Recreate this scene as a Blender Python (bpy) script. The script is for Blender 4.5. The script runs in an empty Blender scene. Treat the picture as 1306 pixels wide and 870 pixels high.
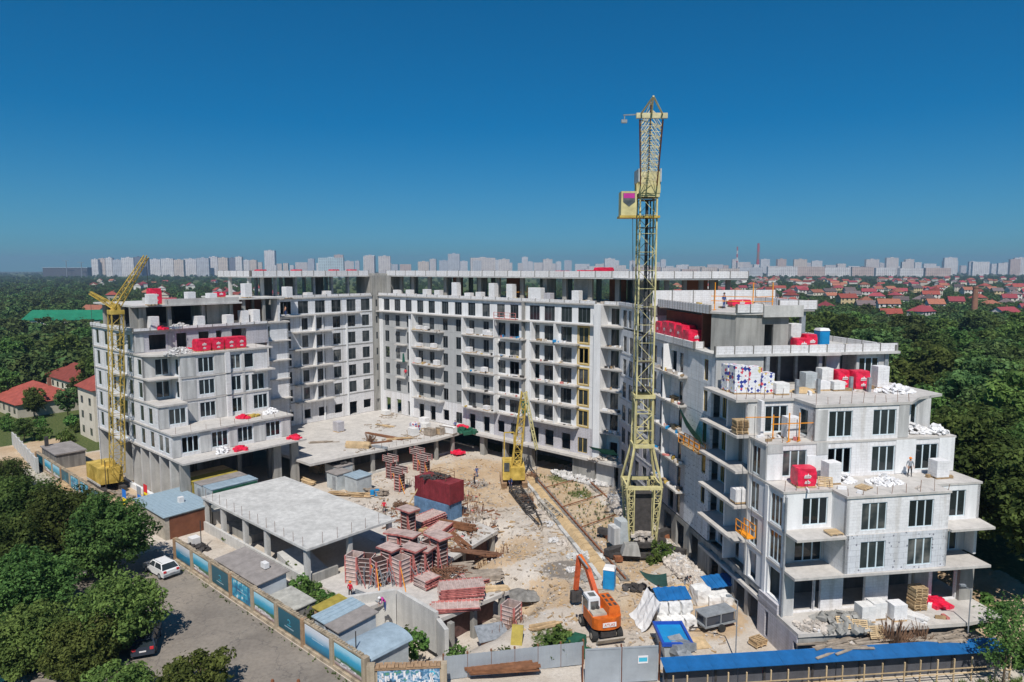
import bpy, bmesh, math, random
from mathutils import Vector, Matrix, noise
R=math.radians
scn=bpy.context.scene
COL=scn.collection
# ---------------------------------------------------------------- camera
cam=bpy.data.cameras.new('camera'); camo=bpy.data.objects.new('camera',cam); COL.objects.link(camo)
cam.sensor_width=36; cam.lens=870.0/1306*36
camo.location=(0,0,32.5); camo.rotation_euler=(R(90-6.04),0,0)
cam.clip_start=0.5; cam.clip_end=30000
scn.camera=camo
# ---------------------------------------------------------------- sky and sun
SUN_EL=54.0; SUN_AZ=184.0
w=bpy.data.worlds.new('World'); scn.world=w; w.use_nodes=True
nt=w.node_tree; bg=nt.nodes['Background']
sky=nt.nodes.new('ShaderNodeTexSky'); sky.sky_type='NISHITA'; sky.sun_disc=False
sky.sun_elevation=R(SUN_EL); sky.sun_rotation=R(SUN_AZ)
sky.air_density=1.0; sky.dust_density=0.0; sky.ozone_density=6.0; sky.altitude=0
hs=nt.nodes.new('ShaderNodeHueSaturation'); hs.inputs['Saturation'].default_value=1.5
nt.links.new(sky.outputs[0],hs.inputs['Color'])
# soft film-like shoulder on the sky radiance, the same everywhere on the dome
sp=nt.nodes.new('ShaderNodeSeparateColor'); cb=nt.nodes.new('ShaderNodeCombineColor'); nt.links.new(hs.outputs[0],sp.inputs[0])
for i,(gain,k) in enumerate(((.40,.16),(1.20,.128),(1.03,.024))):
    a=nt.nodes.new('ShaderNodeMath'); a.operation='MULTIPLY_ADD'; a.inputs[1].default_value=k; a.inputs[2].default_value=1.0
    d=nt.nodes.new('ShaderNodeMath'); d.operation='DIVIDE'; m_=nt.nodes.new('ShaderNodeMath'); m_.operation='MULTIPLY'; m_.inputs[1].default_value=gain
    nt.links.new(sp.outputs[i],a.inputs[0]); nt.links.new(sp.outputs[i],m_.inputs[0]); nt.links.new(m_.outputs[0],d.inputs[0]); nt.links.new(a.outputs[0],d.inputs[1]); nt.links.new(d.outputs[0],cb.inputs[i])
nt.links.new(cb.outputs[0],bg.inputs['Color'])
bg.inputs['Strength'].default_value=0.06
sl=bpy.data.lights.new('sun','SUN'); so=bpy.data.objects.new('sun',sl); COL.objects.link(so)
sl.energy=3.85; sl.angle=R(0.5); sl.color=(1.0,0.955,0.89)
az=R(SUN_AZ); el=R(SUN_EL)
sd=Vector((math.sin(az)*math.cos(el),math.cos(az)*math.cos(el),math.sin(el)))
so.rotation_euler=sd.to_track_quat('Z','Y').to_euler()
scn.view_settings.view_transform='Standard'; scn.view_settings.look='None'
scn.view_settings.exposure=0.36; scn.view_settings.gamma=1.0; scn.view_settings.use_curve_mapping=False
try:
    scn.cycles.max_bounces=5; scn.cycles.volume_bounces=0; scn.cycles.transparent_max_bounces=6
    scn.cycles.caustics_reflective=False; scn.cycles.caustics_refractive=False
except Exception: pass
# ---------------------------------------------------------------- site frames
RA=R(-41.8); RR=math.atan2(.165,.986)
def fr(o,ang):
    c,s=math.cos(ang),math.sin(ang)
    return lambda a,b,z=0.0:(o[0]+a*c-b*s,o[1]+a*s+b*c,z)
PA=fr((-27.0,137.3),RA); PR=fr((23.06,55.4),RR)
# ---------------------------------------------------------------- materials
MAT={}
def _nt(name):
    m=bpy.data.materials.new(name); m.use_nodes=True; MAT[name]=m
    t=m.node_tree; b=t.nodes['Principled BSDF']; return m,t,b
def N(t,kind,**kw):
    n=t.nodes.new('ShaderNode'+kind)
    for k,v in kw.items():
        if k in n.inputs: n.inputs[k].default_value=v
        else: setattr(n,k,v)
    return n
def coords(t,sc=1.0,kind='Object'):
    tc=N(t,'TexCoord'); mp=N(t,'Mapping'); mp.inputs['Scale'].default_value=(sc,sc,sc)
    t.links.new(tc.outputs[kind],mp.inputs[0]); return mp.outputs[0]
def rampn(t,fac,stops):
    r=N(t,'ValToRGB'); e=r.color_ramp.elements
    e[0].position,e[0].color=stops[0][0],(*stops[0][1],1); e[1].position,e[1].color=stops[-1][0],(*stops[-1][1],1)
    for p,c in stops[1:-1]:
        q=e.new(p); q.color=(*c,1)
    t.links.new(fac,r.inputs[0]); return r.outputs[0]
def mixc(t,f,a,b,mode='MIX'):
    m=N(t,'Mix',data_type='RGBA',blend_type=mode)
    for sock,v in ((0,f),(6,a),(7,b)):
        if hasattr(v,'is_output'): t.links.new(v,m.inputs[sock])
        else: m.inputs[sock].default_value=v if sock==0 else (*v,1)
    return m.outputs[2]
def bump(t,b,h,strength=.3,dist=.02):
    n=N(t,'Bump'); n.inputs['Strength'].default_value=strength; n.inputs['Distance'].default_value=dist
    t.links.new(h,n.inputs['Height']); t.links.new(n.outputs[0],b.inputs['Normal'])
def plain(name,c,rough=.7,var=.25,sc=1.5,metal=0.0,c2=None,spec=.3,objvar=0.0,bmp=.15):
    m,t,b=_nt(name); co=coords(t,sc)
    n=N(t,'TexNoise',Scale=1.0,Detail=6.0,Roughness=.65); t.links.new(co,n.inputs['Vector'])
    lo=tuple(x*(1-var) for x in c); hi=tuple(min(1,x*(1+var)) for x in (c2 or c))
    col=rampn(t,n.outputs[0],[(.3,lo),(.7,hi)])
    if objvar:
        oi=N(t,'ObjectInfo'); mr=N(t,'MapRange'); mr.inputs[3].default_value=1-objvar; mr.inputs[4].default_value=1+objvar
        t.links.new(oi.outputs['Random'],mr.inputs[0])
        vm=N(t,'VectorMath',operation='SCALE'); t.links.new(col,vm.inputs[0]); t.links.new(mr.outputs[0],vm.inputs['Scale']); col=vm.outputs[0]
    t.links.new(col,b.inputs['Base Color']); b.inputs['Roughness'].default_value=rough; b.inputs['Metallic'].default_value=metal
    b.inputs['Specular IOR Level'].default_value=spec
    if bmp: bump(t,b,n.outputs[0],bmp,.03)
    return m
def concrete(name,c,streak=.3,var=.18,board=0):
    m,t,b=_nt(name); tc=N(t,'TexCoord')
    n1=N(t,'TexNoise',Scale=.35,Detail=8.0,Roughness=.7); t.links.new(tc.outputs['Object'],n1.inputs['Vector'])
    mp=N(t,'Mapping'); mp.inputs['Scale'].default_value=(1.6,1.6,.16); t.links.new(tc.outputs['Object'],mp.inputs[0])
    n2=N(t,'TexNoise',Scale=1.0,Detail=5.0); t.links.new(mp.outputs[0],n2.inputs['Vector'])
    n3=N(t,'TexNoise',Scale=9.0,Detail=4.0); t.links.new(tc.outputs['Object'],n3.inputs['Vector'])
    col=rampn(t,n1.outputs[0],[(.3,tuple(x*(1-var) for x in c)),(.52,c),(.72,tuple(x*(1+var) for x in c))])
    st=rampn(t,n2.outputs[0],[(.38,(1-streak,)*3),(.6,(1,1,1))]); col=mixc(t,1.0,col,st,'MULTIPLY')
    sp=rampn(t,n3.outputs[0],[(.3,(.86,)*3),(.6,(1,1,1))]); col=mixc(t,.7,col,sp,'MULTIPLY')
    t.links.new(col,b.inputs['Base Color']); b.inputs['Roughness'].default_value=.88; b.inputs['Specular IOR Level'].default_value=.2
    bump(t,b,n3.outputs[0],.25,.02); return m
def blockwall(name,c,mortar,bw=.62,bh=.25,patch=.25,patchc=(.36,.36,.35),dots=0.0):
    m,t,b=_nt(name); tc=N(t,'TexCoord'); sx=N(t,'SeparateXYZ'); cx=N(t,'CombineXYZ')
    t.links.new(tc.outputs['Object'],sx.inputs[0]); t.links.new(sx.outputs[0],cx.inputs[0]); t.links.new(sx.outputs[2],cx.inputs[1])
    br=N(t,'TexBrick'); br.inputs['Scale'].default_value=1; br.inputs['Mortar Size'].default_value=.018
    br.inputs['Brick Width'].default_value=bw; br.inputs['Row Height'].default_value=bh
    br.inputs['Color1'].default_value=(*c,1); br.inputs['Color2'].default_value=(*[x*.9 for x in c],1); br.inputs['Mortar'].default_value=(*mortar,1)
    t.links.new(cx.outputs[0],br.inputs['Vector'])
    n=N(t,'TexNoise',Scale=.5,Detail=7.0,Roughness=.7); t.links.new(tc.outputs['Object'],n.inputs['Vector'])
    f=rampn(t,n.outputs[0],[(.56,(0,0,0)),(.66,(patch,)*3)])
    col=mixc(t,f,br.outputs[0],patchc)
    n4=N(t,'TexNoise',Scale=5.0,Detail=5.0); t.links.new(tc.outputs['Object'],n4.inputs['Vector'])
    col=mixc(t,1.0,col,rampn(t,n4.outputs[0],[(.3,(.90,)*3),(.6,(1,1,1))]),'MULTIPLY')
    mp=N(t,'Mapping'); mp.inputs['Scale'].default_value=(2.2,2.2,.12); t.links.new(tc.outputs['Object'],mp.inputs[0]); n5=N(t,'TexNoise',Scale=1.0,Detail=6.0,Roughness=.6); t.links.new(mp.outputs[0],n5.inputs['Vector'])
    col=mixc(t,1.0,col,rampn(t,n5.outputs[0],[(.34,(.82,.80,.77)),(.5,(1,1,1))]),'MULTIPLY')
    n6=N(t,'TexNoise',Scale=1.7,Detail=8.0,Roughness=.75); t.links.new(tc.outputs['Object'],n6.inputs['Vector']); col=mixc(t,rampn(t,n6.outputs[0],[(.60,(0,0,0)),(.64,(.55,)*3)]),col,(.47,.46,.45))
    oi=N(t,'ObjectInfo'); mr=N(t,'MapRange'); mr.inputs[3].default_value=.90; mr.inputs[4].default_value=1.04
    t.links.new(oi.outputs['Random'],mr.inputs[0]); vm=N(t,'VectorMath',operation='SCALE'); t.links.new(col,vm.inputs[0]); t.links.new(mr.outputs[0],vm.inputs['Scale']); col=vm.outputs[0]
    if dots:
        vo=N(t,'TexVoronoi',feature='F1'); vo.inputs['Scale'].default_value=2.5; vo.inputs['Randomness'].default_value=.75; t.links.new(cx.outputs[0],vo.inputs['Vector'])
        d=rampn(t,vo.outputs['Distance'],[(.17,(dots,)*3),(.24,(0,0,0))]); col=mixc(t,d,col,(.12,.12,.16))
    t.links.new(col,b.inputs['Base Color']); b.inputs['Roughness'].default_value=.9; b.inputs['Specular IOR Level'].default_value=.15
    bump(t,b,br.outputs['Fac'],.35,-.012); return m
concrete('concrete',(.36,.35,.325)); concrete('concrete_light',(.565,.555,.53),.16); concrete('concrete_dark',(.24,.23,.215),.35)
concrete('slab_dusty',(.55,.52,.485),.12,.14); concrete('plaster_gray',(.46,.465,.46),.14,.08); concrete('panel_gray',(.59,.585,.57),.3,.1)
concrete('white_render',(.80,.80,.80),.14,.06); concrete('stone_tan',(.44,.36,.26),.35,.3)
blockwall('block_wall',(.78,.77,.775),(.66,.645,.65)); blockwall('block_wall_lavender',(.56,.545,.58),(.40,.38,.40),patch=.4)
blockwall('foam_wall',(.77,.78,.80),(.60,.61,.63),1.0,.5,.12); blockwall('foam_wall_dots',(.72,.735,.77),(.50,.51,.54),1.0,.5,.15,dots=.85)
blockwall('block_parapet',(.77,.76,.76),(.60,.58,.58),.62,.25,.2)
plain('frame_white',(.58,.67,.71),.45,.08); plain('frame_dark',(.075,.085,.095),.5,.2); plain('frame_ochre',(.50,.36,.12),.7,.2)
def glass():
    m,t,b=_nt('glass'); oi=N(t,'ObjectInfo')
    co=coords(t,.6); n=N(t,'TexNoise',Scale=1.0,Detail=3.0); t.links.new(co,n.inputs['Vector'])
    a=N(t,'Math',operation='MULTIPLY'); t.links.new(oi.outputs['Random'],a.inputs[0]); t.links.new(n.outputs[0],a.inputs[1])
    t.links.new(rampn(t,a.outputs[0],[(.1,(.010,.015,.018)),(.38,(.035,.045,.05)),(.55,(.15,.15,.14))]),b.inputs['Base Color'])
    b.inputs['Roughness'].default_value=.06; b.inputs['Specular IOR Level'].default_value=.55; return m
glass()
plain('crane_yellow',(.46,.31,.045),.55,.4,.8,c2=(.52,.37,.09)); plain('crane_pale',(.56,.50,.25),.6,.3,.8); plain('crane_rust',(.22,.085,.04),.85,.5,2)
plain('crane_cream',(.62,.56,.36),.6,.3,1); plain('steel_dark',(.055,.05,.048),.7,.4,2); plain('steel_gray',(.28,.30,.32),.5,.3,2,.2)
plain('steel_blue',(.30,.39,.45),.55,.15,2); plain('rope',(.06,.06,.06),.8,.1)
plain('red_wrap',(.62,.012,.045),.42,.35,2.2,c2=(.74,.02,.07),spec=.5,bmp=.5); plain('print_white',(.75,.72,.72),.5,.05)
plain('white_block',(.72,.71,.71),.9,.12,3,objvar=.06); plain('white_sack',(.70,.69,.67),.75,.15,2,bmp=.6)
plain('wood',(.42,.29,.16),.85,.35,2,objvar=.25); plain('wood_pale',(.52,.38,.22),.85,.3,2,objvar=.2); plain('wood_gray',(.30,.25,.20),.9,.35,2,objvar=.2)
plain('wood_brown',(.20,.09,.045),.9,.4,1.5); plain('form_red',(.36,.085,.08),.75,.45,2,c2=(.46,.17,.15),objvar=.25); plain('form_face',(.42,.32,.29),.85,.35,2,objvar=.12)
plain('form_rung',(.48,.38,.35),.85,.35,2,objvar=.15); plain('form_dark',(.10,.055,.05),.8,.4,2); plain('maroon',(.20,.028,.035),.55,.35,1.2); plain('container_blue',(.12,.21,.33),.6,.3,1.5)  # form_dark: dark brown boards, also the painted shade on standing shutter faces
plain('blue_roof',(.012,.12,.33),.42,.3,.7,spec=.5); plain('toilet_blue',(.015,.24,.52),.4,.15,1); plain('royal_blue',(.02,.08,.40),.45,.25,1)
plain('orange',(.56,.12,.015),.5,.3,1.5); plain('orange_red',(.50,.09,.03),.55,.4,2); plain('car_white',(.72,.72,.72),.25,.03,1,spec=.6); plain('car_dark',(.03,.04,.06),.2,.1,spec=.7)
plain('car_teal',(.03,.20,.26),.25,.1,spec=.6); plain('rubber',(.03,.03,.03),.9,.3); plain('tan_paint',(.40,.36,.30),.75,.3,1.5)
plain('olive_yellow',(.33,.26,.05),.65,.35,1.2); plain('cabin_gray',(.42,.45,.46),.6,.2,1.2); plain('roof_metal',(.30,.38,.44),.5,.2,1); plain('roof_felt',(.26,.235,.22),.9,.25,1)
plain('roof_gray_dust',(.38,.37,.33),.9,.35,1); plain('orange_paint',(.80,.30,.02),.5,.2,1); plain('net_green',(.012,.12,.085),.85,.25,2); plain('net_dark',(.02,.06,.05),.85,.25,2)
plain('tarp_green',(.02,.10,.06),.6,.3,2,bmp=.6); plain('tarp_white',(.70,.69,.68),.6,.1,2,bmp=.6); plain('sand_heap',(.50,.36,.20),.95,.25,1); plain('rubble_white',(.52,.505,.49),.95,.35,4); plain('rubble_mix',(.46,.41,.36),.95,.45,3)
plain('brush_dry',(.20,.115,.07),.95,.4,2); plain('rust_bars',(.20,.10,.06),.9,.4,2); plain('skin',(.45,.24,.16),.7,.1); plain('cloth_red',(.62,.02,.05),.85,.15); plain('cloth_blue',(.05,.09,.24),.85,.2)
plain('cloth_dark',(.04,.04,.05),.85,.2); plain('matte_magenta',(.48,.04,.28),.85,.15); plain('cloth_gray',(.25,.27,.30),.85,.2); plain('helmet_orange',(.80,.22,.02),.4,.05); plain('helmet_white',(.75,.75,.75),.4,.05); plain('cloth_orange',(.70,.25,.06),.85,.2); plain('hair_dark',(.03,.02,.015),.8,.2)
plain('roof_red',(.25,.058,.042),.8,.25,1,objvar=.35); plain('roof_terracotta',(.30,.115,.07),.8,.25,1,objvar=.25); plain('roof_crimson',(.27,.05,.06),.75,.2,1,objvar=.3); plain('roof_slate',(.13,.10,.10),.8,.25,1,objvar=.4)
plain('house_white',(.66,.63,.58),.85,.12,.6,objvar=.2); plain('house_cream',(.56,.51,.42),.85,.12,.6,objvar=.2); plain('house_yellow',(.55,.43,.24),.85,.1,.6); plain('green_roof',(.015,.17,.09),.6,.2,.3); plain('shed_wall',(.46,.50,.54),.7,.2,.5)
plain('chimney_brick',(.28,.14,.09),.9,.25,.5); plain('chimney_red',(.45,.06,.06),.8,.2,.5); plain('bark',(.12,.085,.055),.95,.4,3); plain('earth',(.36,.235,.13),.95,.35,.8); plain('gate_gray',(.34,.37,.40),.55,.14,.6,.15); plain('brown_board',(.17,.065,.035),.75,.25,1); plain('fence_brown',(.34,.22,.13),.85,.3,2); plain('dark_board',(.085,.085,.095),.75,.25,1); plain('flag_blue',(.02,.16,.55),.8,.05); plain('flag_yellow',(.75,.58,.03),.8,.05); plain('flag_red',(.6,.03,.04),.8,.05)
def leaf(name,c,c2,tr=.35):
    m,t,b=_nt(name); oi=N(t,'ObjectInfo'); g=N(t,'NewGeometry')
    n=N(t,'TexNoise',Scale=.55,Detail=3.0); t.links.new(coords(t,1),n.inputs['Vector'])
    col=rampn(t,n.outputs[0],[(.36,tuple(x*.85 for x in c)),(.64,tuple(x*1.12 for x in c2))])
    rp=N(t,'MapRange'); rp.inputs[3].default_value=.62; rp.inputs[4].default_value=1.5; t.links.new(g.outputs['Random Per Island'],rp.inputs[0])
    ro=N(t,'MapRange'); ro.inputs[3].default_value=.62; ro.inputs[4].default_value=1.45; t.links.new(oi.outputs['Random'],ro.inputs[0])
    mu=N(t,'Math',operation='MULTIPLY'); t.links.new(rp.outputs[0],mu.inputs[0]); t.links.new(ro.outputs[0],mu.inputs[1])
    vm=N(t,'VectorMath',operation='SCALE'); t.links.new(col,vm.inputs[0]); t.links.new(mu.outputs[0],vm.inputs['Scale'])
    hsv=N(t,'HueSaturation'); h=N(t,'MapRange'); h.inputs[3].default_value=.45; h.inputs[4].default_value=.52; t.links.new(oi.outputs['Random'],h.inputs[0]); t.links.new(h.outputs[0],hsv.inputs['Hue']); t.links.new(vm.outputs[0],hsv.inputs['Color'])
    d=N(t,'BsdfDiffuse'); tl=N(t,'BsdfTranslucent'); mx=N(t,'MixShader'); mx.inputs[0].default_value=tr
    t.links.new(hsv.outputs[0],d.inputs[0]); t.links.new(hsv.outputs[0],tl.inputs[0]); t.links.new(d.outputs[0],mx.inputs[1]); t.links.new(tl.outputs[0],mx.inputs[2])
    out=[x for x in t.nodes if x.type=='OUTPUT_MATERIAL'][0]; t.links.new(mx.outputs[0],out.inputs[0]); return m
leaf('leaf_dark',(.054,.104,.032),(.100,.165,.046),.45); leaf('leaf_mid',(.066,.120,.036),(.120,.188,.052),.45); leaf('leaf_light',(.088,.155,.044),(.150,.228,.062),.45); leaf('leaf_far',(.060,.108,.040),(.102,.158,.054),.35); leaf('leaf_bush',(.06,.12,.03),(.11,.19,.05))
def flats():
    # far slab blocks: rows of windows too small to tell apart, colour from the object
    m,t,b=_nt('city_facade'); tc=N(t,'TexCoord'); sx=N(t,'SeparateXYZ'); cx=N(t,'CombineXYZ'); ad=N(t,'Math',operation='ADD')
    t.links.new(tc.outputs['Object'],sx.inputs[0]); t.links.new(sx.outputs[0],ad.inputs[0]); t.links.new(sx.outputs[1],ad.inputs[1]); t.links.new(ad.outputs[0],cx.inputs[0]); t.links.new(sx.outputs[2],cx.inputs[1])
    br=N(t,'TexBrick',offset=0.0); br.inputs['Scale'].default_value=1; br.inputs['Brick Width'].default_value=8.0; br.inputs['Row Height'].default_value=5.8; br.inputs['Mortar Size'].default_value=1.5; br.inputs['Mortar Smooth'].default_value=.1
    t.links.new(cx.outputs[0],br.inputs['Vector']); oi=N(t,'ObjectInfo')
    w2=N(t,'TexNoise',Scale=.05,Detail=2.0); t.links.new(tc.outputs['Object'],w2.inputs['Vector'])
    dk=mixc(t,.62,oi.outputs['Color'],(.10,.10,.13)); col=mixc(t,br.outputs['Fac'],dk,oi.outputs['Color'])
    col=mixc(t,1.0,col,rampn(t,w2.outputs[0],[(.35,(.86,.84,.84)),(.6,(1,1,1))]),'MULTIPLY')
    t.links.new(col,b.inputs['Base Color']); b.inputs['Roughness'].default_value=.85
flats()
def printed():
    # white bags printed with blue, red and yellow panels
    m,t,b=_nt('printed_bags'); tc=N(t,'TexCoord'); oi=N(t,'ObjectInfo'); va=N(t,'VectorMath',operation='MULTIPLY_ADD'); va.inputs[1].default_value=(37,23,11); t.links.new(oi.outputs['Random'],va.inputs[0]); t.links.new(tc.outputs['Object'],va.inputs[2]); vo=N(t,'TexVoronoi',distance='MANHATTAN'); vo.inputs['Scale'].default_value=3.0; vo.inputs['Randomness'].default_value=.75; t.links.new(va.outputs[0],vo.inputs['Vector'])
    s=N(t,'SeparateColor'); t.links.new(vo.outputs['Color'],s.inputs[0])
    r=rampn(t,s.outputs[0],[(.0,(.72,.72,.74)),(.36,(.72,.72,.74)),(.37,(.03,.05,.28)),(.62,(.03,.05,.28)),(.63,(.62,.05,.09)),(.76,(.62,.05,.09)),(.77,(.72,.72,.74)),(.9,(.72,.72,.74)),(.91,(.62,.5,.15))])
    for q in t.nodes:
        if q.type=='VALTORGB': q.color_ramp.interpolation='CONSTANT'
    d=rampn(t,vo.outputs['Distance'],[(.80,(0,0,0)),(.86,(1,1,1))])
    t.links.new(mixc(t,d,r,(.74,.74,.76)),b.inputs['Base Color']); b.inputs['Roughness'].default_value=.45; bump(t,b,vo.outputs['Distance'],.4,.05)
printed()
def ground():
    m,t,b=_nt('ground'); va=N(t,'VertexColor'); va.layer_name='zone'; tc=N(t,'TexCoord')
    n=N(t,'TexNoise',Scale=.22,Detail=9.0,Roughness=.68); n2=N(t,'TexNoise',Scale=2.6,Detail=8.0,Roughness=.7); n3=N(t,'TexNoise',Scale=14.0,Detail=4.0)
    for q in (n,n2,n3): t.links.new(tc.outputs['Object'],q.inputs['Vector'])
    s=N(t,'SeparateColor'); t.links.new(va.outputs['Color'],s.inputs[0])
    dust=rampn(t,n.outputs[0],[(.32,(.46,.395,.325)),(.5,(.545,.485,.415)),(.68,(.61,.56,.50))])
    sand=rampn(t,n.outputs[0],[(.3,(.42,.29,.175)),(.5,(.50,.375,.25)),(.7,(.58,.48,.36))])
    grass=rampn(t,n2.outputs[0],[(.35,(.055,.085,.026)),(.55,(.10,.125,.042)),(.72,(.26,.205,.11))])
    def edge(v):
        a=N(t,'Math',operation='ADD'); m2=N(t,'MapRange'); m2.inputs[1].default_value=.3; m2.inputs[2].default_value=.7; m2.inputs[3].default_value=-.32; m2.inputs[4].default_value=.32
        t.links.new(n2.outputs[0],m2.inputs[0]); t.links.new(v,a.inputs[0]); t.links.new(m2.outputs[0],a.inputs[1])
        q=N(t,'MapRange',interpolation_type='SMOOTHSTEP'); q.inputs[1].default_value=.38; q.inputs[2].default_value=.62; t.links.new(a.outputs[0],q.inputs[0]); return q.outputs[0]
    col=mixc(t,edge(s.outputs[0]),dust,sand); col=mixc(t,edge(s.outputs[1]),col,grass); col=mixc(t,edge(s.outputs[2]),col,(.23,.205,.18))
    col=mixc(t,1.0,col,rampn(t,n3.outputs[0],[(.28,(.84,.82,.80)),(.52,(1,1,1))]),'MULTIPLY')
    col=mixc(t,1.0,col,rampn(t,n2.outputs[0],[(.30,(.80,.78,.76)),(.5,(1,1,1)),(.75,(1.08,1.08,1.08))]),'MULTIPLY')
    t.links.new(col,b.inputs['Base Color']); b.inputs['Roughness'].default_value=.95; b.inputs['Specular IOR Level'].default_value=.1
    ad=N(t,'Math',operation='ADD'); t.links.new(n2.outputs[0],ad.inputs[0]); t.links.new(n3.outputs[0],ad.inputs[1]); bump(t,b,ad.outputs[0],.7,.09)
ground()
def asphalt():
    m,t,b=_nt('asphalt'); tc=N(t,'TexCoord')
    n=N(t,'TexNoise',Scale=.16,Detail=8.0,Roughness=.65); n2=N(t,'TexNoise',Scale=3.0,Detail=8.0)
    for q in (n,n2): t.links.new(tc.outputs['Object'],q.inputs['Vector'])
    col=rampn(t,n.outputs[0],[(.3,(.175,.152,.13)),(.48,(.235,.205,.172)),(.66,(.29,.25,.205))])
    col=mixc(t,1.0,col,rampn(t,n2.outputs[0],[(.3,(.82,.81,.8)),(.6,(1,1,1))]),'MULTIPLY')
    vo=N(t,'TexVoronoi',feature='DISTANCE_TO_EDGE'); vo.inputs['Scale'].default_value=.22
    nw=N(t,'TexNoise',Scale=.8,Detail=4.0); t.links.new(tc.outputs['Object'],nw.inputs['Vector']); va=N(t,'VectorMath',operation='MULTIPLY_ADD'); t.links.new(nw.outputs['Color'],va.inputs[0]); va.inputs[1].default_value=(3,3,3); t.links.new(tc.outputs['Object'],va.inputs[2]); t.links.new(va.outputs[0],vo.inputs['Vector'])
    col=mixc(t,rampn(t,vo.outputs[0],[(.003,(.55,)*3),(.012,(0,0,0))]),col,(.09,.08,.075))
    t.links.new(col,b.inputs['Base Color']); b.inputs['Roughness'].default_value=.9; bump(t,b,n2.outputs[0],.3,.02)
asphalt()
# ---------------------------------------------------------------- mesh helpers
class M:
    def __init__(s): s.v=[];s.f=[];s.m=[]
    def poly(s,pts,mi=0):
        i=len(s.v); s.v+= [tuple(p) for p in pts]; s.f.append(tuple(range(i,i+len(pts)))); s.m.append(mi)
    def hexa(s,p,mi=0):
        i=len(s.v); s.v+=[tuple(q) for q in p]
        for f in ((3,2,1,0),(4,5,6,7),(0,1,5,4),(1,2,6,5),(2,3,7,6),(3,0,4,7)):
            s.f.append(tuple(i+k for k in f)); s.m.append(mi)
    def box(s,x0,x1,y0,y1,z0,z1,mi=0):
        s.hexa([(x0,y0,z0),(x1,y0,z0),(x1,y1,z0),(x0,y1,z0),(x0,y0,z1),(x1,y0,z1),(x1,y1,z1),(x0,y1,z1)],mi); return s
    def rbox(s,c,d,rot,mi=0):
        h=[Vector((x*d[0]/2,y*d[1]/2,z*d[2]/2)) for z in (-1,1) for x,y in ((-1,-1),(1,-1),(1,1),(-1,1))]
        c=Vector(c); s.hexa([c+rot@q for q in h],mi); return s
    def bar(s,p,q,w=.1,h=None,mi=0):
        p=Vector(p);q=Vector(q);h=h or w;d=(q-p)
        if d.length<1e-6: return s
        d.normalize(); u=Vector((0,0,1)).cross(d)
        if u.length<1e-3: u=Vector((1,0,0))
        u.normalize(); v=d.cross(u); a=u*w/2;b=v*h/2
        s.hexa([p-a-b,p+a-b,p+a+b,p-a+b,q-a-b,q+a-b,q+a+b,q-a+b],mi); return s
    def cyl(s,p,q,r,n=8,r2=None,mi=0):
        p=Vector(p);q=Vector(q);r2=r if r2 is None else r2;d=(q-p).normalized();u=d.cross(Vector((0,0,1)))
        if u.length<1e-3: u=Vector((1,0,0))
        u.normalize();v=d.cross(u);i=len(s.v)
        for c,rr in ((p,r),(q,r2)):
            for k in range(n):
                a=2*math.pi*k/n; s.v.append(tuple(c+u*rr*math.cos(a)+v*rr*math.sin(a)))
        for k in range(n):
            j=(k+1)%n; s.f.append((i+k,i+n+k,i+n+j,i+j)); s.m.append(mi)
        s.f.append(tuple(i+k for k in range(n))); s.m.append(mi); s.f.append(tuple(i+n+k for k in reversed(range(n)))); s.m.append(mi); return s
    def prism(s,poly,z0,z1,mi=0):
        n=len(poly);i=len(s.v); s.v+=[(x,y,z0) for x,y in poly]+[(x,y,z1) for x,y in poly]
        for k in range(n):
            j=(k+1)%n; s.f.append((i+k,i+j,i+n+j,i+n+k)); s.m.append(mi)
        s.f.append(tuple(i+k for k in reversed(range(n)))); s.m.append(mi); s.f.append(tuple(i+n+k for k in range(n))); s.m.append(mi); return s
    def mesh(s,name,mats):
        me=bpy.data.meshes.new(name); me.from_pydata(s.v,[],s.f)
        for x in ([mats] if isinstance(mats,str) else mats): me.materials.append(MAT[x])
        if any(s.m): me.polygons.foreach_set('material_index',s.m)
        me.update(); return me
    def build(s,name,mats,parent=None,loc=(0,0,0),rz=0.0,rot=None):
        return link(name,s.mesh(name,mats),parent,loc,rz,rot)
def link(name,me,parent=None,loc=(0,0,0),rz=0.0,rot=None):
    o=bpy.data.objects.new(name,me); COL.objects.link(o); o.parent=parent; o.location=loc
    o.rotation_euler=rot or (0,0,rz); return o
def tag(o,label,cat,group=None):
    o['label']=label; o['category']=cat
    if group: o['group']=group
    return o
def thing(name,label,cat,loc=(0,0,0),rz=0.0,group=None):
    o=bpy.data.objects.new(name,None); COL.objects.link(o); o.location=loc; o.rotation_euler=(0,0,rz); return tag(o,label,cat,group)
def dup(o,loc,rz=None,label=None,parent=None,scale=None):
    c=o.copy(); COL.objects.link(c); c.parent=parent
    if loc is not None: c.location=loc
    if rz is not None: c.rotation_euler=(0,0,rz)
    if label: c['label']=label
    if scale: c.scale=(scale,)*3 if not isinstance(scale,tuple) else scale
    for ch in o.children: dup(ch,None,None,None,c)
    return c
def kind(o,k): o['kind']=k; return o
def rnd(a,b): return random.uniform(a,b)

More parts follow.
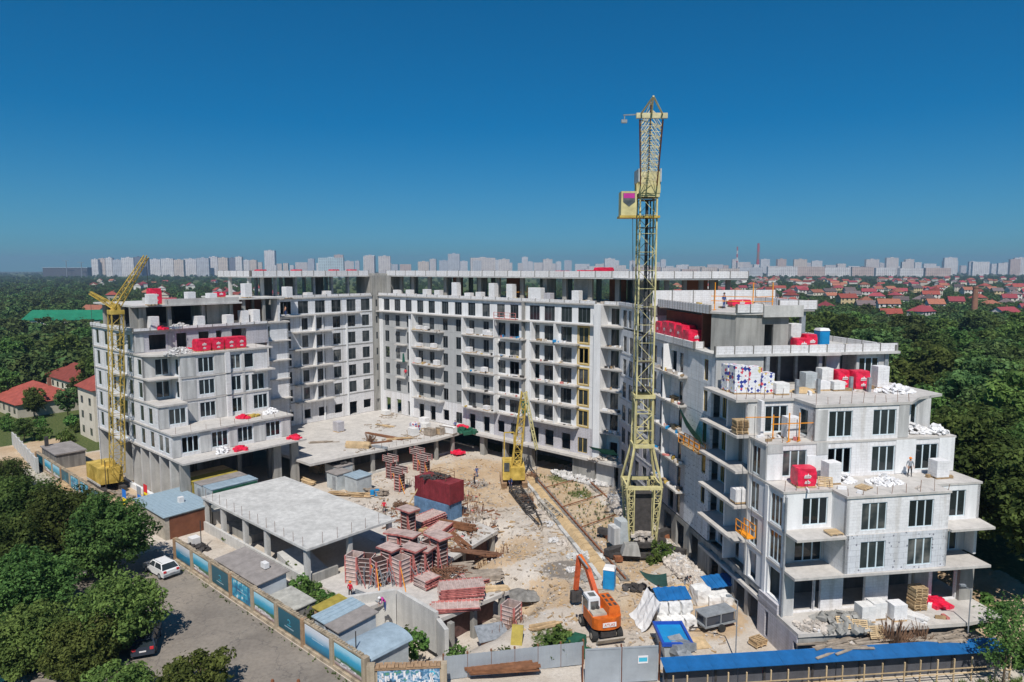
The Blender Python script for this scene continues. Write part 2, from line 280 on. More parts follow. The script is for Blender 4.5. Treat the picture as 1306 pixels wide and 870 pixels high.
# ---------------------------------------------------------------- ground
random.seed(7)
def sstep(a,b,x):
    t=max(0,min(1,(x-a)/(b-a))); return t*t*(3-2*t)
def invA(x,y):
    dx,dy=x+27.0,y-137.3; c,s=math.cos(RA),math.sin(RA); return dx*c+dy*s,-dx*s+dy*c
def invR(x,y):
    dx,dy=x-23.06,y-55.4; c,s=math.cos(RR),math.sin(RR); return dx*c+dy*s,-dx*s+dy*c
def rectd(a,b,a0,a1,b0,b1):   # distance outside a rectangle, negative inside
    dx=max(a0-a,0,a-a1); dy=max(b0-b,0,b-b1)
    if dx==0 and dy==0: return -min(a-a0,a1-a,b-b0,b1-b)
    return math.hypot(dx,dy)
def hz(x,y):
    a,b=invA(x,y); u,v=invR(x,y); z=0.0
    n=noise.noise((x*.35,y*.35,0))*.5+noise.noise((x*1.1,y*1.1,3))*.25
    # pit beside the two lower slabs
    d=min(rectd(a,b,38,56,-47,-24),rectd(a,b,38,67.3,-47,-35.2))
    if a>52 and b>-47 and d<8:
        k=1-sstep(.8,5.5,d+n*1.0)
        k*=sstep(-21.5,-26.5,b+n*1.2) if a<62 else 1
        k*=sstep(79,72,a)
        z-=3.1*k
    # sunk yard behind the retaining wall
    d=rectd(a,b,60.5,70,-50.5,-44)
    z-=2.6*(1-sstep(-1.2,.6,d))
    # earth bank to the right of the near block
    if u>19.5: z+=2.4*sstep(19.5,25,u+n)*sstep(-6,0,v)
    if .5<u<14.5 and -8.5<v<-4.5: z+=0.0
    # sand heap and rubble strip along the long facade
    if -9<u<-.3 and -3<v<42:
        z+=(.35+.5*abs(n))*sstep(-5.5,-2.2,u+n)*sstep(2,9,v)
    if b>-53 and -25<a<90 and not(a<31 and b>-49 and b<2): z+=n*.22
    if b<-54.2: z=0.0
    return z
def axis(lo,hi,st,out_lo,out_hi):
    r=list(out_lo); x=lo
    while x<=hi: r.append(x); x+=st
    return r+list(out_hi)
GX=axis(-105,66,.75,[-8000,-5000,-2500,-1400,-800,-500,-350,-250,-190,-150,-125],[75,90,110,140,180,240,340,500,800,1400,2500,5000,8000])
GY=axis(42,152,.75,[-350,-200,-100,0,25,35],[160,175,200,240,300,380,500,700,1000,1500,2300,3500,5500,8000])
TYRE=[(PA(46,-15)[:2],PA(56,-20)[:2]),(PA(56,-20)[:2],PA(66,-25)[:2]),(PA(66,-25)[:2],PA(75,-30)[:2]),(PA(75,-30)[:2],PA(82,-36)[:2]),(PA(57,-22)[:2],PA(64,-27)[:2]),(PA(64,-27)[:2],PA(71,-31)[:2])]
def zone(x,y):
    a,b=invA(x,y); u,v=invR(x,y); s=g=d=0.0
    def blob(cx,cy,r): return 1-sstep(r*.45,r,math.hypot(x-cx,y-cy))
    site=(-24<a<92 and -54.3<b<3) or (u<0 and v>-6 and b<4 and a>40) or (u>-1 and u<20 and -9<v<50)
    if site:
        for c in (PA(36,-9)[:2]+(11,),PA(46,-14)[:2]+(8,),PA(59,-27.5)[:2]+(6.5,),PA(70,-33)[:2]+(5,),(-60,100,14),(-70,112,12),(-52,92,10),PA(78,-30)[:2]+(6,),PA(84,-27)[:2]+(6,),(23,52,4)): s=max(s,.95*blob(*c))
        da=a-44; rb=-4.5-da*.695   # bed between the crane rails
        if 42<a<76 and rb<b<rb+8: s=max(s,.85); g=max(g,.33)
        for c in (PA(76,-39)[:2]+(3.2,),PA(66,-46)[:2]+(3,),(8,104,4),(10,96,3),PA(56,-49)[:2]+(4,)): g=max(g,.62*blob(*c))
        for c in (PA(68.5,-27.5)[:2]+(3.2,),PA(41,-13)[:2]+(2.2,),PA(66,-21)[:2]+(1.8,)): d=max(d,.95*blob(*c))
        for (x0,y0),(x1,y1) in TYRE:
            L2=(x1-x0)**2+(y1-y0)**2; t=max(0,min(1,((x-x0)*(x1-x0)+(y-y0)*(y1-y0))/L2)); dd=math.hypot(x-x0-t*(x1-x0),y-y0-t*(y1-y0))+.35*noise.noise((x*.3,y*.3,7))
            if .5<dd<1.5: d=max(d,.42)
        if u>18.5 and v>-7: s=.9
    else:
        g=1.0
        if u>18 and u<27 and -8<v<16: g=.1; s=1.0
        if b<-54 and b>-68 and -30<a<90: g=.45; s=.3
        if a<-20 and -60<b<-46 and a>-40: g=.2; s=.8
        if y<53 and x>4: g=.62; s=.6
    return s,g,d
vs=[(x,y,hz(x,y) if (-100<x<60 and 43<y<150) else 0.0) for y in GY for x in GX]
nx=len(GX); fs=[(j*nx+i,j*nx+i+1,(j+1)*nx+i+1,(j+1)*nx+i) for j in range(len(GY)-1) for i in range(nx-1)]
me=bpy.data.meshes.new('ground'); me.from_pydata(vs,[],fs); me.materials.append(MAT['ground'])
ca=me.color_attributes.new('zone','FLOAT_COLOR','POINT')
fl=[]
for v_ in vs: fl+= [*zone(v_[0],v_[1]),1.0]
ca.data.foreach_set('color',fl); me.polygons.foreach_set('use_smooth',[True]*len(fs)); me.update()
kind(link('ground',me),'structure')
rd=M(); rp=[PA(a,b)[:2] for a,b in ((30,-55.0),(78,-55.0),(80,-72),(30,-72))]
rd.prism(rp,-.2,.03); kind(rd.build('road','asphalt'),'structure')
kb=M(); kb.prism([PA(a,b)[:2] for a,b in ((-22,-62.6),(32,-62.6),(32,-60.4),(-22,-60.4))],-.1,.06); kind(kb.build('path','concrete'),'structure')
# ---------------------------------------------------------------- facade helpers
WM={}; PRND=random.Random(71)
def window_mesh(w,h,n,fm):
    k=(w,h,n,fm)
    if k not in WM:
        f=M(); t=.07; d=.09
        f.box(0,w,0,d,0,t); f.box(0,w,0,d,h-t,h); f.box(0,t,.002,d-.002,t,h-t); f.box(w-t,w,.002,d-.002,t,h-t)
        for i in range(1,n): x=w*i/n; f.box(x-.06,x+.06,.004,d-.004,t,h-t)
        p=M()
        for i in range(n): p.box(w*i/n+.03,w*(i+1)/n-.03,.035,.055,t*.5,h-t*.5)
        WM[k]=(f.mesh('window',fm),p.mesh('pane','glass'))
    return WM[k]
class Wall:
    """one storey of wall: x along it, y into the building, openings cut through"""
    def __init__(s,root,p0,ang,z0,h,L,ops,mat,th=.28,frame='frame_white',name='wall',rec=.07):
        xs=sorted({0,L,*[o[0] for o in ops],*[o[1] for o in ops]}); zs=sorted({0,h,*[max(0,o[2]) for o in ops],*[min(h,o[3]) for o in ops]})
        xs=[x for x in xs if 0<=x<=L]
        def isopen(i,j):
            if i<0 or j<0 or i>=len(xs)-1 or j>=len(zs)-1: return None
            x=(xs[i]+xs[i+1])/2; z=(zs[j]+zs[j+1])/2
            return any(o[0]<x<o[1] and o[2]<z<o[3] for o in ops)
        m=M()
        for i in range(len(xs)-1):
            for j in range(len(zs)-1):
                if isopen(i,j): continue
                a,b,c,d=xs[i],xs[i+1],zs[j],zs[j+1]
                m.poly([(a,0,c),(b,0,c),(b,0,d),(a,0,d)]); m.poly([(b,th,c),(a,th,c),(a,th,d),(b,th,d)])
                for di,dj,q in ((-1,0,[(a,th,c),(a,0,c),(a,0,d),(a,th,d)]),(1,0,[(b,0,c),(b,th,c),(b,th,d),(b,0,d)]),(0,-1,[(a,th,c),(b,th,c),(b,0,c),(a,0,c)]),(0,1,[(a,0,d),(b,0,d),(b,th,d),(a,th,d)])):
                    if isopen(i+di,j+dj) is not False: m.poly(q)
        s.o=m.build(name,mat,root,(p0[0],p0[1],z0),ang)
        c_,s_=math.cos(ang),math.sin(ang)
        for o in ops:
            k=o[4]
            if k=='open': continue
            fm=o[5] if len(o)>5 else frame
            n=k if isinstance(k,int) else 1
            w=round(o[1]-o[0]-.02,2); hh=round(min(o[3],h)-o[2]-.02,2)
            a,b=window_mesh(w,hh,n,fm); x=o[0]+.01
            W=link('window',a,root,(p0[0]+x*c_-rec*s_,p0[1]+x*s_+rec*c_,z0+o[2]+.01),ang)
            if PRND.random()>.06: link('pane',b,W)
def slab(root,poly,z0,z1,mat='concrete_light',name='floor_slab'):
    m=M(); m.prism(poly,z0,z1); return m.build(name,mat,root)
def rect(x0,x1,y0,y1): return [(x0,y0),(x1,y0),(x1,y1),(x0,y1)]
def bxp(root,name,x0,x1,y0,y1,z0,z1,mat): return M().box(x0,x1,y0,y1,z0,z1).build(name,mat,root)
def parapet(root,p0,ang,L,z0,h,seg=3.0,th=.3,mat='block_parapet',jit=0):
    n=max(1,round(L/seg)); w=L/n; c,s=math.cos(ang),math.sin(ang)
    me=M().box(0.07,w-.07,0,th,0,h).mesh('parapet_panel',mat); m2=M()
    for i in range(n):
        link('parapet_panel',me,root,(p0[0]+i*w*c,p0[1]+i*w*s,z0),ang)
    for i in range(n+1): m2.box(i*w-.065,i*w+.065,.012,th-.012,0,h+.05)
    kind(m2.build('tie_columns','concrete_dark',root,(p0[0],p0[1],z0),ang),'stuff')
def cols(root,pts,z0,z1,w=.45,mat='concrete',d=None):
    me=M().box(-w/2,w/2,-(d or w)/2,(d or w)/2,0,z1-z0).mesh('column',mat)
    for x,y in pts: link('column',me,root,(x,y,z0))
# ================================================================ left wing
LW=thing('apartment_building','stepped white unfinished wing with terraces behind the small yellow crane','building',PA(0,0),RA)
LZ=[7.1,10.4,13.75,17.05,20.4,23.5]
def W3(c,w=2.3,zb=.45,zt=2.65,k=3): return (c-w/2,c+w/2,zb,zt,k)
fronts=[18.0,14.0,9.0,9.0,6.5]
# left facade b=-48 (s = a from -11)
for k in range(5):
    h=LZ[k+1]-LZ[k]; aend=fronts[k]; L=aend+11
    cs=[-9.0,-5.2,-2.6,4.3]
    if k<4: cs+= [7.9]
    if k<2: cs+=[11.0 if k==1 else 11.2]
    if k<1: cs+=[14.2,16.2]
    ops=[(c+11-.75,c+11+.75,.35,2.65,1) for c in cs if c+.75<aend-.2]+[(11-.9,11+2.4,.1,2.65,2)]
    ops=[o for o in ops if not(o[4]==1 and 9.5<o[0]<13.5)]
    Wall(LW,(-11,-48),0,LZ[k],h-.02,L,ops,'block_wall')
    if k<4: slab(LW,rect(-1.5,3.2,-49.0,-48.003),LZ[k]-.14,LZ[k]+.06,'concrete_light','balcony_slab')
# fronts, facing the courtyard
Wall(LW,(18,-48),R(90),7.1,3.28,17.5,[W3(c+48) for c in (-45.6,-41.5,-37.75,-33.4)],'block_wall')
Wall(LW,(14,-48),R(90),10.4,3.33,3.9,[W3(2.5)],'block_wall')
for k in (1,2,3):
    h=LZ[k+1]-LZ[k]
    Wall(LW,(12.3,-44.1),R(90),LZ[k],h-.02,13.3,[W3(3.65),W3(7.75)]+([W3(11.9)] if k==1 else [(9.3,10.2,.1,2.6,1),(10.6,12.6,.1,2.6,2)] if k==2 else [(9.5,11.0,.4,2.6,1)]),'block_wall')
    bxp(LW,'corner_panel',12.301,12.36,-44.05,-42.0,LZ[k]+.05,LZ[k+1]-.55,'panel_gray'); bxp(LW,'corner_panel',12.301,12.36,-39.2,-37.75,LZ[k]+.05,LZ[k+1]-.25,'panel_gray')
    bxp(LW,'pier',12.31,12.75,-37.7,-37.0,LZ[k]+.0,LZ[k+1]-.3,'block_wall')
    bxp(LW,'corner_panel',12.301,12.37,-35.0,-34.6,LZ[k]+.05,LZ[k+1]-.25,'panel_gray')
for b0,b1 in ((-48,-46.9),(-44.3,-42.8),(-40.2,-39.0),(-36.5,-34.7),(-32.1,-30.6)):
    bxp(LW,'corner_panel',18.001,18.07,b0+.03,b1,7.2,10.0,'panel_gray')
bxp(LW,'corner_panel',14.001,14.06,-47.95,-46.7,10.5,13.3,'panel_gray')
for k in (2,3):
    h=LZ[k+1]-LZ[k]
    Wall(LW,(9,-48),R(90),LZ[k],h-.02,3.9,[(1.7,3.6,.2,2.6,2)],'panel_gray'); Wall(LW,(9,-44.1),0,LZ[k],h-.02,3.3,[(1.4,2.5,.2,2.6,1)],'block_wall')
Wall(LW,(6.5,-48),R(90),20.4,3.08,20.5,[(2.0,4.4,.3,2.5,'open'),(5.9,7.4,.3,2.5,'open'),(9.2,10.8,.3,2.5,'open'),(11.9,12.8,.1,2.5,'open'),(14.4,16.9,.1,2.6,'open')],'block_wall_lavender')
bxp(LW,'corner_panel',6.501,6.56,-47.95,-46.7,20.5,23.1,'panel_gray'); bxp(LW,'corner_panel',6.501,6.56,-43.3,-42.4,20.5,23.1,'panel_gray'); bxp(LW,'corner_panel',6.501,6.56,-35.1,-33.8,20.5,23.1,'panel_gray')
Wall(LW,(-11,-27.6),0,7.1,16.3,17.4,[],'block_wall',name='end_wall'); Wall(LW,(-11,-30.6),0,7.1,13.2,29,[],'block_wall',name='end_wall') if 0 else None
Wall(LW,(-11,-48),R(90),.3,23.0,20.3,[],'block_wall',name='rear_wall')
# slabs and terraces
slab(LW,rect(-11,21.6,-48.2,-30.0),6.85,7.1,'slab_dusty')
slab(LW,rect(-10.9,18.35,-48.15,-30.2),10.15,10.4,'slab_dusty','terrace')
slab(LW,rect(-10.9,14.2,-48.12,-44.1),13.5,13.75,'slab_dusty','terrace')
slab(LW,rect(-10.9,12.4,-44.1,-30.4),13.5,13.74,'slab_dusty')
slab(LW,rect(-10.9,11.4,-48.12,-44.1),16.85,17.05,'slab_dusty','balcony_slab'); slab(LW,rect(-10.9,12.42,-44.09,-30.5),16.84,17.03,'slab_dusty')
slab(LW,rect(-10.9,13.6,-33.4,-30.2),16.86,17.06,'slab_dusty','balcony_slab')
slab(LW,[(-10.9,-48.15),(9.2,-48.15),(12.5,-44.5),(12.6,-30.0),(-10.9,-30.0)],20.15,20.4,'slab_dusty','terrace')
slab(LW,rect(-11.1,6.75,-48.25,-27.4),23.35,23.6,'slab_dusty','terrace')
parapet(LW,(-11.1,-48.3),0,17.8,23.6,.42,2.5,.25); parapet(LW,(6.98,-48.2),R(90),20.5,23.6,.36,2.4,.25)
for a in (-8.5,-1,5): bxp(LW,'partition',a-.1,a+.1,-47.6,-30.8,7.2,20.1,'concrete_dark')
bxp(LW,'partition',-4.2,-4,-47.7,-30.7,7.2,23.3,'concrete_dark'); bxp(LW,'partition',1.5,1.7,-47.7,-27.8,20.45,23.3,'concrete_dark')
# tall ground storey: concrete frame with recessed panels on the street side
def lcol(a,b,w=.7,z0=.2,z1=6.86): cols(LW,[(a,b)],z0,z1,w)
for a in (-10.6,-5,-.2,3.6,6.9,10.1,13.6,17.0): bxp(LW,'column',a-.22,a+.22,-48.05,-46.2,.1,6.84,'concrete_light')
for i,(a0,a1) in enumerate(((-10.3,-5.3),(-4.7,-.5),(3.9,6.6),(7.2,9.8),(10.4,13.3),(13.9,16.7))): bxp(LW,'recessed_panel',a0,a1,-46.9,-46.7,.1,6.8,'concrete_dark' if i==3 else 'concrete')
bxp(LW,'plinth',-10.9,20.5,-48.5,-48.06,-.2,.75,'white_render')
for b in (-47.5,-33.9,-31.0): cols(LW,[(20.3 if b<-40 else 19.6,b)],0,6.84,.6,'concrete',1.2)
cols(LW,[(14,-43),(14,-37),(14,-32),(6,-40),(6,-33)],0,6.84,.6)
bxp(LW,'rear_partition',5.5,5.8,-47,-30.5,0,6.83,'concrete_dark')
# open loft on top
cols(LW,[(4.6,-46.3),(4.4,-42.2),(4.2,-37.0),(-2,-46.5),(-9.5,-46.5),(3.6,-32.2)],23.6,26.95,.55)
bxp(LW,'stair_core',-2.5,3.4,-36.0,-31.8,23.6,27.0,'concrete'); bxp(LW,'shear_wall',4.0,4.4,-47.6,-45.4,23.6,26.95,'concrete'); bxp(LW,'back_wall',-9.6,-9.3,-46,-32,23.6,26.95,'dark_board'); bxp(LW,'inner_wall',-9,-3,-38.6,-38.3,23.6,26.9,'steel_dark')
slab(LW,rect(-11.2,5.6,-47.6,-31.2),26.95,27.2,'concrete_light','roof_slab')
bxp(LW,'upstand',-3.5,5.4,-43.0,-42.7,27.2,28.0,'concrete_light'); bxp(LW,'upstand',5.1,5.4,-42.6,-31.6,27.2,28.0,'concrete_light')
slab(LW,rect(-9.5,4.9,-31.1,-23.2),27.5,27.75,'concrete_light','roof_slab'); cols(LW,[(4.2,-30.3),(4.2,-26.8),(-3,-30),(-3,-25)],23.6,27.5,.45)
bxp(LW,'inner_wall',-3.4,-3.2,-31,-22.8,23.6,27.5,'brown_board'); bxp(LW,'block_partition',2.2,4.4,-24.4,-24.0,23.6,27.4,'block_wall')
# recessed part next to the back wing
for k in range(-1,5):
    z0=LZ[k] if k>=0 else 3.9; z1=LZ[k+1]
    ops=[(3.2,5.0,.5,2.5,2)] if k>=3 else [(3.3,4.6,.6,2.3,1)]
    Wall(LW,(4.5,-30.9),R(90),z0,z1-z0-.02,8.3,ops,'foam_wall' if k>1 else 'block_wall')
    if k>=0: slab(LW,rect(-10,5.5 if k!=2 else 4.9,-30.35,-22.65),z0-.17,z0+.02,'slab_dusty','balcony_slab')
slab(LW,rect(-10,5.0,-27.3,-22.5),23.35,23.62,'slab_dusty','terrace')
Wall(LW,(4.5,-22.55),R(180),3.9,19.4,15,[],'concrete',name='end_wall')
# ================================================================ left back wing
BW=thing('apartment_building','white rear wing left of the concrete stair tower with two stacked balcony columns','building',PA(0,0),RA)
BZ=[3.9,8.15,11.4,14.65,17.85,21.05,24.15,27.3]
wc=[-20.34,-16.82,-13.29,-9.77,-6.38,-3.05]
for k in range(7):
    h=BZ[k+1]-BZ[k]-.02; ops=[]
    for i,b in enumerate(wc):
        s=b+22.0
        if k==0: ops.append((s-.9,s+.9,0.05 if i in(4,) else .9,2.6,'open'))
        elif k==6: ops.append((s-1.05,s+1.05,.2,2.5,2 if i%2 else 3))
        else: ops.append((s-.85,s+.85,.3,2.45,2))
    if k in (0,): ops=[(s0,s1,a,b_,kk) for s0,s1,a,b_,kk in ops]
    Wall(BW,(0,-22.0),R(90),BZ[k],h,20.6,ops,'foam_wall' if k>3 else 'block_wall',frame='frame_dark')
    if 1<=k<=5: slab(BW,rect(-6,1.35,-19.1,-11.2),BZ[k]-.16,BZ[k]+.06,'slab_dusty','balcony_slab'); bxp(BW,'balcony_fin',.005,1.1,-15.15,-14.95,BZ[k]+.06,BZ[k+1]-.17,'white_render')
    if 1<=k<=6: bxp(BW,'slab_edge',-.2,.05,-21.98,-1.5,BZ[k]-.14,BZ[k]+.04,'concrete')
slab(BW,rect(-6,1.0,-21.9,-4.6),23.95,24.17,'slab_dusty','balcony_slab')
for b in (-21.6,-17.5,-12.9,-7.6): bxp(BW,'column',.004,.16,b-.18,b+.18,3.9,24.0,'white_render')
slab(BW,rect(-14,.25,-22.1,-1.5),27.1,27.32,'slab_dusty','terrace'); parapet(BW,(.2,-22.1),R(90),20.4,27.32,.4,2.6,.25)
for k in range(7): slab(BW,rect(-13.8,-.3,-21.7,-1.6),BZ[k]-.16,BZ[k]+.02,'concrete')
bxp(BW,'partition',-5.3,-5,-21.7,-1.7,4,27,'concrete_dark'); Wall(BW,(0,-22.0),R(180),3.9,23.1,14,[],'concrete',name='end_wall')
Wall(BW,(-14,-1.6),R(-90),3.9,23.1,20.4,[],'block_wall',name='rear_wall')
cols(BW,[(-2.2,b) for b in (-21,-17,-13.2,-9.3,-5.6)]+[(-9,b) for b in (-21,-16,-11,-6)],27.32,31.0,.75,'steel_gray',.4)
for b in (-19.2,-14.0,-8.0): bxp(BW,'inner_wall',-9,-8.7,b-1.2,b+1.2,27.32,30.98,'concrete_dark')
slab(BW,rect(-12.5,-.2,-26.6,-1.8),31.0,31.2,'concrete_light','roof_slab'); parapet(BW,(-.25,-26.6),R(90),24.7,31.2,.95,2.5,.3)
parapet(BW,(-12.5,-26.6),0,12.2,31.2,.95,2.5,.3); cols(BW,[(-2,-26.0),(-2,-23.6),(-9,-26)],27.75,31.0,.5,'concrete_light')
# concrete stair tower in the inner corner
ST=thing('stair_tower','raw concrete stair tower with a strip of small windows in the inner corner','tower',PA(0,0),RA)
ops=[]; Z0=3.9
tw=[(.55,1.0,z-Z0,z-Z0+1.4,1) for z in (8.8,12.1,15.3,18.5,21.7,25.0)]+[(.3,1.1,.1,2.4,'open')]
Wall(ST,(.35,-1.35),R(90),3.9,27.3,1.75,tw,'concrete',frame='frame_dark'); Wall(ST,(.35,-1.35),R(180),27.3,3.9,5.2,[],'concrete'); Wall(ST,(-2.5,.4),0,27.3,3.9,6.0,[],'concrete')
bxp(ST,'core',-4.8,.05,-1.3,.38,3.9,31.2,'concrete'); bxp(ST,'lift_head',-4.2,2.0,.45,4.5,27.3,31.6,'concrete')
# ================================================================ centre wing
CW=thing('apartment_building','long white and grey rear wing with rows of balconies behind the courtyard','building',PA(0,0),RA)
ca_=[2.84,6.17,9.57,12.96,16.21,19.87,23.33,26.73,30.22,33.69,36.74]; cb_=[41.16,44.24,47.61]
for k in range(7):
    z0=BZ[k]; h=BZ[k+1]-z0-.02
    oA=[];oB=[];oC=[]
    for i,a in enumerate(ca_):
        w=.55 if k<6 else .8
        if 1<=k<=5 and i>=9: w=.95
        if k==0: op=(a-.75,a+.75,.02,2.9,'open') if i<5 or i in(7,8) else (a-.8,a+.8,.7,2.7,'open' if i%2 else 2)
        elif k==1 and i in (7,8): op=(a-.9,a+.9,.1,2.5,2)
        else: op=(a-w-.1,a+w+.1,.2 if k==6 else .28,2.45,3 if k==6 else 2)
        (oA if i<9 else oB).append(op)
    for a in cb_:
        oC.append((a-1.1,a+1.0,.15,2.5,3 if k==6 else 2) if k else (a-.9,a+.9,.02,2.8,'open'))
    oC.append((50.91-1.15,50.91+1.15,.2,2.5,3) if k==6 else (49.95,51.75,.25,2.6,2,'frame_ochre'))
    mA='block_wall' if k==0 else ('plaster_gray' if k<6 else 'white_render')
    Wall(CW,(.4,0),0,z0,h,31.6,[(s0-.4,s1-.4,*r) for s0,s1,*r in oA],mA,frame='frame_dark')
    Wall(CW,(32.0,0),0,z0,h,7.0,[(s0-32,s1-32,*r) for s0,s1,*r in oB],'white_render' if k else 'block_wall_lavender',frame='frame_dark')
    Wall(CW,(39.0,0),0,z0,h,14.3,[(s0-39,s1-39,*r) for s0,s1,*r in oC],'white_render' if k else 'block_wall_lavender',frame='frame_dark')
    if 1<=k<=5:
        for a0,a1,pj in ((5.99,9.1,-.8),(11.67,19.6,-1.3),(25.3,33.2,-1.3),(33.7,39.4,-1.0),(41.1,50.2,-1.3)):
            if k==1 and a0==5.99: continue
            slab(CW,rect(a0,a1,pj,-.003),z0-.16,z0+.06,'slab_dusty','balcony_slab')
        for a in (11.75,33.1,25.4,41.2,46.0): bxp(CW,'balcony_fin',a-.1,a+.1,-1.15,-.004,z0+.06,BZ[k+1]-.17,'white_render')
        bxp(CW,'gold_surround',49.7,49.93,-.05,-.003,z0+.0,z0+2.85,'frame_ochre'); bxp(CW,'gold_surround',51.77,52.0,-.05,-.003,z0+.0,z0+2.85,'frame_ochre'); bxp(CW,'gold_surround',49.93,51.77,-.047,-.003,z0+2.62,z0+2.85,'frame_ochre'); bxp(CW,'gold_surround',49.93,51.77,-.047,-.003,z0+.0,z0+.23,'frame_ochre')
    # recessed balconies beyond the tall fin
    Wall(CW,(54.6,1.1),0,z0,h,4.2,[(.5,1.9,.1,2.5,2 if k else 'open'),(2.6,3.6,.1,2.5,1 if k else 'open')],'white_render',frame='frame_dark')
    slab(CW,rect(54.62,59.2 if k else 59.5,-.9,1.1),z0-.18,z0+.04,'slab_dusty','balcony_slab')
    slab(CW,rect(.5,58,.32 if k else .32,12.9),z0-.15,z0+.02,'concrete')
for a0,a1 in ((53.4,54.6),): bxp(CW,'tall_fin',a0,a1,-1.0,1.1,3.9,27.3,'white_render')
bxp(CW,'pilaster',9.9,10.45,-.35,-.004,3.9,24.0,'white_render'); bxp(CW,'pilaster',38.75,39.15,-.5,-.004,3.9,27.2,'concrete'); bxp(CW,'pilaster',.42,1.5,-.08,-.004,3.9,27.2,'white_render')
slab(CW,rect(.5,40.0,-.95,-.003),24.0,24.2,'slab_dusty','balcony_slab'); slab(CW,rect(40.05,53.35,-.9,-.003),24.0,24.18,'slab_dusty','balcony_slab')
slab(CW,rect(.42,59,-.35,13),27.12,27.32,'slab_dusty','terrace'); parapet(CW,(.6,-.34),0,52.6,27.32,.42,3.0,.25); parapet(CW,(54.7,-.3),0,4.4,27.32,.42,2.2,.25)
bxp(CW,'partition',.6,58,5.2,5.5,4,27,'concrete_dark'); Wall(CW,(58.5,13),R(180),3.9,23.2,58,[],'block_wall',name='rear_wall')
# under the first floor: dark parking with concrete piers
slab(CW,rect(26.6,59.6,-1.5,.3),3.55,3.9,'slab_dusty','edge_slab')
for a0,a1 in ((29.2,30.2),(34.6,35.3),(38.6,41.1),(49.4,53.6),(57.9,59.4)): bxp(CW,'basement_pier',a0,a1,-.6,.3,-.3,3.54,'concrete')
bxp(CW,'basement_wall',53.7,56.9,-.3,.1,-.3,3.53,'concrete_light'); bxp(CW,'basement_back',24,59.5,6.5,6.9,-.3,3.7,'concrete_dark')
# top storey under the long roof
random.seed(11)
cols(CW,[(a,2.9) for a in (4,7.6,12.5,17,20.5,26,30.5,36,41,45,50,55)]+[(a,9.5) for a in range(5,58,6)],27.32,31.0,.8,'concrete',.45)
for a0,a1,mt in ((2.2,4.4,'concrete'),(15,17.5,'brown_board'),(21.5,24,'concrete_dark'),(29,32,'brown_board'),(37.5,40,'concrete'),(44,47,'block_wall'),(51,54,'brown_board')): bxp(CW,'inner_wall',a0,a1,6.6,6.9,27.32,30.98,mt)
slab(CW,rect(1.6,62,1.0,14.5),31.0,31.2,'concrete_light','roof_slab'); parapet(CW,(1.6,.98),0,59.5,31.2,.95,3.05,.3)
# podium deck in front of the rear wings
PD=M(); PD.prism([(-.2,-31),(24.0,-31),(24.6,-24.3),(26.9,-8.5),(26.3,-.02),(-.2,-.02)],3.5,3.86); pd=kind(PD.build('podium_deck','slab_dusty',None,PA(0,0),RA),'structure')
DK=thing('podium_frame','concrete piers and dark wall under the podium deck edge','podium',PA(0,0),RA)
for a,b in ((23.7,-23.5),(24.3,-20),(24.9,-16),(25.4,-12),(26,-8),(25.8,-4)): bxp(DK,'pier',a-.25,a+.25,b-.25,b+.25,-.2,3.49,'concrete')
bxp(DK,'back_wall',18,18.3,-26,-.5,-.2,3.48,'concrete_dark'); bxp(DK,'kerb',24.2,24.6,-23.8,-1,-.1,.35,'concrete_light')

# ================================================================ right wing and near block
RW=thing('apartment_building','white wing in grazing light running back behind the tall tower crane','building',PR(0,0),RR)
RZ=[0,3.85,7.15,10.45,13.8,17.15,20.45,23.85]
def left(root,v1,z0,h,L,ops,mat,**k): return Wall(root,(k.pop('u',0),v1),R(-90),z0,h,L,ops,mat,**k)
for k in range(1,7):
    z0=RZ[k]; h=RZ[k+1]-z0-.02
    # long facade from v=44 to v=20.6, s runs towards the camera
    ops=[(44-c-.75,44-c+.75,.25,2.5,2) for c in (42.0,39.4,36.2,33.4,30.5)]+[(44-27.6-.7,44-27.6+.7,.1,2.5,2),(44-22.2-.5,44-22.2+.5,.1,2.5,1)]+([(44-24.4-.8,44-24.4+.8,.1,2.5,'open')] if k in (1,6) else [])
    left(RW,44,z0,h,23.4,ops,'block_wall_lavender' if k<3 else 'foam_wall',frame='frame_dark')
    slab(RW,rect(.3,16,14.5,44),z0-.16,z0+.02,'concrete')
    if k>=2:
        slab(RW,rect(-1.05,-.003,20.5,28.4),z0-.16,z0+.06,'slab_dusty','balcony_slab'); bxp(RW,'balcony_fin',-.95,-.004,25.3,25.5,z0+.06,RZ[k+1]-.17,'white_render')
    bxp(RW,'slab_edge',-.05,.2,28.5,44,z0-.1,z0+.06,'concrete_light')
    ops=[(20.6-15.9-.5,20.6-15.9+.5,.35,2.6,1,'frame_ochre')]
    if k<6 or True: left(RW,20.6,z0,min(h,3.3),6.1,ops if k!=1 else [],'foam_wall_dots' if k in (3,4) else ('foam_wall' if k>2 else 'foam_wall_dots'))
left(RW,44,24.15,3.0,12,[(1,2.6,.1,2.5,2),(3.4,4.6,.1,2.5,2),(6.5,8,.1,2.5,2),(9,10.5,.1,2.5,2)],'white_render',frame='frame_dark'); slab(RW,rect(-.3,17,32.2,44.3),27.12,27.32,'slab_dusty','terrace'); parapet(RW,(-.3,44.3),R(-90),12,27.32,.42,3,.25)
for k in (0,):
    left(RW,44,-.3,4.0,29.5,[(c,c+2.2,.3,3.4,'open') for c in (1.5,5.5,9.5,13.5,17.8,21.4,25.2)],'concrete')
bxp(RW,'inner_wall',4,4.3,14.5,44,-.2,20,'concrete_dark'); Wall(RW,(17,14),R(90),0,23.4,30,[],'block_wall',name='rear_wall'); Wall(RW,(17,32.4),R(90),23.9,3.2,11.5,[],'block_wall',name='rear_wall')
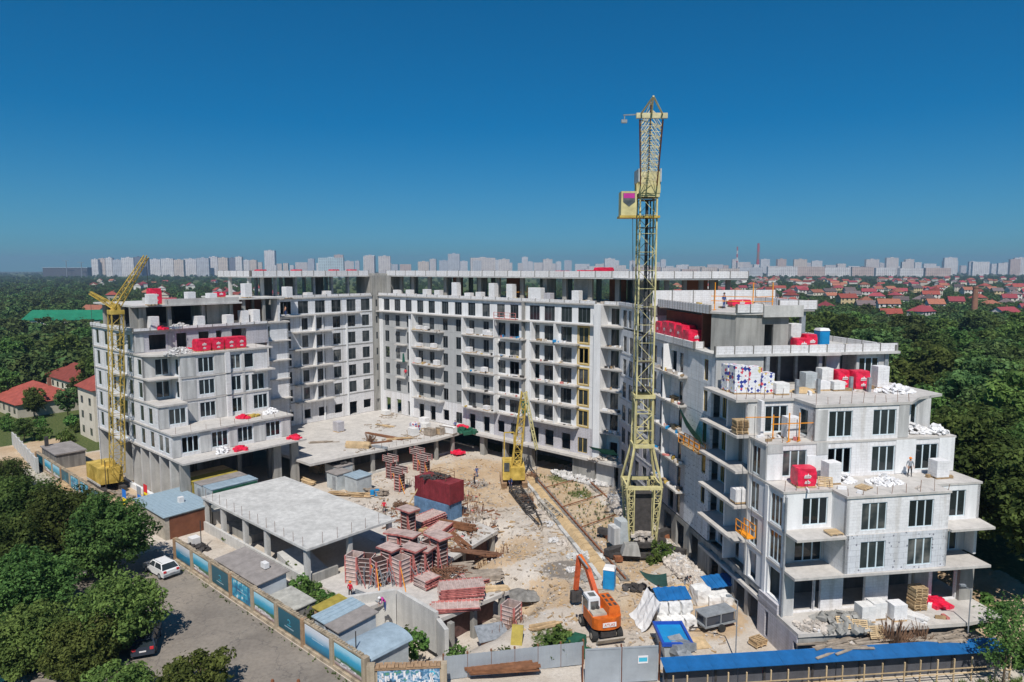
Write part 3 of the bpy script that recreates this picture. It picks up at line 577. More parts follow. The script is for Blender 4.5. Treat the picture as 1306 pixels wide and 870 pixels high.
slab(RW,rect(-.5,15.6,36.6,50),31.0,31.2,'concrete_light','roof_slab'); parapet(RW,(-.5,36.5),0,16.1,31.2,.95,2.75,.3); cols(RW,[(1.5,38.5),(4.5,38.2),(7.2,38.5),(9.5,38.2),(11.2,38.5),(13.6,38.4),(5,43),(10,43),(14,43)],27.34,31.0,.6,'concrete_dark',.4); bxp(RW,'inner_wall',8.2,11.6,40.5,40.8,27.34,30.98,'brown_board'); bxp(RW,'inner_wall',1,4,41.5,41.8,27.34,30.98,'concrete')
slab(RW,rect(-.35,16,18.6,32.3),23.65,23.87,'slab_dusty','terrace'); parapet(RW,(-.38,32.2),R(-90),13.7,23.87,.72,2.7,.3,jit=.2); parapet(RW,(-.1,18.55),0,1.0,23.87,.72,1,.28)
# cross wall behind the red packs: blocks, concrete beam, blocks
Wall(RW,(-.1,32.1),0,23.87,2.7,6,[],'block_wall'); bxp(RW,'beam',-.1,7,31.95,32.38,26.57,27.8,'concrete'); parapet(RW,(-.1,32.0),0,17.2,27.8,1.95,2.85,.3)
# ---- near block
NB=thing('apartment_building','near white block with stepped terraces and tall three-pane windows','building',PR(0,0),RR)
def _near(): pass
def X3(c,w=2.35): return (c-w/2,c+w/2,.3,2.68,3)
# storey 3.85 - 7.15: open, with piers
Wall(NB,(0,.35),0,3.0,3.93,18.5,[(1.1,3.1,.1,3.75,'open'),(3.2,3.75,.1,3.75,'open'),(5.85,8.0,.1,3.75,'open'),(10.27,12.44,.1,3.75,'open'),(14.6,17.0,.1,3.75,'open')],'block_wall')
bxp(NB,'concrete_pier',12.5,13.9,.0,.36,3.01,6.9,'concrete'); bxp(NB,'concrete_pier',17.1,18.5,.0,.36,3.01,6.9,'concrete'); bxp(NB,'corner_pier',-.06,1.0,.0,.36,3.01,6.9,'panel_gray')
# storey 7.15 - 10.45
Wall(NB,(4.45,-1.6),0,7.15,3.28,9.6,[X3(2.55),X3(7.0)],'foam_wall_dots'); Wall(NB,(.1,1.2),0,7.15,3.28,4.4,[(1.5,4.1,.05,2.7,3)],'panel_gray'); Wall(NB,(14.05,1.2),0,7.15,3.28,4.4,[(1.3,3.6,.05,2.7,3)],'panel_gray')
Wall(NB,(14.05,-1.6),R(90),7.15,3.28,2.8,[],'foam_wall'); Wall(NB,(4.45,1.2),R(-90),7.15,3.28,2.8,[],'foam_wall')
# storey 10.45 - 13.8
Wall(NB,(4.45,-1.5),0,10.45,3.33,9.65,[X3(2.57),X3(7.0)],'block_wall'); Wall(NB,(.0,.45),0,10.45,3.33,4.46,[X3(2.9)],'white_render'); Wall(NB,(14.1,.2),0,10.45,3.33,4.6,[(1.6,3.2,.3,2.68,2)],'white_render')
Wall(NB,(4.45,.45),R(-90),10.45,3.33,1.95,[],'white_render'); Wall(NB,(14.1,-1.5),R(90),10.45,3.33,1.7,[],'block_wall'); Wall(NB,(18.7,.2),R(90),7.15,6.6,17,[],'white_render')
# storey 13.8 - 17.15
Wall(NB,(0,3.45),0,13.8,3.33,18.8,[X3(2.7),X3(7.1),X3(11.5),X3(15.95)],'block_wall'); Wall(NB,(18.8,3.45),R(90),13.8,3.3,14,[],'white_render')
bxp(NB,'foam_panel',.02,1.5,3.39,3.446,13.85,16.2,'white_render'); bxp(NB,'foam_panel',3.9,5.9,3.385,3.446,13.85,15.9,'white_render'); bxp(NB,'foam_panel',12.7,14.75,3.385,3.446,13.85,17.0,'white_render'); bxp(NB,'foam_panel',17.15,18.78,3.385,3.446,13.85,17.0,'white_render')
bxp(NB,'corner_panel',.02,1.5,3.38,3.446,16.25,17.05,'panel_gray'); bxp(NB,'corner_panel',4.75,5.9,3.38,3.446,15.95,17.05,'panel_gray')
# storey 17.15 - 20.45
Wall(NB,(0,7.1),0,17.15,3.25,4.6,[(1.8,4.1,.1,2.6,3)],'block_wall'); Wall(NB,(4.6,7.1),R(-90),17.15,3.25,3.5,[(1.1,2.4,.2,2.6,1)],'block_wall'); Wall(NB,(4.6,3.6),0,17.15,3.25,9.4,[X3(2.55),X3(6.95)],'block_wall'); Wall(NB,(14.0,5.9),0,17.15,3.25,4.2,[(2.1,2.7,.2,2.6,1)],'white_render'); Wall(NB,(14,3.6),R(90),17.15,3.25,2.3,[],'panel_gray'); Wall(NB,(18.2,5.9),R(90),17.15,3.25,12,[],'panel_gray')
bxp(NB,'corner_panel',.02,1.7,7.04,7.096,17.2,20.2,'panel_gray'); bxp(NB,'corner_panel',4.62,5.8,3.54,3.596,17.2,20.0,'panel_gray'); bxp(NB,'corner_panel',12.95,13.98,3.54,3.596,17.2,20.2,'panel_gray'); bxp(NB,'corner_panel',16.75,18.18,5.84,5.896,17.2,20.2,'panel_gray')
# terrace slabs
slab(NB,[(-.3,-2.85),(14.8,-3.5),(18.6,-3.0),(18.6,16),(-.3,16)],2.7,3.0,'slab_dusty','front_terrace')
Wall(NB,(-.2,-2.75),0,-.2,2.89,15.0,[],'concrete',name='terrace_wall'); Wall(NB,(14.75,-2.7),R(90),-.2,2.89,9,[],'concrete',name='terrace_wall')
slab(NB,[(-.1,-1.7),(4.4,-1.75),(18.1,-2.05),(18.1,14),(-.1,14)],6.93,7.15,'slab_dusty','balcony_slab')
slab(NB,[(-.1,-1.8),(4.38,-1.8),(4.38,-1.58),(14.15,-1.58),(14.15,-1.9),(18.4,-1.9),(18.8,0.1),(18.8,14),(-.1,14)],10.25,10.45,'slab_dusty','balcony_slab')
slab(NB,[(-.12,.4),(4.38,.4),(4.38,-1.6),(14.2,-1.6),(14.2,.15),(18.85,.15),(18.85,14),(-.12,14)],13.6,13.8,'slab_dusty','terrace')
slab(NB,[(-.12,3.4),(18.9,3.4),(19.0,14),(-.12,14)],16.95,17.15,'slab_dusty','terrace')
slab(NB,[(-1.25,6.9),(4.55,6.9),(4.55,3.5),(14.2,3.5),(16.5,5.4),(20.0,6.6),(19.6,14.1),(-1.1,14.1)],20.22,20.47,'slab_dusty','terrace')
for z0,z1,f in ((3.02,6.9,.7),(7.2,10.2,3.0),(10.5,13.55,3.0),(13.85,16.9,6.4),(17.2,20.2,9.0)): bxp(NB,'partition',.6,18.2,f+3,f+3.2,z0,z1,'concrete_dark')
bxp(NB,'rear_wall',.3,18.6,16.5,16.8,0,23.6,'block_wall')
# left facade of the near block, v from 14.4 down to 0
for k in range(0,6):
    z0=RZ[k]; h=RZ[k+1]-z0-.03
    fv=(0,.35,.35,.45,3.45,7.1)[k]
    if k==0:
        left(NB,14.4,-.3,4.1,11.0,[(.6,2.6,.3,3.6,'open'),(3.2,5.4,.3,3.6,'open'),(6.0,8.0,.3,3.6,'open'),(8.7,10.4,.3,3.6,'open')],'concrete'); left(NB,3.4,-.3,3.0,6.1,[(1.2,1.75,.5,2.8,'open'),(5.6,6.1,.3,2.4,'open')],'block_wall_lavender',u=-.32); bxp(NB,'ground_wall',-.3,.2,.36,3.4,2.7,3.84,'block_wall_lavender')
        continue
    if k>=1:
        left(NB,14.4,z0,h,8.2,[(.6,1.5,.1,2.6,2,'frame_ochre'),(2.2,2.9,.1,2.6,1,'frame_ochre'),(6.0,7.3,.1,2.6,2)] if k>1 else [(.6,2.2,.1,2.6,'open'),(3.2,5,.1,2.6,'open'),(6,7.4,.1,2.6,'open')],'block_wall',u=.9,frame='frame_dark')
        if k>=2: slab(NB,rect(-1.35,.9,6.4,14.2),z0-.2,z0+.04,'slab_dusty','balcony_slab')
        bxp(NB,'balcony_fin',-.45,.89,10.0,10.2,z0+.05,RZ[k+1]-.22,'white_render')
    if fv<6:
        L=6.2-max(fv,0); ops=[(.35,1.75,.15,2.75,2 if k>1 else 'open')]
        if fv<1: ops+= [(6.2-2.45,6.2-.55,.15,2.75,3 if k>1 else 'open')]
        left(NB,6.2,z0,h,L,ops,'white_render' if k<4 else 'panel_gray',u=-.05)
        Wall(NB,(-.05,6.2),0,z0,h,1.0,[],'panel_gray') if 0 else bxp(NB,'column',-.12,.35,6.2,6.5,z0,z0+h,'concrete_light')
bxp(NB,'column_strip',-.16,-.052,2.75,3.25,3.5,13.6,'white_render'); bxp(NB,'downpipe',-.2,-.055,-.15,.0,0,13.5,'steel_gray')
# set-back storey and penthouse
Wall(NB,(-.1,13.45),0,20.47,3.15,5.2,[],'plaster_gray'); left(NB,14.4,20.47,3.1,.9,[],'foam_wall',u=-.1)
Wall(NB,(12.3,13.6),0,20.47,3.15,1.5,[],'concrete_light'); Wall(NB,(15.8,13.6),0,20.47,3.15,3.8,[(.3,2.6,.2,2.7,3)],'panel_gray'); bxp(NB,'inner_wall',5,16,16.2,16.5,20.47,23.6,'dark_board')
cols(NB,[(5.4,13.3),(11.3,13.3),(14.0,14.2),(19.2,13.6)],20.47,23.6,.38,'steel_gray'); cols(NB,[(8,15.5),(10,15.5)],20.47,23.6,.3,'steel_gray')
slab(NB,[(-.3,13.2),(9.8,13.0),(10.6,12.5),(13.2,12.5),(13.6,12.95),(20.4,12.95),(19.2,32),(-.1,20)],23.6,23.86,'concrete_light','roof_terrace')
parapet(NB,(-.3,13.25),0,20.6,23.86,.8,2.06,.28); parapet(NB,(20.2,13.3),R(93),17,23.86,.6,2.4,.28)
PH=[(.9,16.6),(2.4,14.4),(8.2,14.4),(8.2,18),(.9,18)]
m=M(); i=0
Wall(NB,(2.4,14.4),0,23.86,4.0,5.9,[(3.2,4.2,.05,2.9,'open')],'concrete'); 
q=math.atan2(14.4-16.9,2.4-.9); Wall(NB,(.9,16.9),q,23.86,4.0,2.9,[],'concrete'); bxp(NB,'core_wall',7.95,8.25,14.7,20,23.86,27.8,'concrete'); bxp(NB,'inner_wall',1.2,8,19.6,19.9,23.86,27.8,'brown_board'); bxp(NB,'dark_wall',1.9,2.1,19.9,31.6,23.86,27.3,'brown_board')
slab(NB,[(.7,16.8),(2.2,14.2),(8.6,14.0),(8.6,18.6),(14.0,18.6),(14.0,31.6),(.7,31.6)],27.8,28.02,'slab_dusty','roof_deck')
bxp(NB,'edge_beam',5.2,9.6,13.85,14.15,27.55,28.75,'concrete_light'); parapet(NB,(2.3,14.05),0,2.9,28.02,.85,1.45,.25); parapet(NB,(9.62,18.5),0,4.6,28.02,1.0,2.3,.25); parapet(NB,(14.1,18.6),R(90),12.8,28.02,.9,2.5,.25)
parapet(NB,(.62,31.4),R(-90),14.4,27.75,.9,.75,.28)
cols(NB,[(10.6,19.2),(12.9,19.2),(10.6,25),(13.4,25)],23.86,27.8,.5,'steel_gray')
cols(NB,[(u,v) for u,v in ((3.4,10.4),(6.0,8.8),(8.2,8.7),(13.6,8.6),(12.2,9.4))],20.47,21.9,.3,'steel_gray')
# ================================================================ concrete canopy frame and retaining walls
CP=thing('concrete_canopy','flat grey concrete slab roof on square columns in the middle of the site','canopy',PA(0,0),RA)
M().prism([(27.6,-48.6),(51.7,-48.6),(51.7,-37.2),(27.6,-37.2)],3.95,4.2).build('roof_slab','concrete_light',CP)
cols(CP,[(28.0,-48.2),(32.6,-48.2),(38.1,-48.2),(43.0,-48.2),(50.9,-48.1),(51.0,-43.0),(51.1,-37.7),(44,-38),(36,-38),(28.2,-37.8),(36,-43),(43,-43)],-.3,3.94,.5,'concrete_light')
m=M()
for i in range(13): m.cyl((28.5+i*1.85,-48.4,4.2),(28.5+i*1.85,-48.4,5.3+rnd(-.15,.2)),.022,5)
for i in range(6): m.cyl((51.5,-46.6+i*1.8,4.2),(51.5,-46.6+i*1.8,5.4),.022,5)
kind(m.build('starter_bars','rust_bars',CP),'stuff')
bxp(CP,'low_wall',28.3,50.6,-48.75,-48.46,-.3,1.2,'concrete_light'); bxp(CP,'low_wall',50.9,51.2,-47.6,-44.6,-.2,1.0,'concrete')
m=M(); m.box(30,36.5,-46.9,-44.6,.0,1.0); m.build('ramp_block','concrete',CP); m=M(); m.hexa([(44.5,-47.9,0),(50,-47.9,0),(50,-44.8,0),(44.5,-44.8,0),(44.5,-47.9,1.6),(50,-47.9,.2),(50,-44.8,.2),(44.5,-44.8,1.6)]); m.build('ramp_block','concrete_light',CP)
LS=M(); LS.prism([(51.2,-47.4),(59.5,-47.2),(59.9,-43.2),(66.3,-43.6),(67.4,-35.3),(57.6,-34.9),(55.6,-24.3),(41,-22.8),(41,-36.8),(51.2,-36.8)],-.32,.06); kind(LS.build('lower_deck','slab_dusty',None,PA(0,0),RA),'structure')
RT=thing('retaining_wall','pale concrete retaining wall turning a corner below the formwork yard','retaining wall',PA(0,0),RA)
def wseg(p,q,t,z0,z1,mt,nm):
    d=Vector((q[0]-p[0],q[1]-p[1],0)).normalized(); n=Vector((-d.y,d.x,0))*t/2; m=M()
    m.prism([(p[0]-n.x,p[1]-n.y),(q[0]-n.x,q[1]-n.y),(q[0]+n.x,q[1]+n.y),(p[0]+n.x,p[1]+n.y)],z0,z1); return m.build(nm,mt,RT)
wseg((57.3,-48.6),(60.0,-43.9),.4,-3,.95,'concrete_light','wall_face'); wseg((60.2,-43.75),(66.4,-44.2),.4,-3,.95,'concrete_light','wall_face'); wseg((66.6,-44.2),(68.6,-45.0),.4,-3,.4,'concrete_light','wall_face')
BSH=thing('basement_shuttering','dark brown shuttered wall with piers under the lower deck edge','shuttering',PA(0,0),RA)
bxp(BSH,'board_wall',65.6,65.8,-43.4,-36,-3.4,-.33,'form_dark'); bxp(BSH,'board_wall',57.5,65.4,-36.6,-36.4,-3.4,-.33,'form_dark'); bxp(BSH,'board_wall',54.6,54.8,-34.8,-25.4,-3.4,-.33,'form_dark'); bxp(BSH,'board_wall',42,54.5,-25.3,-25.1,-3.4,-.33,'concrete_dark')
for a,b in ((67.0,-36),(67,-40),(67,-43),(62,-35.6),(57.2,-35.4),(55.2,-30),(55.2,-25)): bxp(BSH,'pier',a-.25,a+.25,b-.25,b+.25,-3.4,-.33,'concrete')

# ================================================================ cranes
random.seed(21)
def lattice(root,p,q,ax,ay,w0,w1,n,mc,mb,tc=.16,tb=.07,cname='chord',bname='bracing',x=True,sides=4):
    """box lattice from p to q; ax, ay are the section axes; each chord is a part, the thin braces one part"""
    p=Vector(p);q=Vector(q);ax=Vector(ax);ay=Vector(ay)
    cs=[(-1,-1),(1,-1),(1,1),(-1,1)] if sides==4 else [(-1,-1),(1,-1),(0,1)]
    w0=w0 if isinstance(w0,tuple) else (w0,w0); w1=w1 if isinstance(w1,tuple) else (w1,w1)
    def pt(i,t):
        wx=(w0[0]*(1-t)+w1[0]*t)/2; wy=(w0[1]*(1-t)+w1[1]*t)/2
        return p.lerp(q,t)+ax*cs[i][0]*wx+ay*cs[i][1]*wy
    for i in range(len(cs)):
        M().bar(pt(i,0),pt(i,1),tc).build(cname,mc,root)
    m=M(); k=len(cs)
    for s in range(n):
        t0,t1=s/n,(s+1)/n
        for i in range(k):
            j=(i+1)%k
            m.bar(pt(i,t0),pt(j,t0),tb)
            if s%2: m.bar(pt(i,t0),pt(j,t1),tb)
            else: m.bar(pt(j,t0),pt(i,t1),tb)
            if x=='x': (m.bar(pt(j,t0),pt(i,t1),tb) if s%2 else m.bar(pt(i,t0),pt(j,t1),tb))
    kind(m.build(bname,mb,root),'stuff')
TC=thing('tower_crane','tall pale yellow lattice tower crane standing on rails by the right wing','crane',(14.95,76.7,0),0)
X,Y,Z=(1,0,0),(0,1,0),(0,0,1)
lattice(TC,(0,0,18.2),(.0,0,40.4),X,Y,1.85,1.85,11,'crane_pale','crane_pale',.16,.055,'mast_chord','mast_bracing')
lattice(TC,(0,0,12.3),(0,0,18.2),X,Y,2.0,1.9,3,'crane_pale','crane_pale',.2,.09,'mast_chord','mast_bracing')
for z,nm in ((18.2,'collar'),(12.5,'collar'),(7.9,'portal_beam')):
    m=M(); wd=1.12 if z>10 else 1.9
    for s in (-1,1): m.box(-wd,wd,s*wd-.1,s*wd+.1,z-.22,z+.2); m.box(s*wd-.1,s*wd+.1,-wd+.1,wd-.1,z-.21,z+.19)
    m.build(nm,'crane_pale',TC)
for sx in (-1,1):
    for sy in (-1,1):
        M().bar((sx*1.02,sy*1.02,12.5),(sx*1.98,sy*1.98,7.9),.2).build('portal_strut','crane_pale',TC)
        lg=bpy.data.objects.new('portal_leg',None); COL.objects.link(lg); lg.parent=TC
        lattice(lg,(sx*1.55,sy*1.55,7.9),(sx*1.3,sy*1.3,1.5),X,Y,(.85,.85),(.5,.5),7,'crane_pale','crane_pale',.13,.055,'leg_chord','leg_bracing')
m=M(); m.box(-1.1,1.1,-1.1,1.1,2.0,6.9); m.build('machinery_house','steel_dark',TC)
m=M()
for i in range(26): m.rbox((rnd(-1.2,1.2),rnd(-1.7,-1.2),rnd(1.6,2.5)),(.5,.5,.35),Matrix.Rotation(rnd(0,3),3,'Z'))
kind(m.build('ballast_stones','rubble_mix',TC),'stuff')
M().cyl((0,0,1.0),(0,0,1.55),2.3,20).build('slewing_ring','steel_dark',TC)
m=M(); m.bar((-4.4,-3.4,.95),(4.4,3.4,.95),.8,.7); m.bar((-4.4,3.4,.93),(4.4,-3.4,.93),.76,.66); m.bar((-4.2,-3.3,.62),(4.2,-3.3,.62),.5,.5); m.box(-3.0,3.0,-.4,.4,.66,1.2); m.build('undercarriage','steel_dark',TC)
for sx in (-1,1):
    for sy in (-1,1):
        b=M().box(-.45,.45,-1.0,1.0,.18,.75).build('bogie','crane_rust',TC,(sx*3.3,sy*3.1,0),R(13)); M().cyl((-.15,-.6,.32),(.15,-.6,.32),.22,10).cyl((-.15,.6,.32),(.15,.6,.32),.22,10).build('wheels','steel_dark',b)
for x0,y0,h,mt in ((-3.1,-1.2,3.2,'panel_gray'),(-2.35,-1.0,3.9,'cabin_gray')): M().box(-.55,.55,-.8,.8,0,h-1.2).build('counterweight',mt,TC,(x0,y0,1.2),R(20))
m=M(); m.hexa([(-1.6,-1.0,1.2),(1.0,-1.3,1.2),(1.0,.6,1.2),(-1.6,.8,1.2),(-1.1,-.7,2.6),(.7,-.9,2.6),(.7,.4,2.6),(-1.1,.5,2.6)]); m.build('counterweight','concrete',TC,(-1.5,-3.2,-.1)).scale=(.8,.8,.8)
# head, cab and the raised jib that points at the viewer
m=M(); m.box(-1.15,1.15,-1.15,1.15,40.3,40.7); m.box(-1.2,1.2,-1.2,-1.1,40.7,43.0); m.box(-1.2,1.2,1.1,1.2,40.7,43.0); m.build('head_frame','crane_pale',TC)
m=M(); m.box(-1.25,-1.1,-1.4,1.3,41.9,43.3); m.box(1.1,1.25,-1.4,1.3,41.9,43.3); m.build('pivot_plate','cabin_gray',TC)
lattice(TC,(0,-.6,42.2),(-3.75,-20.2,45.1),X,(0,.18,.98),(1.8,1.5),(1.85,1.45),15,'crane_rust','crane_cream',.13,.05,'jib_chord','jib_bracing',sides=3)
M().box(-5.0,-2.5,-20.6,-20.3,44.5,44.9).build('tip_beam','crane_cream',TC)
tp=(-4.4,-24.2,45.3)
for q in ((-4.65,-20.4,44.8),(-2.85,-20.4,44.8),(-3.75,-20.4,45.6),(-3.75,-20.4,44.85)): M().bar(q,tp,.11).build('tip_strut','crane_cream',TC)
m=M(); m.bar((-5.0,-20.4,44.8),(-6.1,-20.9,44.65),.09); m.bar((-6.0,-20.85,44.7),(-6.0,-20.85,44.3),.07); m.box(-6.25,-5.8,-21,-20.7,44.05,44.3); m.build('pulley_arm','steel_gray',TC)
cb=M(); cb.hexa([(-3.05,-1.2,38.3),(-1.35,-1.2,38.3),(-1.35,.6,38.3),(-3.05,.6,38.3),(-3.05,-1.2,40.9),(-1.35,-1.2,40.9),(-1.35,.6,40.9),(-3.05,.6,40.9)]); cabo=cb.build('cab','crane_pale',TC)
m=M(); m.poly([(-2.85,-1.23,40.7),(-2.85,-1.23,39.75),(-2.2,-1.23,39.25),(-1.55,-1.23,39.75),(-1.55,-1.23,40.7)]); m.build('windscreen','glass',cabo); m=M(); m.poly([(-2.8,-1.245,40.68),(-2.8,-1.245,40.15),(-1.6,-1.245,40.15),(-1.6,-1.245,40.68)]); m.build('painted_reflection','matte_magenta',cabo)  # magenta panel paints the reflection across the top of the windscreen
M().box(-3.2,1.2,-1.3,.7,38.05,38.28).build('cab_platform','crane_yellow',TC)
m=M(); m.bar((-1.75,-1.1,38.0),(-1.3,-1.0,19),.05); m.bar((0,0,40),(0,0,18.5),.3); m.bar((.45,.3,40),(.45,.3,18.5),.12); m.build('rope','rope',TC)
m=M()
for z in range(19,41,3): m.box(-.9,.9,-.9,.9,z,z+.05)
kind(m.build('landing','steel_dark',TC),'stuff')
# --- small yellow crane on the street side
YC=thing('tower_crane','small yellow lattice crane with short raised jib beside the left wing','crane',PA(3.6,-50.3),RA)
lattice(YC,(0,0,2.8),(3.3,0,26.2),X,Y,1.55,1.5,16,'crane_yellow','crane_yellow',.13,.055,'mast_chord','mast_bracing')
m=M(); m.box(2.5,4.2,-.85,.85,26.2,26.8); m.box(2.9,3.8,-.5,.5,26.8,27.6); m.build('head','crane_yellow',YC)
lattice(YC,(3.5,0,27.4),(8.3,2.6,34.2),(-.4,.9,0),(-.7,-.3,.65),(1.1,.8),(.5,.4),8,'crane_yellow','crane_yellow',.11,.045,'jib_chord','jib_bracing')
lattice(YC,(3.2,0,27.2),(.9,-2.3,29.2),(.7,-.7,0),(.4,.3,.8),(.8,.6),(.4,.35),5,'crane_yellow','crane_yellow',.11,.05,'strut_chord','strut_bracing')
m=M(); m.bar((8.3,2.6,34.2),(8.3,2.6,30),.05); m.bar((.9,-2.3,29.2),(-1.2,-1.6,4),.05); m.build('rope','rope',YC)
m=M(); m.hexa([(-6.6,-2.1,1.3),(-.5,-2.1,1.3),(.2,.7,1.3),(-6.6,.7,1.3),(-6.6,-2.1,3.6),(-.5,-2.1,3.6),(.2,.7,3.6),(-6.6,.7,3.6)]); hs_=m.build('machinery_house','crane_yellow',YC); M().box(-3.6,-1.6,-1.0,.3,3.6,4.3).build('winch','crane_yellow',hs_); M().box(-6.5,-.6,-2.16,-2.1,.98,1.28).build('rim','concrete_light',hs_)
M().cyl((-3,-.7,.7),(-3,-.7,1.35),1.3,16).build('slewing_ring','steel_dark',YC)
for s in (-1,1): M().box(-6.2,1.0,s*1.2-.35,s*1.2+.35,.05,.85).build('track','steel_dark',YC,(0,-.7,0))
# --- crawler crane in the courtyard
CC=thing('crawler_crane','yellow crawler crane with folded lattice boom parked in the courtyard','crane',(.2,101.2,0),R(4))
for s in (-1,1):
    m=M(); m.hexa([(s*1.55-.4,-2.6,.1),(s*1.55+.4,-2.6,.1),(s*1.55+.4,2.6,.1),(s*1.55-.4,2.6,.1),(s*1.55-.4,-2.9,.9),(s*1.55+.4,-2.9,.9),(s*1.55+.4,2.9,.9),(s*1.55-.4,2.9,.9)]); m.build('track','fence_brown',CC)
M().box(-1.0,1.0,-1.6,1.6,.3,1.1).build('undercarriage','steel_dark',CC)
m=M(); m.hexa([(-1.6,-2.2,1.15),(1.6,-2.2,1.15),(1.6,2.6,1.15),(-1.6,2.6,1.15),(-1.6,-2.2,3.0),(1.6,-2.2,3.0),(1.6,2.4,3.4),(-1.6,2.4,3.4)]); m.build('body','crane_yellow',CC)
m=M(); m.hexa([(-1.75,-2.5,1.3),(-.6,-2.5,1.3),(-.6,-.6,1.3),(-1.75,-.6,1.3),(-1.75,-2.4,4.2),(-.6,-2.4,4.2),(-.6,-.6,4.2),(-1.75,-.6,4.2)]); cb=m.build('cab','crane_yellow',CC); M().box(-1.55,-.75,-2.53,-2.46,2.6,3.9).box(-1.8,-1.74,-2.2,-.9,2.6,3.9).build('cab_window','glass',cb)
lattice(CC,(.3,-1.0,2.6),(1.6,-.4,14.2),(1,0,0),(0,1,0),(1.3,1.1),(.75,.6),9,'crane_yellow','crane_yellow',.15,.08,'boom_chord','boom_bracing')
lattice(CC,(1.7,-.6,14.1),(3.4,-1.6,5.6),(.9,0,.2),(0,1,0),(.5,.4),(.35,.3),6,'crane_pale','crane_pale',.12,.06,'fly_jib_chord','fly_jib_bracing')
m=M(); m.bar((-1.3,1.6,3.2),(-1.3,1.2,7.6),.18); m.bar((.2,1.6,3.2),(.2,1.2,7.6),.18); m.bar((-1.3,1.2,7.6),(.2,1.2,7.6),.18); m.build('gantry','crane_yellow',CC)
m=M(); m.bar((3.4,-1.6,5.6),(3.4,-1.6,1.2),.06); m.bar((-.5,1.2,7.6),(1.5,-.4,14),.05); m.build('rope','rope',CC); M().box(3.2,3.6,-1.8,-1.4,.7,1.3).build('hook','steel_dark',CC)
LB=thing('boom_section','black lattice boom section lying on the ground in front of the yellow crawler crane','crane boom',(.4,97.4,.45),0)
d=Vector((2.9,-13.0,0)).normalized(); lattice(LB,(0,0,0),(2.2,-9.6,0),(d.y,-d.x,0),Z,(1.7,.8),(1.3,.7),9,'steel_dark','steel_dark',.16,.09,'boom_chord','boom_bracing')
m=M(); q=Vector((2.2,-9.6,0)); n=Vector((d.y,-d.x,0))
for s in (-1,1): m.bar(q+n*.6*s,q+Vector((1.0,-4.6,0))+n*.18*s,.14)
m.bar(q+n*.7,q-n*.7,.14); m.bar(q+Vector((.3,-1.5,0))-n*1.0,q+Vector((.3,-1.5,0))-n*.2,.14); m.build('boom_head','steel_dark',LB)
# --- rails
def rail(pts,nm,label):
    t=thing(nm,label,'rail',(0,0,0),0); p,q=[Vector((*a[:2],.0)) for a in pts]; L=(q-p).length; d=(q-p)/L; n=Vector((-d.y,d.x,0))
    m=M(); m.bar(p+Vector((0,0,.34)),q+Vector((0,0,.34)),.16,.2); m.build('rail_head','crane_rust',t)
    m=M(); m.bar(p+Vector((0,0,.1)),q+Vector((0,0,.1)),.95,.24); m.build('rail_bed','concrete_dark',t)
    sm=M().bar((-.62,0,0),(.62,0,0),.28,.16).mesh('sleeper','wood_gray')
    for i in range(int(L/1.4)):
        c=p+d*(i*1.4+.3); link('sleeper',sm,t,(c.x,c.y,.2),math.atan2(n.y,n.x)+rnd(-.06,.06))
def berm():
    t=[o for o in bpy.data.objects if o.name=='crane_rail'][0]; p=Vector(PA(44,-5.2)); q=Vector(PA(74.5,-26.8)); d=(q-p).normalized(); n=Vector((d.y,-d.x,0)); m=M(); rs=random.Random(2)
    for i in range(24):
        a=p.lerp(q,i/24); b=p.lerp(q,(i+1)/24-.003); h0=.55+rs.uniform(-.1,.1)
        m.hexa([a+n*.9,b+n*.9,b-n*.5,a-n*.5,a+n*.25+Vector((0,0,h0)),b+n*.25+Vector((0,0,h0)),b-n*.45+Vector((0,0,h0)),a-n*.45+Vector((0,0,h0))])
    kind(m.build('sandy_berm','sand_heap',t),'stuff')
rail((PA(43.5,-3.6),PA(75.0,-25.6)),'crane_rail','rusty crane rail on the side of the sandy yard road')
rail((PA(45.2,4.4),PA(75.5,-17.0)),'crane_rail','rusty crane rail running close along the right wing')
berm()
for i,t_ in enumerate((.2,.42,.62)):
    a=Vector(PA(43.5+31.5*t_,-3.6-22*t_,.3)); b=Vector(PA(45.2+30.3*t_,4.4-21.4*t_,.3)); tag(M().bar(a,b,.1).build('tie_bar','crane_rust'),('thin tie bar across the far end of the sandy rail bed','thin tie bar across the middle of the sandy rail bed','thin tie bar across the rail bed just before the tower crane')[i],'tie bar','tie bars between the crane rails')
# ================================================================ excavator
EX=thing('excavator','orange wheeled excavator with white cab and red arm near the front gate','excavator',(7.98,58.31,0),R(14))
def wheel(root,x,y,r=.52,w_=.5,name='wheel'):
    m=M().cyl((x-w_/2,y,r),(x+w_/2,y,r),r,14); o=m.build(name,'rubber',root); M().cyl((x-w_/2-.02,y,r),(x+w_/2+.02,y,r),r*.5,10).build('hub','tan_paint',o)
for x in (-1.15,1.15):
    for y in (-1.3,1.5): wheel(EX,x,y)
M().box(-.7,.7,-1.9,2.2,.55,1.05).build('chassis','steel_dark',EX); m=M(); m.hexa([(-1.25,-2.3,.25),(1.25,-2.3,.25),(1.25,-2.05,.25),(-1.25,-2.05,.25),(-1.25,-2.75,.8),(1.25,-2.75,.8),(1.25,-2.5,.8),(-1.25,-2.5,.8)]); m.build('dozer_blade','tan_paint',EX)
M().cyl((0,0,1.05),(0,0,1.25),.9,16).build('turntable','steel_dark',EX)
bodyM=M(); n_=10; pts=[(-1.35,.9),(-1.35,-1.3)]+[(1.35*math.sin(t),-1.3-.75*math.cos(t)) for t in [ -1.2+2.4*i/6 for i in range(7)]]+[(1.35,-1.3),(1.35,.9)]
bodyM.prism(pts,1.25,2.25); bd=bodyM.build('counterweight_body','orange',EX)
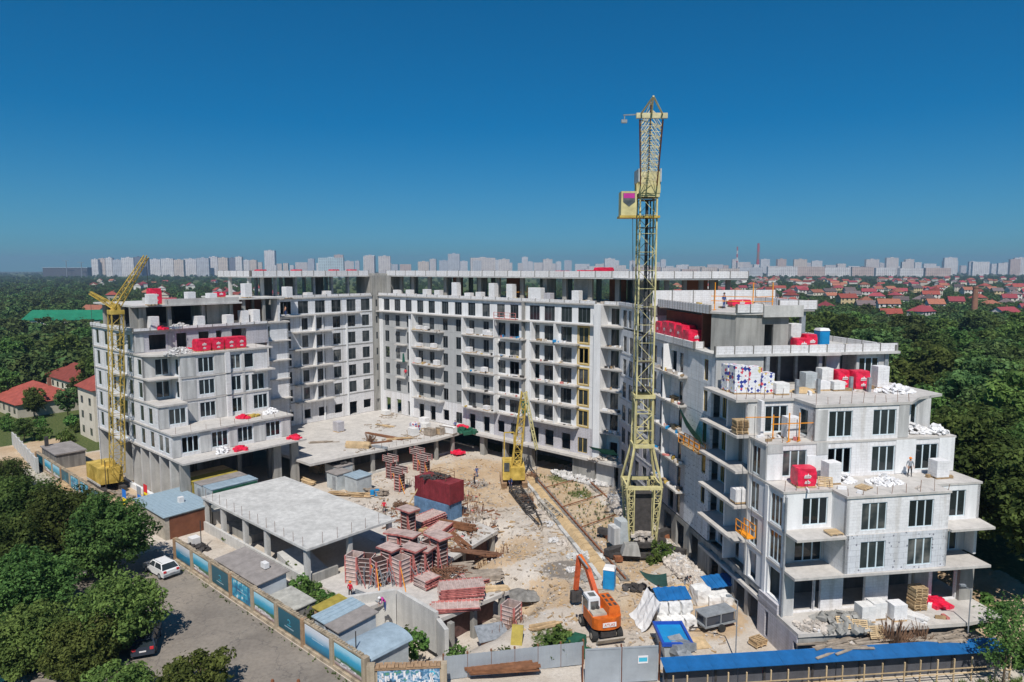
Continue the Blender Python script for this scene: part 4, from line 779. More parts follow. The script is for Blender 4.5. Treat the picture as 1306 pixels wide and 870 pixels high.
m=M(); m.hexa([(.1,-1.55,2.25),(1.25,-1.55,2.25),(1.25,1.4,2.25),(.1,1.4,2.25),(.25,-1.4,2.95),(1.2,-1.4,2.95),(1.2,1.3,2.95),(.25,1.3,2.95)]); hd=m.build('engine_hood','orange',EX); m=M()
for i in range(3): m.box(.38,.62,-1.1+i*.8,-.6+i*.8,2.951,2.965); m.box(.85,1.1,-1.1+i*.8,-.6+i*.8,2.951,2.965)
m.build('vent','steel_dark',hd)
M().box(-1.25,.05,-1.3,-.35,2.252,2.42).build('side_deck','tan_paint',EX); M().cyl((-.9,-.5,2.6),(-.9,-.35,2.6),.14,10).cyl((-.45,-.5,2.6),(-.45,-.35,2.6),.14,10).build('work_lamp','steel_dark',EX)
m=M(); m.hexa([(-1.3,-.3,1.4),(-.15,-.3,1.4),(-.15,1.5,1.4),(-1.3,1.5,1.4),(-1.25,-.2,3.35),(-.2,-.2,3.35),(-.2,1.2,3.35),(-1.25,1.2,3.35)]); cb=m.build('cab','car_white',EX); M().box(-1.1,-.35,-.31,-.22,2.3,3.1).build('rear_window','glass',cb); M().box(-1.32,-1.24,.0,1.1,2.2,3.1).build('side_window','glass',cb); M().box(-1.0,-.4,.2,.9,3.351,3.38).build('roof_hatch','glass',cb)
M().bar((-1.3,1.2,2.9),(-1.75,1.3,2.9),.05).box(-1.85,-1.7,1.2,1.35,2.5,3.1).build('mirror','steel_dark',EX)
def arm(nm,p,q,w0,h0,mt):
    return M().bar(p,q,w0,h0).build(nm,mt,EX)
arm('boom',(.25,.7,1.7),(.05,3.6,4.3),.42,.55,'orange_red'); arm('boom',(.05,3.5,4.25),(-.15,5.3,4.9),.36,.42,'orange'); arm('stick',(-.2,5.3,4.9),(-.55,5.2,1.6),.34,.42,'orange_red'); arm('ram',(.5,.9,2.0),(.3,2.9,3.6),.14,.14,'steel_gray'); arm('ram',(-.1,3.2,4.6),(-.35,5.0,5.0),.13,.13,'steel_gray')
m=M(); m.hexa([(-1.05,4.8,.5),(-.05,4.8,.5),(-.05,5.6,.5),(-1.05,5.6,.5),(-1.05,4.9,1.5),(-.05,4.9,1.5),(-.05,5.4,1.5),(-1.05,5.4,1.5)]); m.build('bucket','steel_dark',EX)
def lettering(txt,size,mat,parent,loc,rot,name='lettering',ext=.01):
    c=bpy.data.curves.new(name,'FONT'); c.body=txt; c.size=size; c.align_x='CENTER'; c.align_y='CENTER'; c.extrude=ext; c.materials.append(MAT[mat])
    o=bpy.data.objects.new(name,c); COL.objects.link(o); dg=bpy.context.evaluated_depsgraph_get(); me=bpy.data.meshes.new_from_object(o.evaluated_get(dg)); bpy.data.objects.remove(o); me.name=name
    if not me.materials: me.materials.append(MAT[mat])
    return link(name,me,parent,loc,0,rot)
M().box(-.62,.62,-2.08,-2.04,1.55,1.95).build('name_plate','print_white',bd); lettering('ATLAS',.34,'orange',bd,(0,-2.09,1.75),(R(90),0,0))
# ================================================================ small site things
def toilet(loc,rz,label,mt='toilet_blue'):
    t=thing('portable_toilet',label,'toilet',loc,rz,'portable toilets'); b=M(); b.box(-.55,.55,-.55,.55,.1,2.1); b.build('cabin',mt,t); m=M()
    for i in range(9): m.box(-.5,.5,-.58,-.551,.25+i*.2,.37+i*.2); m.box(-.58,-.551,-.5,.5,.25+i*.2,.37+i*.2); m.box(.551,.58,-.5,.5,.25+i*.2,.37+i*.2)
    kind(m.build('rib',mt,t),'stuff'); m=M(); m.hexa([(-.6,-.6,2.1),(.6,-.6,2.1),(.6,.6,2.1),(-.6,.6,2.1),(-.5,-.4,2.35),(.5,-.4,2.35),(.5,.4,2.35),(-.5,.4,2.35)]); m.build('roof','tarp_white',t); M().box(-.6,.6,-.6,.6,0,.1).build('skid','steel_gray',t); M().box(-.38,.38,-.6,-.582,.15,2.0).build('door',mt,t)
toilet((9.96,66.80,0),R(-18),'blue portable toilet with white roof standing beside the crane rail'); toilet(PR(12.7,15.2,23.87),R(10),'blue portable toilet on the roof terrace beside red packs')
def mountain(o,w,zc,y,mat='print_white',s=1.0):
    # printed peaks over a bar, flat on the wrap
    m=M(); 
    for dx,h in ((-.16,.2),(.05,.3),(.22,.16)): m.poly([((dx-.16)*s,y,zc),((dx+.16)*s,y,zc),(dx*s,y,zc+h*s)])
    m.poly([(-.3*s,y,zc-.13*s),(.3*s,y,zc-.13*s),(.3*s,y,zc-.05*s),(-.3*s,y,zc-.05*s)]); m.build('printed_peaks',mat,o)
def softbox(w,d,h,mt,seed,amp=.04,nx=5,ny=5,nz=5):
    """box with slightly slumped sides and a rounded top edge"""
    bm=bmesh.new(); bmesh.ops.create_cube(bm,size=1); bmesh.ops.subdivide_edges(bm,edges=bm.edges[:],cuts=3,use_grid_fill=True)
    rs=random.Random(seed)
    for v in bm.verts:
        x,y,z=v.co; r=1-.10*max(0,abs(z)-.25)/.25
        n=noise.noise_vector((x*3+seed,y*3,z*3))
        v.co=Vector((x*w*(r if abs(y)>.4 and abs(x)>.4 else 1)+n.x*amp,y*d*(r if abs(x)>.4 and abs(y)>.4 else 1)+n.y*amp,(z+.5)*h+(n.z*amp if z>-.4 else 0)))
    me=bpy.data.meshes.new('pack'); bm.to_mesh(me); bm.free(); me.materials.append(MAT[mt]); return me
PACKM=[softbox(1.0,1.0,1.35,'red_wrap',i,.03) for i in range(3)]; PACKS=[softbox(1.0,1.0,.85,'red_wrap',i+9,.03) for i in range(2)]
def redpack(loc,rz,label,sc=(1,1,1),group='red wrapped packs',logo=True,low=False):
    t=thing('wrapped_pack',label,'pack',loc,rz,group); me=random.choice(PACKS if low else PACKM); b=link('wrapping',me,t); b.scale=sc
    p=M(); 
    for i in range(3): p.box(-.5*sc[0],.5*sc[0],(-.5+.4*i)*sc[1],(-.3+.4*i)*sc[1],-.13,.0)
    p.build('pallet','wood',t)
    if logo: mountain(t,1,.75*sc[2]*(.62 if low else 1),-.5*sc[1]-.05); 
    if logo and not low: mountain(t,1,.3*sc[2],-.5*sc[1]-.05,s=.8)
    return t
def put(fn,frm,u,v,z,rz,*a,**k): return fn((*frm(u,v)[:2],z+.13),rz,*a,**k)
def heap(name,loc,rx,ry,h,n,size,mt,seed,label,cat,group=None,rz=0,k=None,flat=False):
    rs=random.Random(seed); m=M()
    for i in range(n):
        r=math.sqrt(rs.random()); a=rs.random()*6.283; x=r*math.cos(a)*rx; y=r*math.sin(a)*ry; z=(1-r)*h*rs.uniform(.5,1)+.03
        s=size*rs.uniform(.5,1.3); rot=Matrix.Rotation(rs.random()*6.28,3,'Z')@Matrix.Rotation(rs.uniform(-.7,.7)*(0.3 if flat else 1),3,'X')@Matrix.Rotation(rs.uniform(-.7,.7)*(0.3 if flat else 1),3,'Y')
        m.rbox((x,y,max(z,s*.15)),(s*1.5,s*.9,s*.6),rot)
    return tag(m.build(name,mt,None,loc,rz),label,cat,group)
BLKM={}
def blockpallet(loc,rz,label,h=1.3,w=1.2,d=1.0,mt='white_block',group='pallets of white blocks',skip=0):
    t=thing('block_pallet',label,'pallet',loc,rz,group); k=(h,w,d,mt)
    if k not in BLKM:
        m=M(); nz=max(1,round(h/.25)); 
        for z in range(nz):
            for i in range(2):
                for j in range(4): m.box(-w/2+i*w/2+.006,-w/2+(i+1)*w/2-.006,-d/2+j*d/4+.006,-d/2+(j+1)*d/4-.006,z*h/nz+.012,(z+1)*h/nz)
        BLKM[k]=m.mesh('block_stack',mt); p=M()
        for i in range(3): p.box(-w/2,w/2,-d/2+i*d*.4,-d/2+i*d*.4+.2*d,-.14,0)
        BLKM[k]=(BLKM[k],p.mesh('pallet','wood'))
    kind(link('blocks',BLKM[k][0],t),'stuff'); link('pallet',BLKM[k][1],t); return t
SLAT=M().box(-.6,.6,-.05,.05,0,.025).mesh('slat','wood_pale'); RUN=M().box(-.05,.05,-.5,.5,0,.09).mesh('runner','wood_pale')
def pallet(loc,rot,label,group='wooden pallets'):
    t=thing('wooden_pallet',label,'pallet',loc,0,group); t.rotation_euler=rot
    for i in range(7): link('slat',SLAT,t,(0,-.45+i*.15,.1))
    for x in (-.55,0,.55): link('runner',RUN,t,(x,0,.005))
    return t
def palletstack(loc,rz,n,label):
    t=thing('pallet_stack',label,'pallet stack',loc,rz,'stacks of pallets')
    for k in range(n):
        m=M(); z=k*.15
        for i in range(5): m.box(-.6,.6,-.5+i*.22,-.5+i*.22+.12,z+.1,z+.13)
        for x in (-.55,0,.55): m.box(x-.05,x+.05,-.5,.5,z,z+.1)
        m.build('pallet',random.choice(('wood','wood_pale')),t,(rnd(-.05,.05),rnd(-.05,.05),0),rnd(-.05,.05))
    return t
def planks(loc,rz,n,L,label,mt='wood',wd=.2,th=.06,rows=None,cat='timber stack',name='timber_stack',group=None,jit=.1,lay=None):
    t=thing(name,label,cat,loc,rz,group); rows=rows or n; 
    me=M().box(-L/2,L/2,-wd/2,wd/2,0,th).mesh('plank',mt)
    for i in range(n):
        r,c=i//rows,i%rows; o=link('plank',me,t,(rnd(-jit,jit)*3,(c-rows/2)*wd*1.12+rnd(-.03,.03),r*(th+.01)),rnd(-jit,jit)*.3)
    return t
# ---- red packs: terraces, roofs, courtyard
q=0
LBL=[('big red wrapped pack at the far end of the terrace parapet',29.8,1.0),('red wrapped pack second from the far end above the balconies',27.6,1.1),('red wrapped pack in the middle of the long terrace row',25.6,1.1),('tall red pack second from the near end of the terrace row',23.4,1.05),('low red pack at the near end of the terrace row by the concrete tower',21.2,1.0)]
for i,(lb,v,s) in enumerate(LBL):
    redpack(PR(.9,v,24.0),RR+R(-90 if i<4 else 0),lb,(2.0,1.7,1.45*s if i<4 else 1.25),'red packs on the terrace over the long facade')
for lb,u,v,sc,lo in (('red pack with a white sack on top on the roof terrace',9.4,13.9,(1.5,1.2,1.0),0),('taller red pack right beside the blue roof toilet',10.7,14.4,(1.2,1.2,1.25),0)): redpack(PR(u,v,24.0),RR,lb,sc,'red packs on the roof terrace')
for lb,u,v,sc in (('big red pack in front of the windows on the pallet terrace',13.6,10.2,(1.6,1.4,1.3)),('red pack behind the big one on the pallet terrace',12.3,11.2,(1.4,1.4,1.25))): redpack(PR(u,v,20.62),RR,lb,sc,'red packs on the pallet terrace')
redpack(PR(2.5,1.7,13.95),RR-.1,'single red pack on the lowest left terrace of the near block',(1.7,1.3,1.15),'red packs on the terraces')
redpack(PR(7.8,24,28.2),RR,'low red pack on the upper roof deck behind the railing',(2.4,1.2,.8),'red packs on the upper deck',low=True)
for i,(b,s) in enumerate(((-40.3,1.5),(-38.2,1.3),(-36.2,1.3),(-34.6,1.2))): redpack(PA(10.8,b,20.53),RA+R(90),('red pack nearest the rubble on the left wing terrace','second red pack from the rubble on the left wing terrace','third red pack from the rubble on the left wing terrace','red pack farthest from the rubble on the left wing terrace')[i],(s*1.35,1.7,1.25),'red packs on the left wing terrace')
redpack(PA(3.5,-43.8,27.3),RA+R(90),'upright red pack on the left wing roof edge',(1.6,1.5,1.7),'red packs on the left wing roof'); redpack(PA(2,-33.2,28.0),RA+R(90),'small red pack on the left wing roof by block stacks',(1.6,1.2,.9),'red packs on the left wing roof',low=True)
random.seed(31)
for lb,a,w_,h_ in (('red pack lying low on the long roof left of the crane mast',44,2.2,.5),('flat red pack on the long roof directly behind the crane mast',48.5,2.6,.55),('raised red pack on the long roof right of the crane mast',52,3.0,.8),('flat red pack near the right end of the long roof',55.5,3.2,.45)):
    redpack(PA(a,3.5,31.35),RA,lb,(w_,1.2,h_*2.0),'red packs on the long roof',logo=False,low=True)
for lb,b in (('flat red pack at the left end of the rear roof',-24),('second flat red pack on the rear roof from the left',-17),('flat red pack on the rear roof near the stair tower',-9),('small red pack on the rear roof beside the stair tower',-5)): redpack(PA(-1.6,b,31.35),RA+R(90),lb,(1.8,1.2,1.2),'red packs on the rear roof',logo=False,low=True)
for i,(x_,y_) in enumerate(((261,652),(273,655),(282,650))): redpack((*[(-40.95,88.18,0),(-39.90,88.18,0),(-39.59,89.68,0)][i][:2],.15),RA,('red pack just left of the first canopy column','red pack between the first two canopy columns','red pack beside the second canopy column')[i],(1.3,1.2,1.1),'red packs behind the canopy')
for nm,p_,lb in (('c',PA(20.5,-39.7,7.15),'crumpled red wrapping draped over the lowest terrace edge of the left wing'),('d',PA(15.5,-36.6,10.45),'crumpled red wrapping heaped on the middle terrace of the left wing'),('e',PA(19.0,-40.8,.3),'red wrapping heap in the shade under the left wing'),('f',PA(8.5,-41.5,20.45),'torn red wrapping over the rubble on the left wing terrace'),('g',PA(20.3,-31.2,7.15),'small red scrap at the right end of the lowest left terrace'),('h',PR(-3.0,5.4,.4),'red plastic sheet on the ground beside the trailer'),('i',PR(-2.4,-3.0,.2),'red scraps scattered on the ground behind the blue roof'),('j',PR(14.6,-.3,3.05),'red sheet by the right end of the front terrace'),('k',PA(26.6,-3.5,.4),'red sheeting under the edge of the podium deck'),('l',PA(6.8,-44.4,23.7),'red scrap on the top terrace of the left wing')):
    heap('plastic_heap',p_,.9,.8,.5,16,.55,'red_wrap',ord(nm),lb,'plastic sheet','crumpled red plastic',flat=True)
heap('plastic_heap',PA(15.6,-35.4,10.45),.8,.6,.45,10,.5,'crane_yellow',77,'yellow plastic bags beside the red wrapping on the left wing','plastic sheet',flat=True)
heap('tarp_heap',(-27.22,73.86,-0.2) if 0 else PA(26.6,-1.8,3.9),2.0,1.1,.9,26,.8,'tarp_green',78,'green tarpaulin heap at the corner of the podium deck','tarpaulin',rz=RA,flat=True); heap('plastic_heap',PA(26.2,-1.6,4.5),1.6,.5,.5,14,.6,'red_wrap',79,'red sheet over the green tarpaulin on the deck corner','plastic sheet','crumpled red plastic',rz=RA,flat=True)
# ---- rubble and block heaps
for i,(p_,rx,ry,h,n,s,mt,lb) in enumerate((
 (PA(10.2,-43.4,20.4),1.6,3.0,1.0,110,.34,'rubble_white','white rubble heap at the left end of the left wing terrace'),
 (PA(5.3,-41.2,23.6),1.2,2.6,.9,90,.3,'rubble_white','white rubble heap on the top floor of the left wing'),
 (PA(19.6,-42.0,7.1),.8,1.3,1.1,40,.38,'white_block','loose white blocks on the lowest terrace of the left wing'),
 (PA(14.8,-32.0,10.4),1.0,1.6,.9,50,.36,'white_block','loose white blocks at the right end of the middle left terrace'),
 (PR(15.8,5.2,17.15),2.2,1.0,.9,80,.34,'white_block','loose white blocks on the right corner of the middle terrace'),
 (PR(17.6,4.3,17.15),1.1,.8,1.1,40,.38,'white_block','piled white blocks at the outer corner of the middle terrace'),
 (PR(16.0,8.0,20.47),2.0,1.0,1.0,80,.36,'white_block','loose white blocks on the right of the pallet terrace'),
 (PR(6.7,2.3,13.8),1.1,.8,1.0,45,.36,'white_block','white block heap beside the red pack on the low terrace'),
 (PR(9.9,1.2,13.8),1.5,.9,.9,60,.36,'white_block','white block heap in front of the workers on the low terrace'),
 (PR(4.2,-1.9,3.0),2.4,1.4,1.3,60,.6,'concrete','grey rubble heap on the left of the front terrace'),
 (PR(1.5,-2.0,3.0),1.4,1.0,.5,40,.4,'rubble_mix','broken rubble at the left corner of the front terrace'))):
    heap('rubble_heap',p_,rx,ry,h,int(n*1.5),s*.78,mt,100+i,lb,'rubble','rubble and block heaps')
for i,(u,v,rx,ry,n,mt,lb) in enumerate(((-2.6,30,1.4,9,420,'rubble_mix','strip of mixed building rubble along the far half of the right wing'),(-2.2,16.5,1.3,6.5,420,'rubble_mix','strip of mixed building rubble along the near half of the right wing'))):
    o=heap('rubble',PR(u,v,.5),rx,ry,.5,n,.42,mt,140+i,lb,'rubble'); o.rotation_euler=(0,0,RR); o['kind']='stuff'
    o=heap('rubble',PR(u+.2,v+1,.55),rx*.9,ry,.5,n//2,.34,'rubble_white',150+i,lb.replace('mixed','pale'),'rubble'); o.rotation_euler=(0,0,RR); o['kind']='stuff'
o=heap('rubble',PA(51,-.5,.2),5.5,1.6,.5,260,.4,'rubble_white',160,'pale rubble strewn under the end of the rear wing','rubble',rz=RA); o['kind']='stuff'
for i,(p_,n,lb) in enumerate((((8.5,74.3,.0),90,'grey broken concrete at the edge of the sandy road'),(PA(71.5,-36.5,-1.5),120,'broken concrete and boards below the lower deck corner'),(PA(36,-31,.05),60,'off-cuts behind the concrete canopy'))): heap('rubble_heap',p_,2.4,1.3,.4,n,.4,'rubble_mix' if i else 'concrete_light',170+i,lb,'rubble','rubble and block heaps')
# ---- pallets of white blocks
BP=[(PR,u,v,z,lb,h,mt) for u,v,z,lb,h,mt in (
 (1.9,9.9,20.62,'printed white pack at the right of the tall row on the pallet terrace',2.5,'printed_bags'),(.6,10.1,20.62,'printed white pack in the middle of the tall row on the pallet terrace',2.6,'printed_bags'),(.5,11.5,20.62,'printed white pack behind the tall row on the pallet terrace',2.5,'printed_bags'),
 (3.1,9.7,20.62,'shorter printed pack at the right end of the printed row',1.9,'printed_bags'),(4.3,9.0,20.62,'low pack of white sacks beside the printed row',1.0,'white_sack'),(8.6,11.0,20.62,'wire crate of grey blocks on the pallet terrace',1.6,'cabin_gray'),(10.7,11.5,20.62,'stack of white sacks under the roof slab behind the posts',1.9,'white_sack'),
 (9.6,10.3,20.62,'low white pallet between the grey posts',.8,'white_block'),(11.0,10.0,20.62,'low white pallet left of the big red pack',.8,'white_sack'),(16.3,10.6,20.62,'white block pallet at the right end of the pallet terrace',2.1,'white_block'),
 (3.1,4.9,17.3,'white wrapped block pallet inside the orange guard frame',1.9,'white_block'),(5.3,2.0,13.95,'white block pallet beside the leaning wooden pallet',1.8,'white_block'),(15.9,1.9,13.95,'stack of white blocks at the right of the low terrace',1.5,'white_block'),
 (6.5,-1.7,3.14,'front terrace pallet of bagged white blocks at the left',1.3,'white_sack'),(7.8,-1.4,3.14,'front terrace pallet of bagged white blocks second from left',1.35,'white_sack'),(9.3,-1.9,3.14,'front terrace pallet of white blocks nearest the timber bundle',1.3,'white_block'),(10.6,17.2,23.99,'white sacks piled behind the red packs on the roof terrace',2.6,'white_sack'))]
for f_,u,v,z,lb,h,mt in BP: blockpallet(f_(u,v,z),RR+rnd(-.05,.05),lb,h,1.25 if 'printed' not in lb else 1.35,1.1 if 'printed' not in lb else 1.3,mt,'pallets on the near block')
AP=[(5.5,-45,27.34,'white block stack on the roof beside the upright red pack',1.5),(3.6,-38.6,27.34,'white block stack in the middle of the left wing roof',1.6),(2.8,-34.9,27.34,'white block stack behind the small red pack on the roof',1.3),(3.6,-29.4,27.9,'tall white block stack on the raised part of the roof',2.2),(1.5,-20.8,27.46,'white block stack at the left end of the rear terrace',1.9),
 (-1,-15.2,27.46,'low white block stack on the rear terrace',.7),(-1,-11.2,27.46,'white block stack on the rear terrace near the tower',.9),(5.2,-44.8,23.74,'white block stack at the open loft corner',1.8),(5.0,-38.0,23.74,'white block stack inside the open loft',1.5),(5.4,-33.6,23.74,'white block stack below the concrete stair core',1.5),(4.6,-30.6,23.74,'white block wall stack beside the stair core',2.0),(5.2,-29.0,23.74,'white block stack at the loft step',2.1)]
for a,b,z,lb,h in AP: blockpallet(PA(a,b,z),RA+rnd(-.05,.05),lb,h,1.5,1.2,'white_block','pallets on the left wing')
random.seed(41)
CPL=['white block pile by the first post on the long terrace','white sacks by the second post on the long terrace','low white blocks on the long terrace past the second post','white blocks in front of the brown wall on the long terrace','tall white column of blocks on the long terrace','scattered white blocks beyond the tall column','second tall white column on the long terrace','white block pile left of the orange guard rail','thin white column behind the orange guard rail','big bluish block stack on the long terrace','mauve block stack right of the bluish one','white block stack near the right end of the long terrace']
for i,(a,h) in enumerate(((4.6,.9),(8.5,1.0),(13.5,1.2),(16.8,1.1),(21.5,2.6),(24.8,.8),(30.8,2.6),(27.6,1.0),(34.9,2.5),(40.4,2.0),(43.0,1.2),(48.6,1.7))): blockpallet(PA(a,1.3,27.46),RA+rnd(-.1,.1),CPL[i],h,2.6 if i==9 else 1.3,1.1,'white_block' if i!=10 else 'block_wall_lavender','pallets on the long terrace')
for i,(a,k_) in enumerate(((13.5,5),(15.4,5),(13.6,4),(17.5,4),(27.0,5),(31.0,5),(32.0,5),(26.8,4),(30.5,3),(13.0,3),(18.3,3),(31.0,1))): blockpallet(PA(a,-.75,BZ[k_]+.2),RA+rnd(-.1,.1),'white blocks stacked on the %s balcony of the %s balcony column, %s'%(('first','lowest','second','third','fourth','fifth')[k_] if k_!=1 else 'lowest','left' if a<20 else 'middle',('at its left end','at its right end','near the middle')[i%3]),rnd(.5,.95),1.1,.8,'white_block','blocks on the balconies')
for i,(a,b,lb,mt) in enumerate(((9.8,-16.5,'pallet of lavender blocks alone on the podium deck','block_wall_lavender'),(20.6,-8.0,'stack of printed white sacks on the podium deck','printed_bags'),(22.2,-9.8,'wrapped white bags beside the printed sacks','white_sack'),(19.5,-4.8,'white sacks near the wall at the back of the deck','white_sack'),(16,-2,'low block stack against the rear wing on the deck','white_block'),(5,-2.4,'white sacks under the stair tower','white_sack'),(24.3,-33.8,'heap of white bags left behind the pale cabins','white_sack'))): blockpallet(PA(a,b,4.0 if b>-30 else .2),RA+rnd(-.2,.2),lb,(1.7,1.6,1.3,.9,.9,.8,1.2)[i],1.5,1.3,mt,'pallets on the podium deck')
for i,(v,k_,lb) in enumerate(((22.4,5,'wooden crate boards on the upper balcony beside the green net'),(22.0,4,'wooden crate boards on the balcony under the green net'))):
    planks(PR(-.3,v+1.0,RZ[k_]+.1),RR+R(90),18,1.3,lb,'wood',.18,.08,3)
palletstack(PR(-.6,7.2,17.25),RR,9,'stack of pale pallets on the balcony corner below the pallet terrace'); blockpallet(PR(-.4,7.3,10.75),RR,'white wrapped blocks on the balcony above the orange cradle',1.2,1.3,1.1,'white_block','pallets on the near block')
palletstack(PR(12.3,-.7,3.01),RR,14,'tall pallet stack on the right of the front terrace'); palletstack(PR(-1.6,.9,.15),RR+.3,4,'low pallet stack beside the lavender block wall')
for i,(u,v,z,rx,lb) in enumerate(((3.9,-2.6,3.5,.9,'broken pallet leaning on the rubble at the front terrace edge'),(5.1,-3.0,3.3,1.0,'second leaning pallet beside the broken one'),(6.3,-3.4,2.9,1.1,'pallet slipping off the front terrace edge'),(4.3,1.3,14.1,1.1,'pallet leaning between the red pack and the white blocks'),(3.7,-1.0,10.55,.08,'flat pallet on the left balcony slab under the white wall'),(7.2,.2,13.85,.06,'flat pallet at the front edge of the low terrace'))): pallet(PR(u,v,z),(rx,0,RR+rnd(-.5,.5)),lb)
planks(PR(10.5,-1.4,3.02),RR+R(-50),16,3.2,'bundle of pale panels lying on the front terrace','tarp_white',.22,.09,5,'panel bundle','panel_bundle'); planks(PR(3.4,-3.6,2.1),RR+.05,26,3.4,'heap of broken timber below the front terrace','wood_gray',.22,.08,7,jit=.9); planks(PR(12.2,-4.0,2.1),RR-.05,22,2.6,'heap of dark scrap boards below the right of the front terrace','wood_gray',.25,.08,6,jit=.9)
for i,(u,v,n,r_,hh,lb) in enumerate(((7.6,-3.7,190,1.9,2.8,'dry brown brush heap below the front terrace'),(10.2,-3.9,70,.9,2.2,'thin brown brush clump right of the bigger dry heap'))):
    m=M()
    for k in range(n): x=rnd(-r_,r_);y=rnd(-.5,.5); m.bar((x*.5,y*.5,0),(x+rnd(-.5,.5),y+rnd(-.5,.5),hh*rnd(.35,1)*(1-abs(x)/r_*.5)),.035)
    tag(m.build('brush_heap','brush_dry',None,PR(u,v,1.6)),lb,'brush heap','dry brush heaps')
# ---- timber, bars and boards on the podium deck
planks(PA(21.4,-20.6,3.88),RA+R(35),24,3.8,'pale timber bundle at the near edge of the podium deck','wood_pale',.22,.2,6); m=M()
for k in range(90): x=rnd(-.7,.7);y=rnd(-.6,.6); m.bar((x*.5,y*.5,0),(x+rnd(-.4,.4),y+rnd(-.4,.4),rnd(.5,1.6)),.04)
tag(m.build('brush_heap','brush_dry',None,PA(20.5,-17.6,3.88)),'brown wire brush clump behind the timber on the deck','brush heap','dry brush heaps')
for i,(a,b,L,n,rz,lb) in enumerate(((19.6,-13.2,6.8,14,RA+R(8),'long rusty steel bars lying across the podium deck'),(17.0,-13.6,5.2,9,RA+R(6),'shorter rusty bars behind the long ones on the deck'),(21.6,-16.4,3.6,9,RA+R(70),'brown boards laid near the deck edge'))): planks(PA(a,b,3.88),rz,n,L,lb,'wood_brown',.14,.07,n//2,'steel bars','bar_bundle')
for i,(a,b,lb,mt) in enumerate(((24.0,-7.6,'worn grey timber crate on the deck edge','wood_gray'),(25.2,-4.4,'white bordered crate on the podium deck edge','tarp_white'),(24.9,-6.0,'brown crate between the two deck edge crates','wood'))): 
    t=thing('timber_crate',lb,'crate',PA(a,b,3.88),RA+R(8),'crates on the deck edge'); L=(1.8,3.0,1.0)[i]
    M().box(-L/2,L/2,-.6,.6,0,.15).build('base','wood_gray',t)
    for k in range(int(L/.3)): M().box(-L/2+k*.3,-L/2+k*.3+.22,-.62,-.58,.15,1.35).build('board',mt,t)
    M().box(-L/2,L/2,-.57,.6,.15,1.2).build('load','white_block' if i==1 else 'wood_gray',t); M().box(-L/2-.04,L/2+.04,-.66,-.62,1.2,1.34).build('top_rail','wood_gray',t)
# ---- booths, cabins, sheds, containers
def hut(name,label,cat,p,w_,d_,h,rz,wall,roof,slope=.25,over=.2,door=None,win=False,group=None):
    t=thing(name,label,cat,p,rz,group); m=M(); m.hexa([(-w_/2,-d_/2,0),(w_/2,-d_/2,0),(w_/2,d_/2,0),(-w_/2,d_/2,0),(-w_/2,-d_/2,h-slope),(w_/2,-d_/2,h-slope),(w_/2,d_/2,h),(-w_/2,d_/2,h)]); m.build('walls',wall,t)
    m=M(); a,b=w_/2+over,d_/2+over; e=slope*over/d_; m.hexa([(-a,-b,h-slope-e+.01),(a,-b,h-slope-e+.01),(a,b,h+e+.01),(-a,b,h+e+.01),(-a,-b,h-slope-e+.1),(a,-b,h-slope-e+.1),(a,b,h+e+.1),(-a,b,h+e+.1)]); rf=m.build('roof',roof,t)
    n=int(2*a/.55); mm=M().bar((0,-b,h-slope-e+.12),(0,b,h+e+.12),.05,.05).mesh('seam',roof)
    if roof in ('roof_metal','steel_blue'):
        for i in range(n): link('seam',mm,rf,(-a+.3+i*.55,0,0))
    if door: M().box(door-.4,door+.4,-d_/2-.04,-d_/2-.005,.05,min(2.0,h-slope-.1)).build('door','steel_gray',t)
    if win: M().box(-w_/2-.04,-w_/2-.005,-.5,.5,1.0,1.7).build('window','glass',t)
    return t
hut('site_booth','small grey steel booth with brown roof nearest the canopy','booth',PA(26.2,-27.6,0),2.7,2.4,2.4,RA,'cabin_gray','roof_felt',.05,.12,.5,group='grey site booths')
hut('site_booth','grey steel booth with blue metal roof beside the upright formwork','booth',PA(29.6,-26.6,0),3.0,2.6,2.4,RA,'cabin_gray','roof_metal',.1,.12,group='grey site booths'); hut('site_booth','grey steel booth with junk piled on its roof at the deck edge','booth',PA(23.2,-25.6,0),3.6,2.6,2.6,RA,'cabin_gray','roof_felt',.05,.12,group='grey site booths')
heap('scrap_heap',PA(23.2,-25.6,2.75),1.5,1.0,.8,50,.35,'steel_dark',201,'dark scrap piled on the roof of a grey booth','scrap')
for i,(a,b,w_,mt,rf,lb) in enumerate(((17.6,-43.7,2.2,'tan_paint','sand_heap','beige cabin at the left end of the cabin row under the left wing'),(19.95,-43.7,2.25,'olive_yellow','olive_yellow','olive yellow cabin second in the row under the left wing'),(22.3,-43.6,2.3,'cabin_gray','roof_felt','grey cabin with patched roof in the row under the left wing'),(24.95,-43.5,2.5,'cabin_gray','roof_metal','grey cabin with blue metal roof nearest the canopy'))): hut('site_cabin',lb,'cabin',PA(a,b,1.72),w_,6.2,2.5,RA,mt,rf,.03,.06,.3,group='site cabins under the left wing')
cpl=M(); cpl.prism([(15.8,-47.1),(27.3,-47.1),(27.3,-39.2),(15.8,-39.2)],-.2,1.7); kind(cpl.build('cabin_platform','concrete_light',None,PA(0,0),RA),'structure')
M().box(-.05,.05,-3.0,3.0,1.9,2.35).build('green_fascia','tarp_green',[o for o in bpy.data.objects if o.name.startswith('site_cabin')][-1],(1.3,0,0))
BSD=hut('office_shed','low building with blue ribbed metal roof and brown end wall behind the posters','shed',PA(23.2,-50.4,0),9.6,5.6,3.0,RA+R(0),'tan_paint','steel_blue',.12,.25); M().box(4.82,4.86,-2.3,2.3,.0,2.7).build('end_wall','brown_board',BSD); M().box(-.3,.3,-.3,.3,3.05,3.75).build('roof_vent','tarp_white',BSD,(1.2,.6,0))
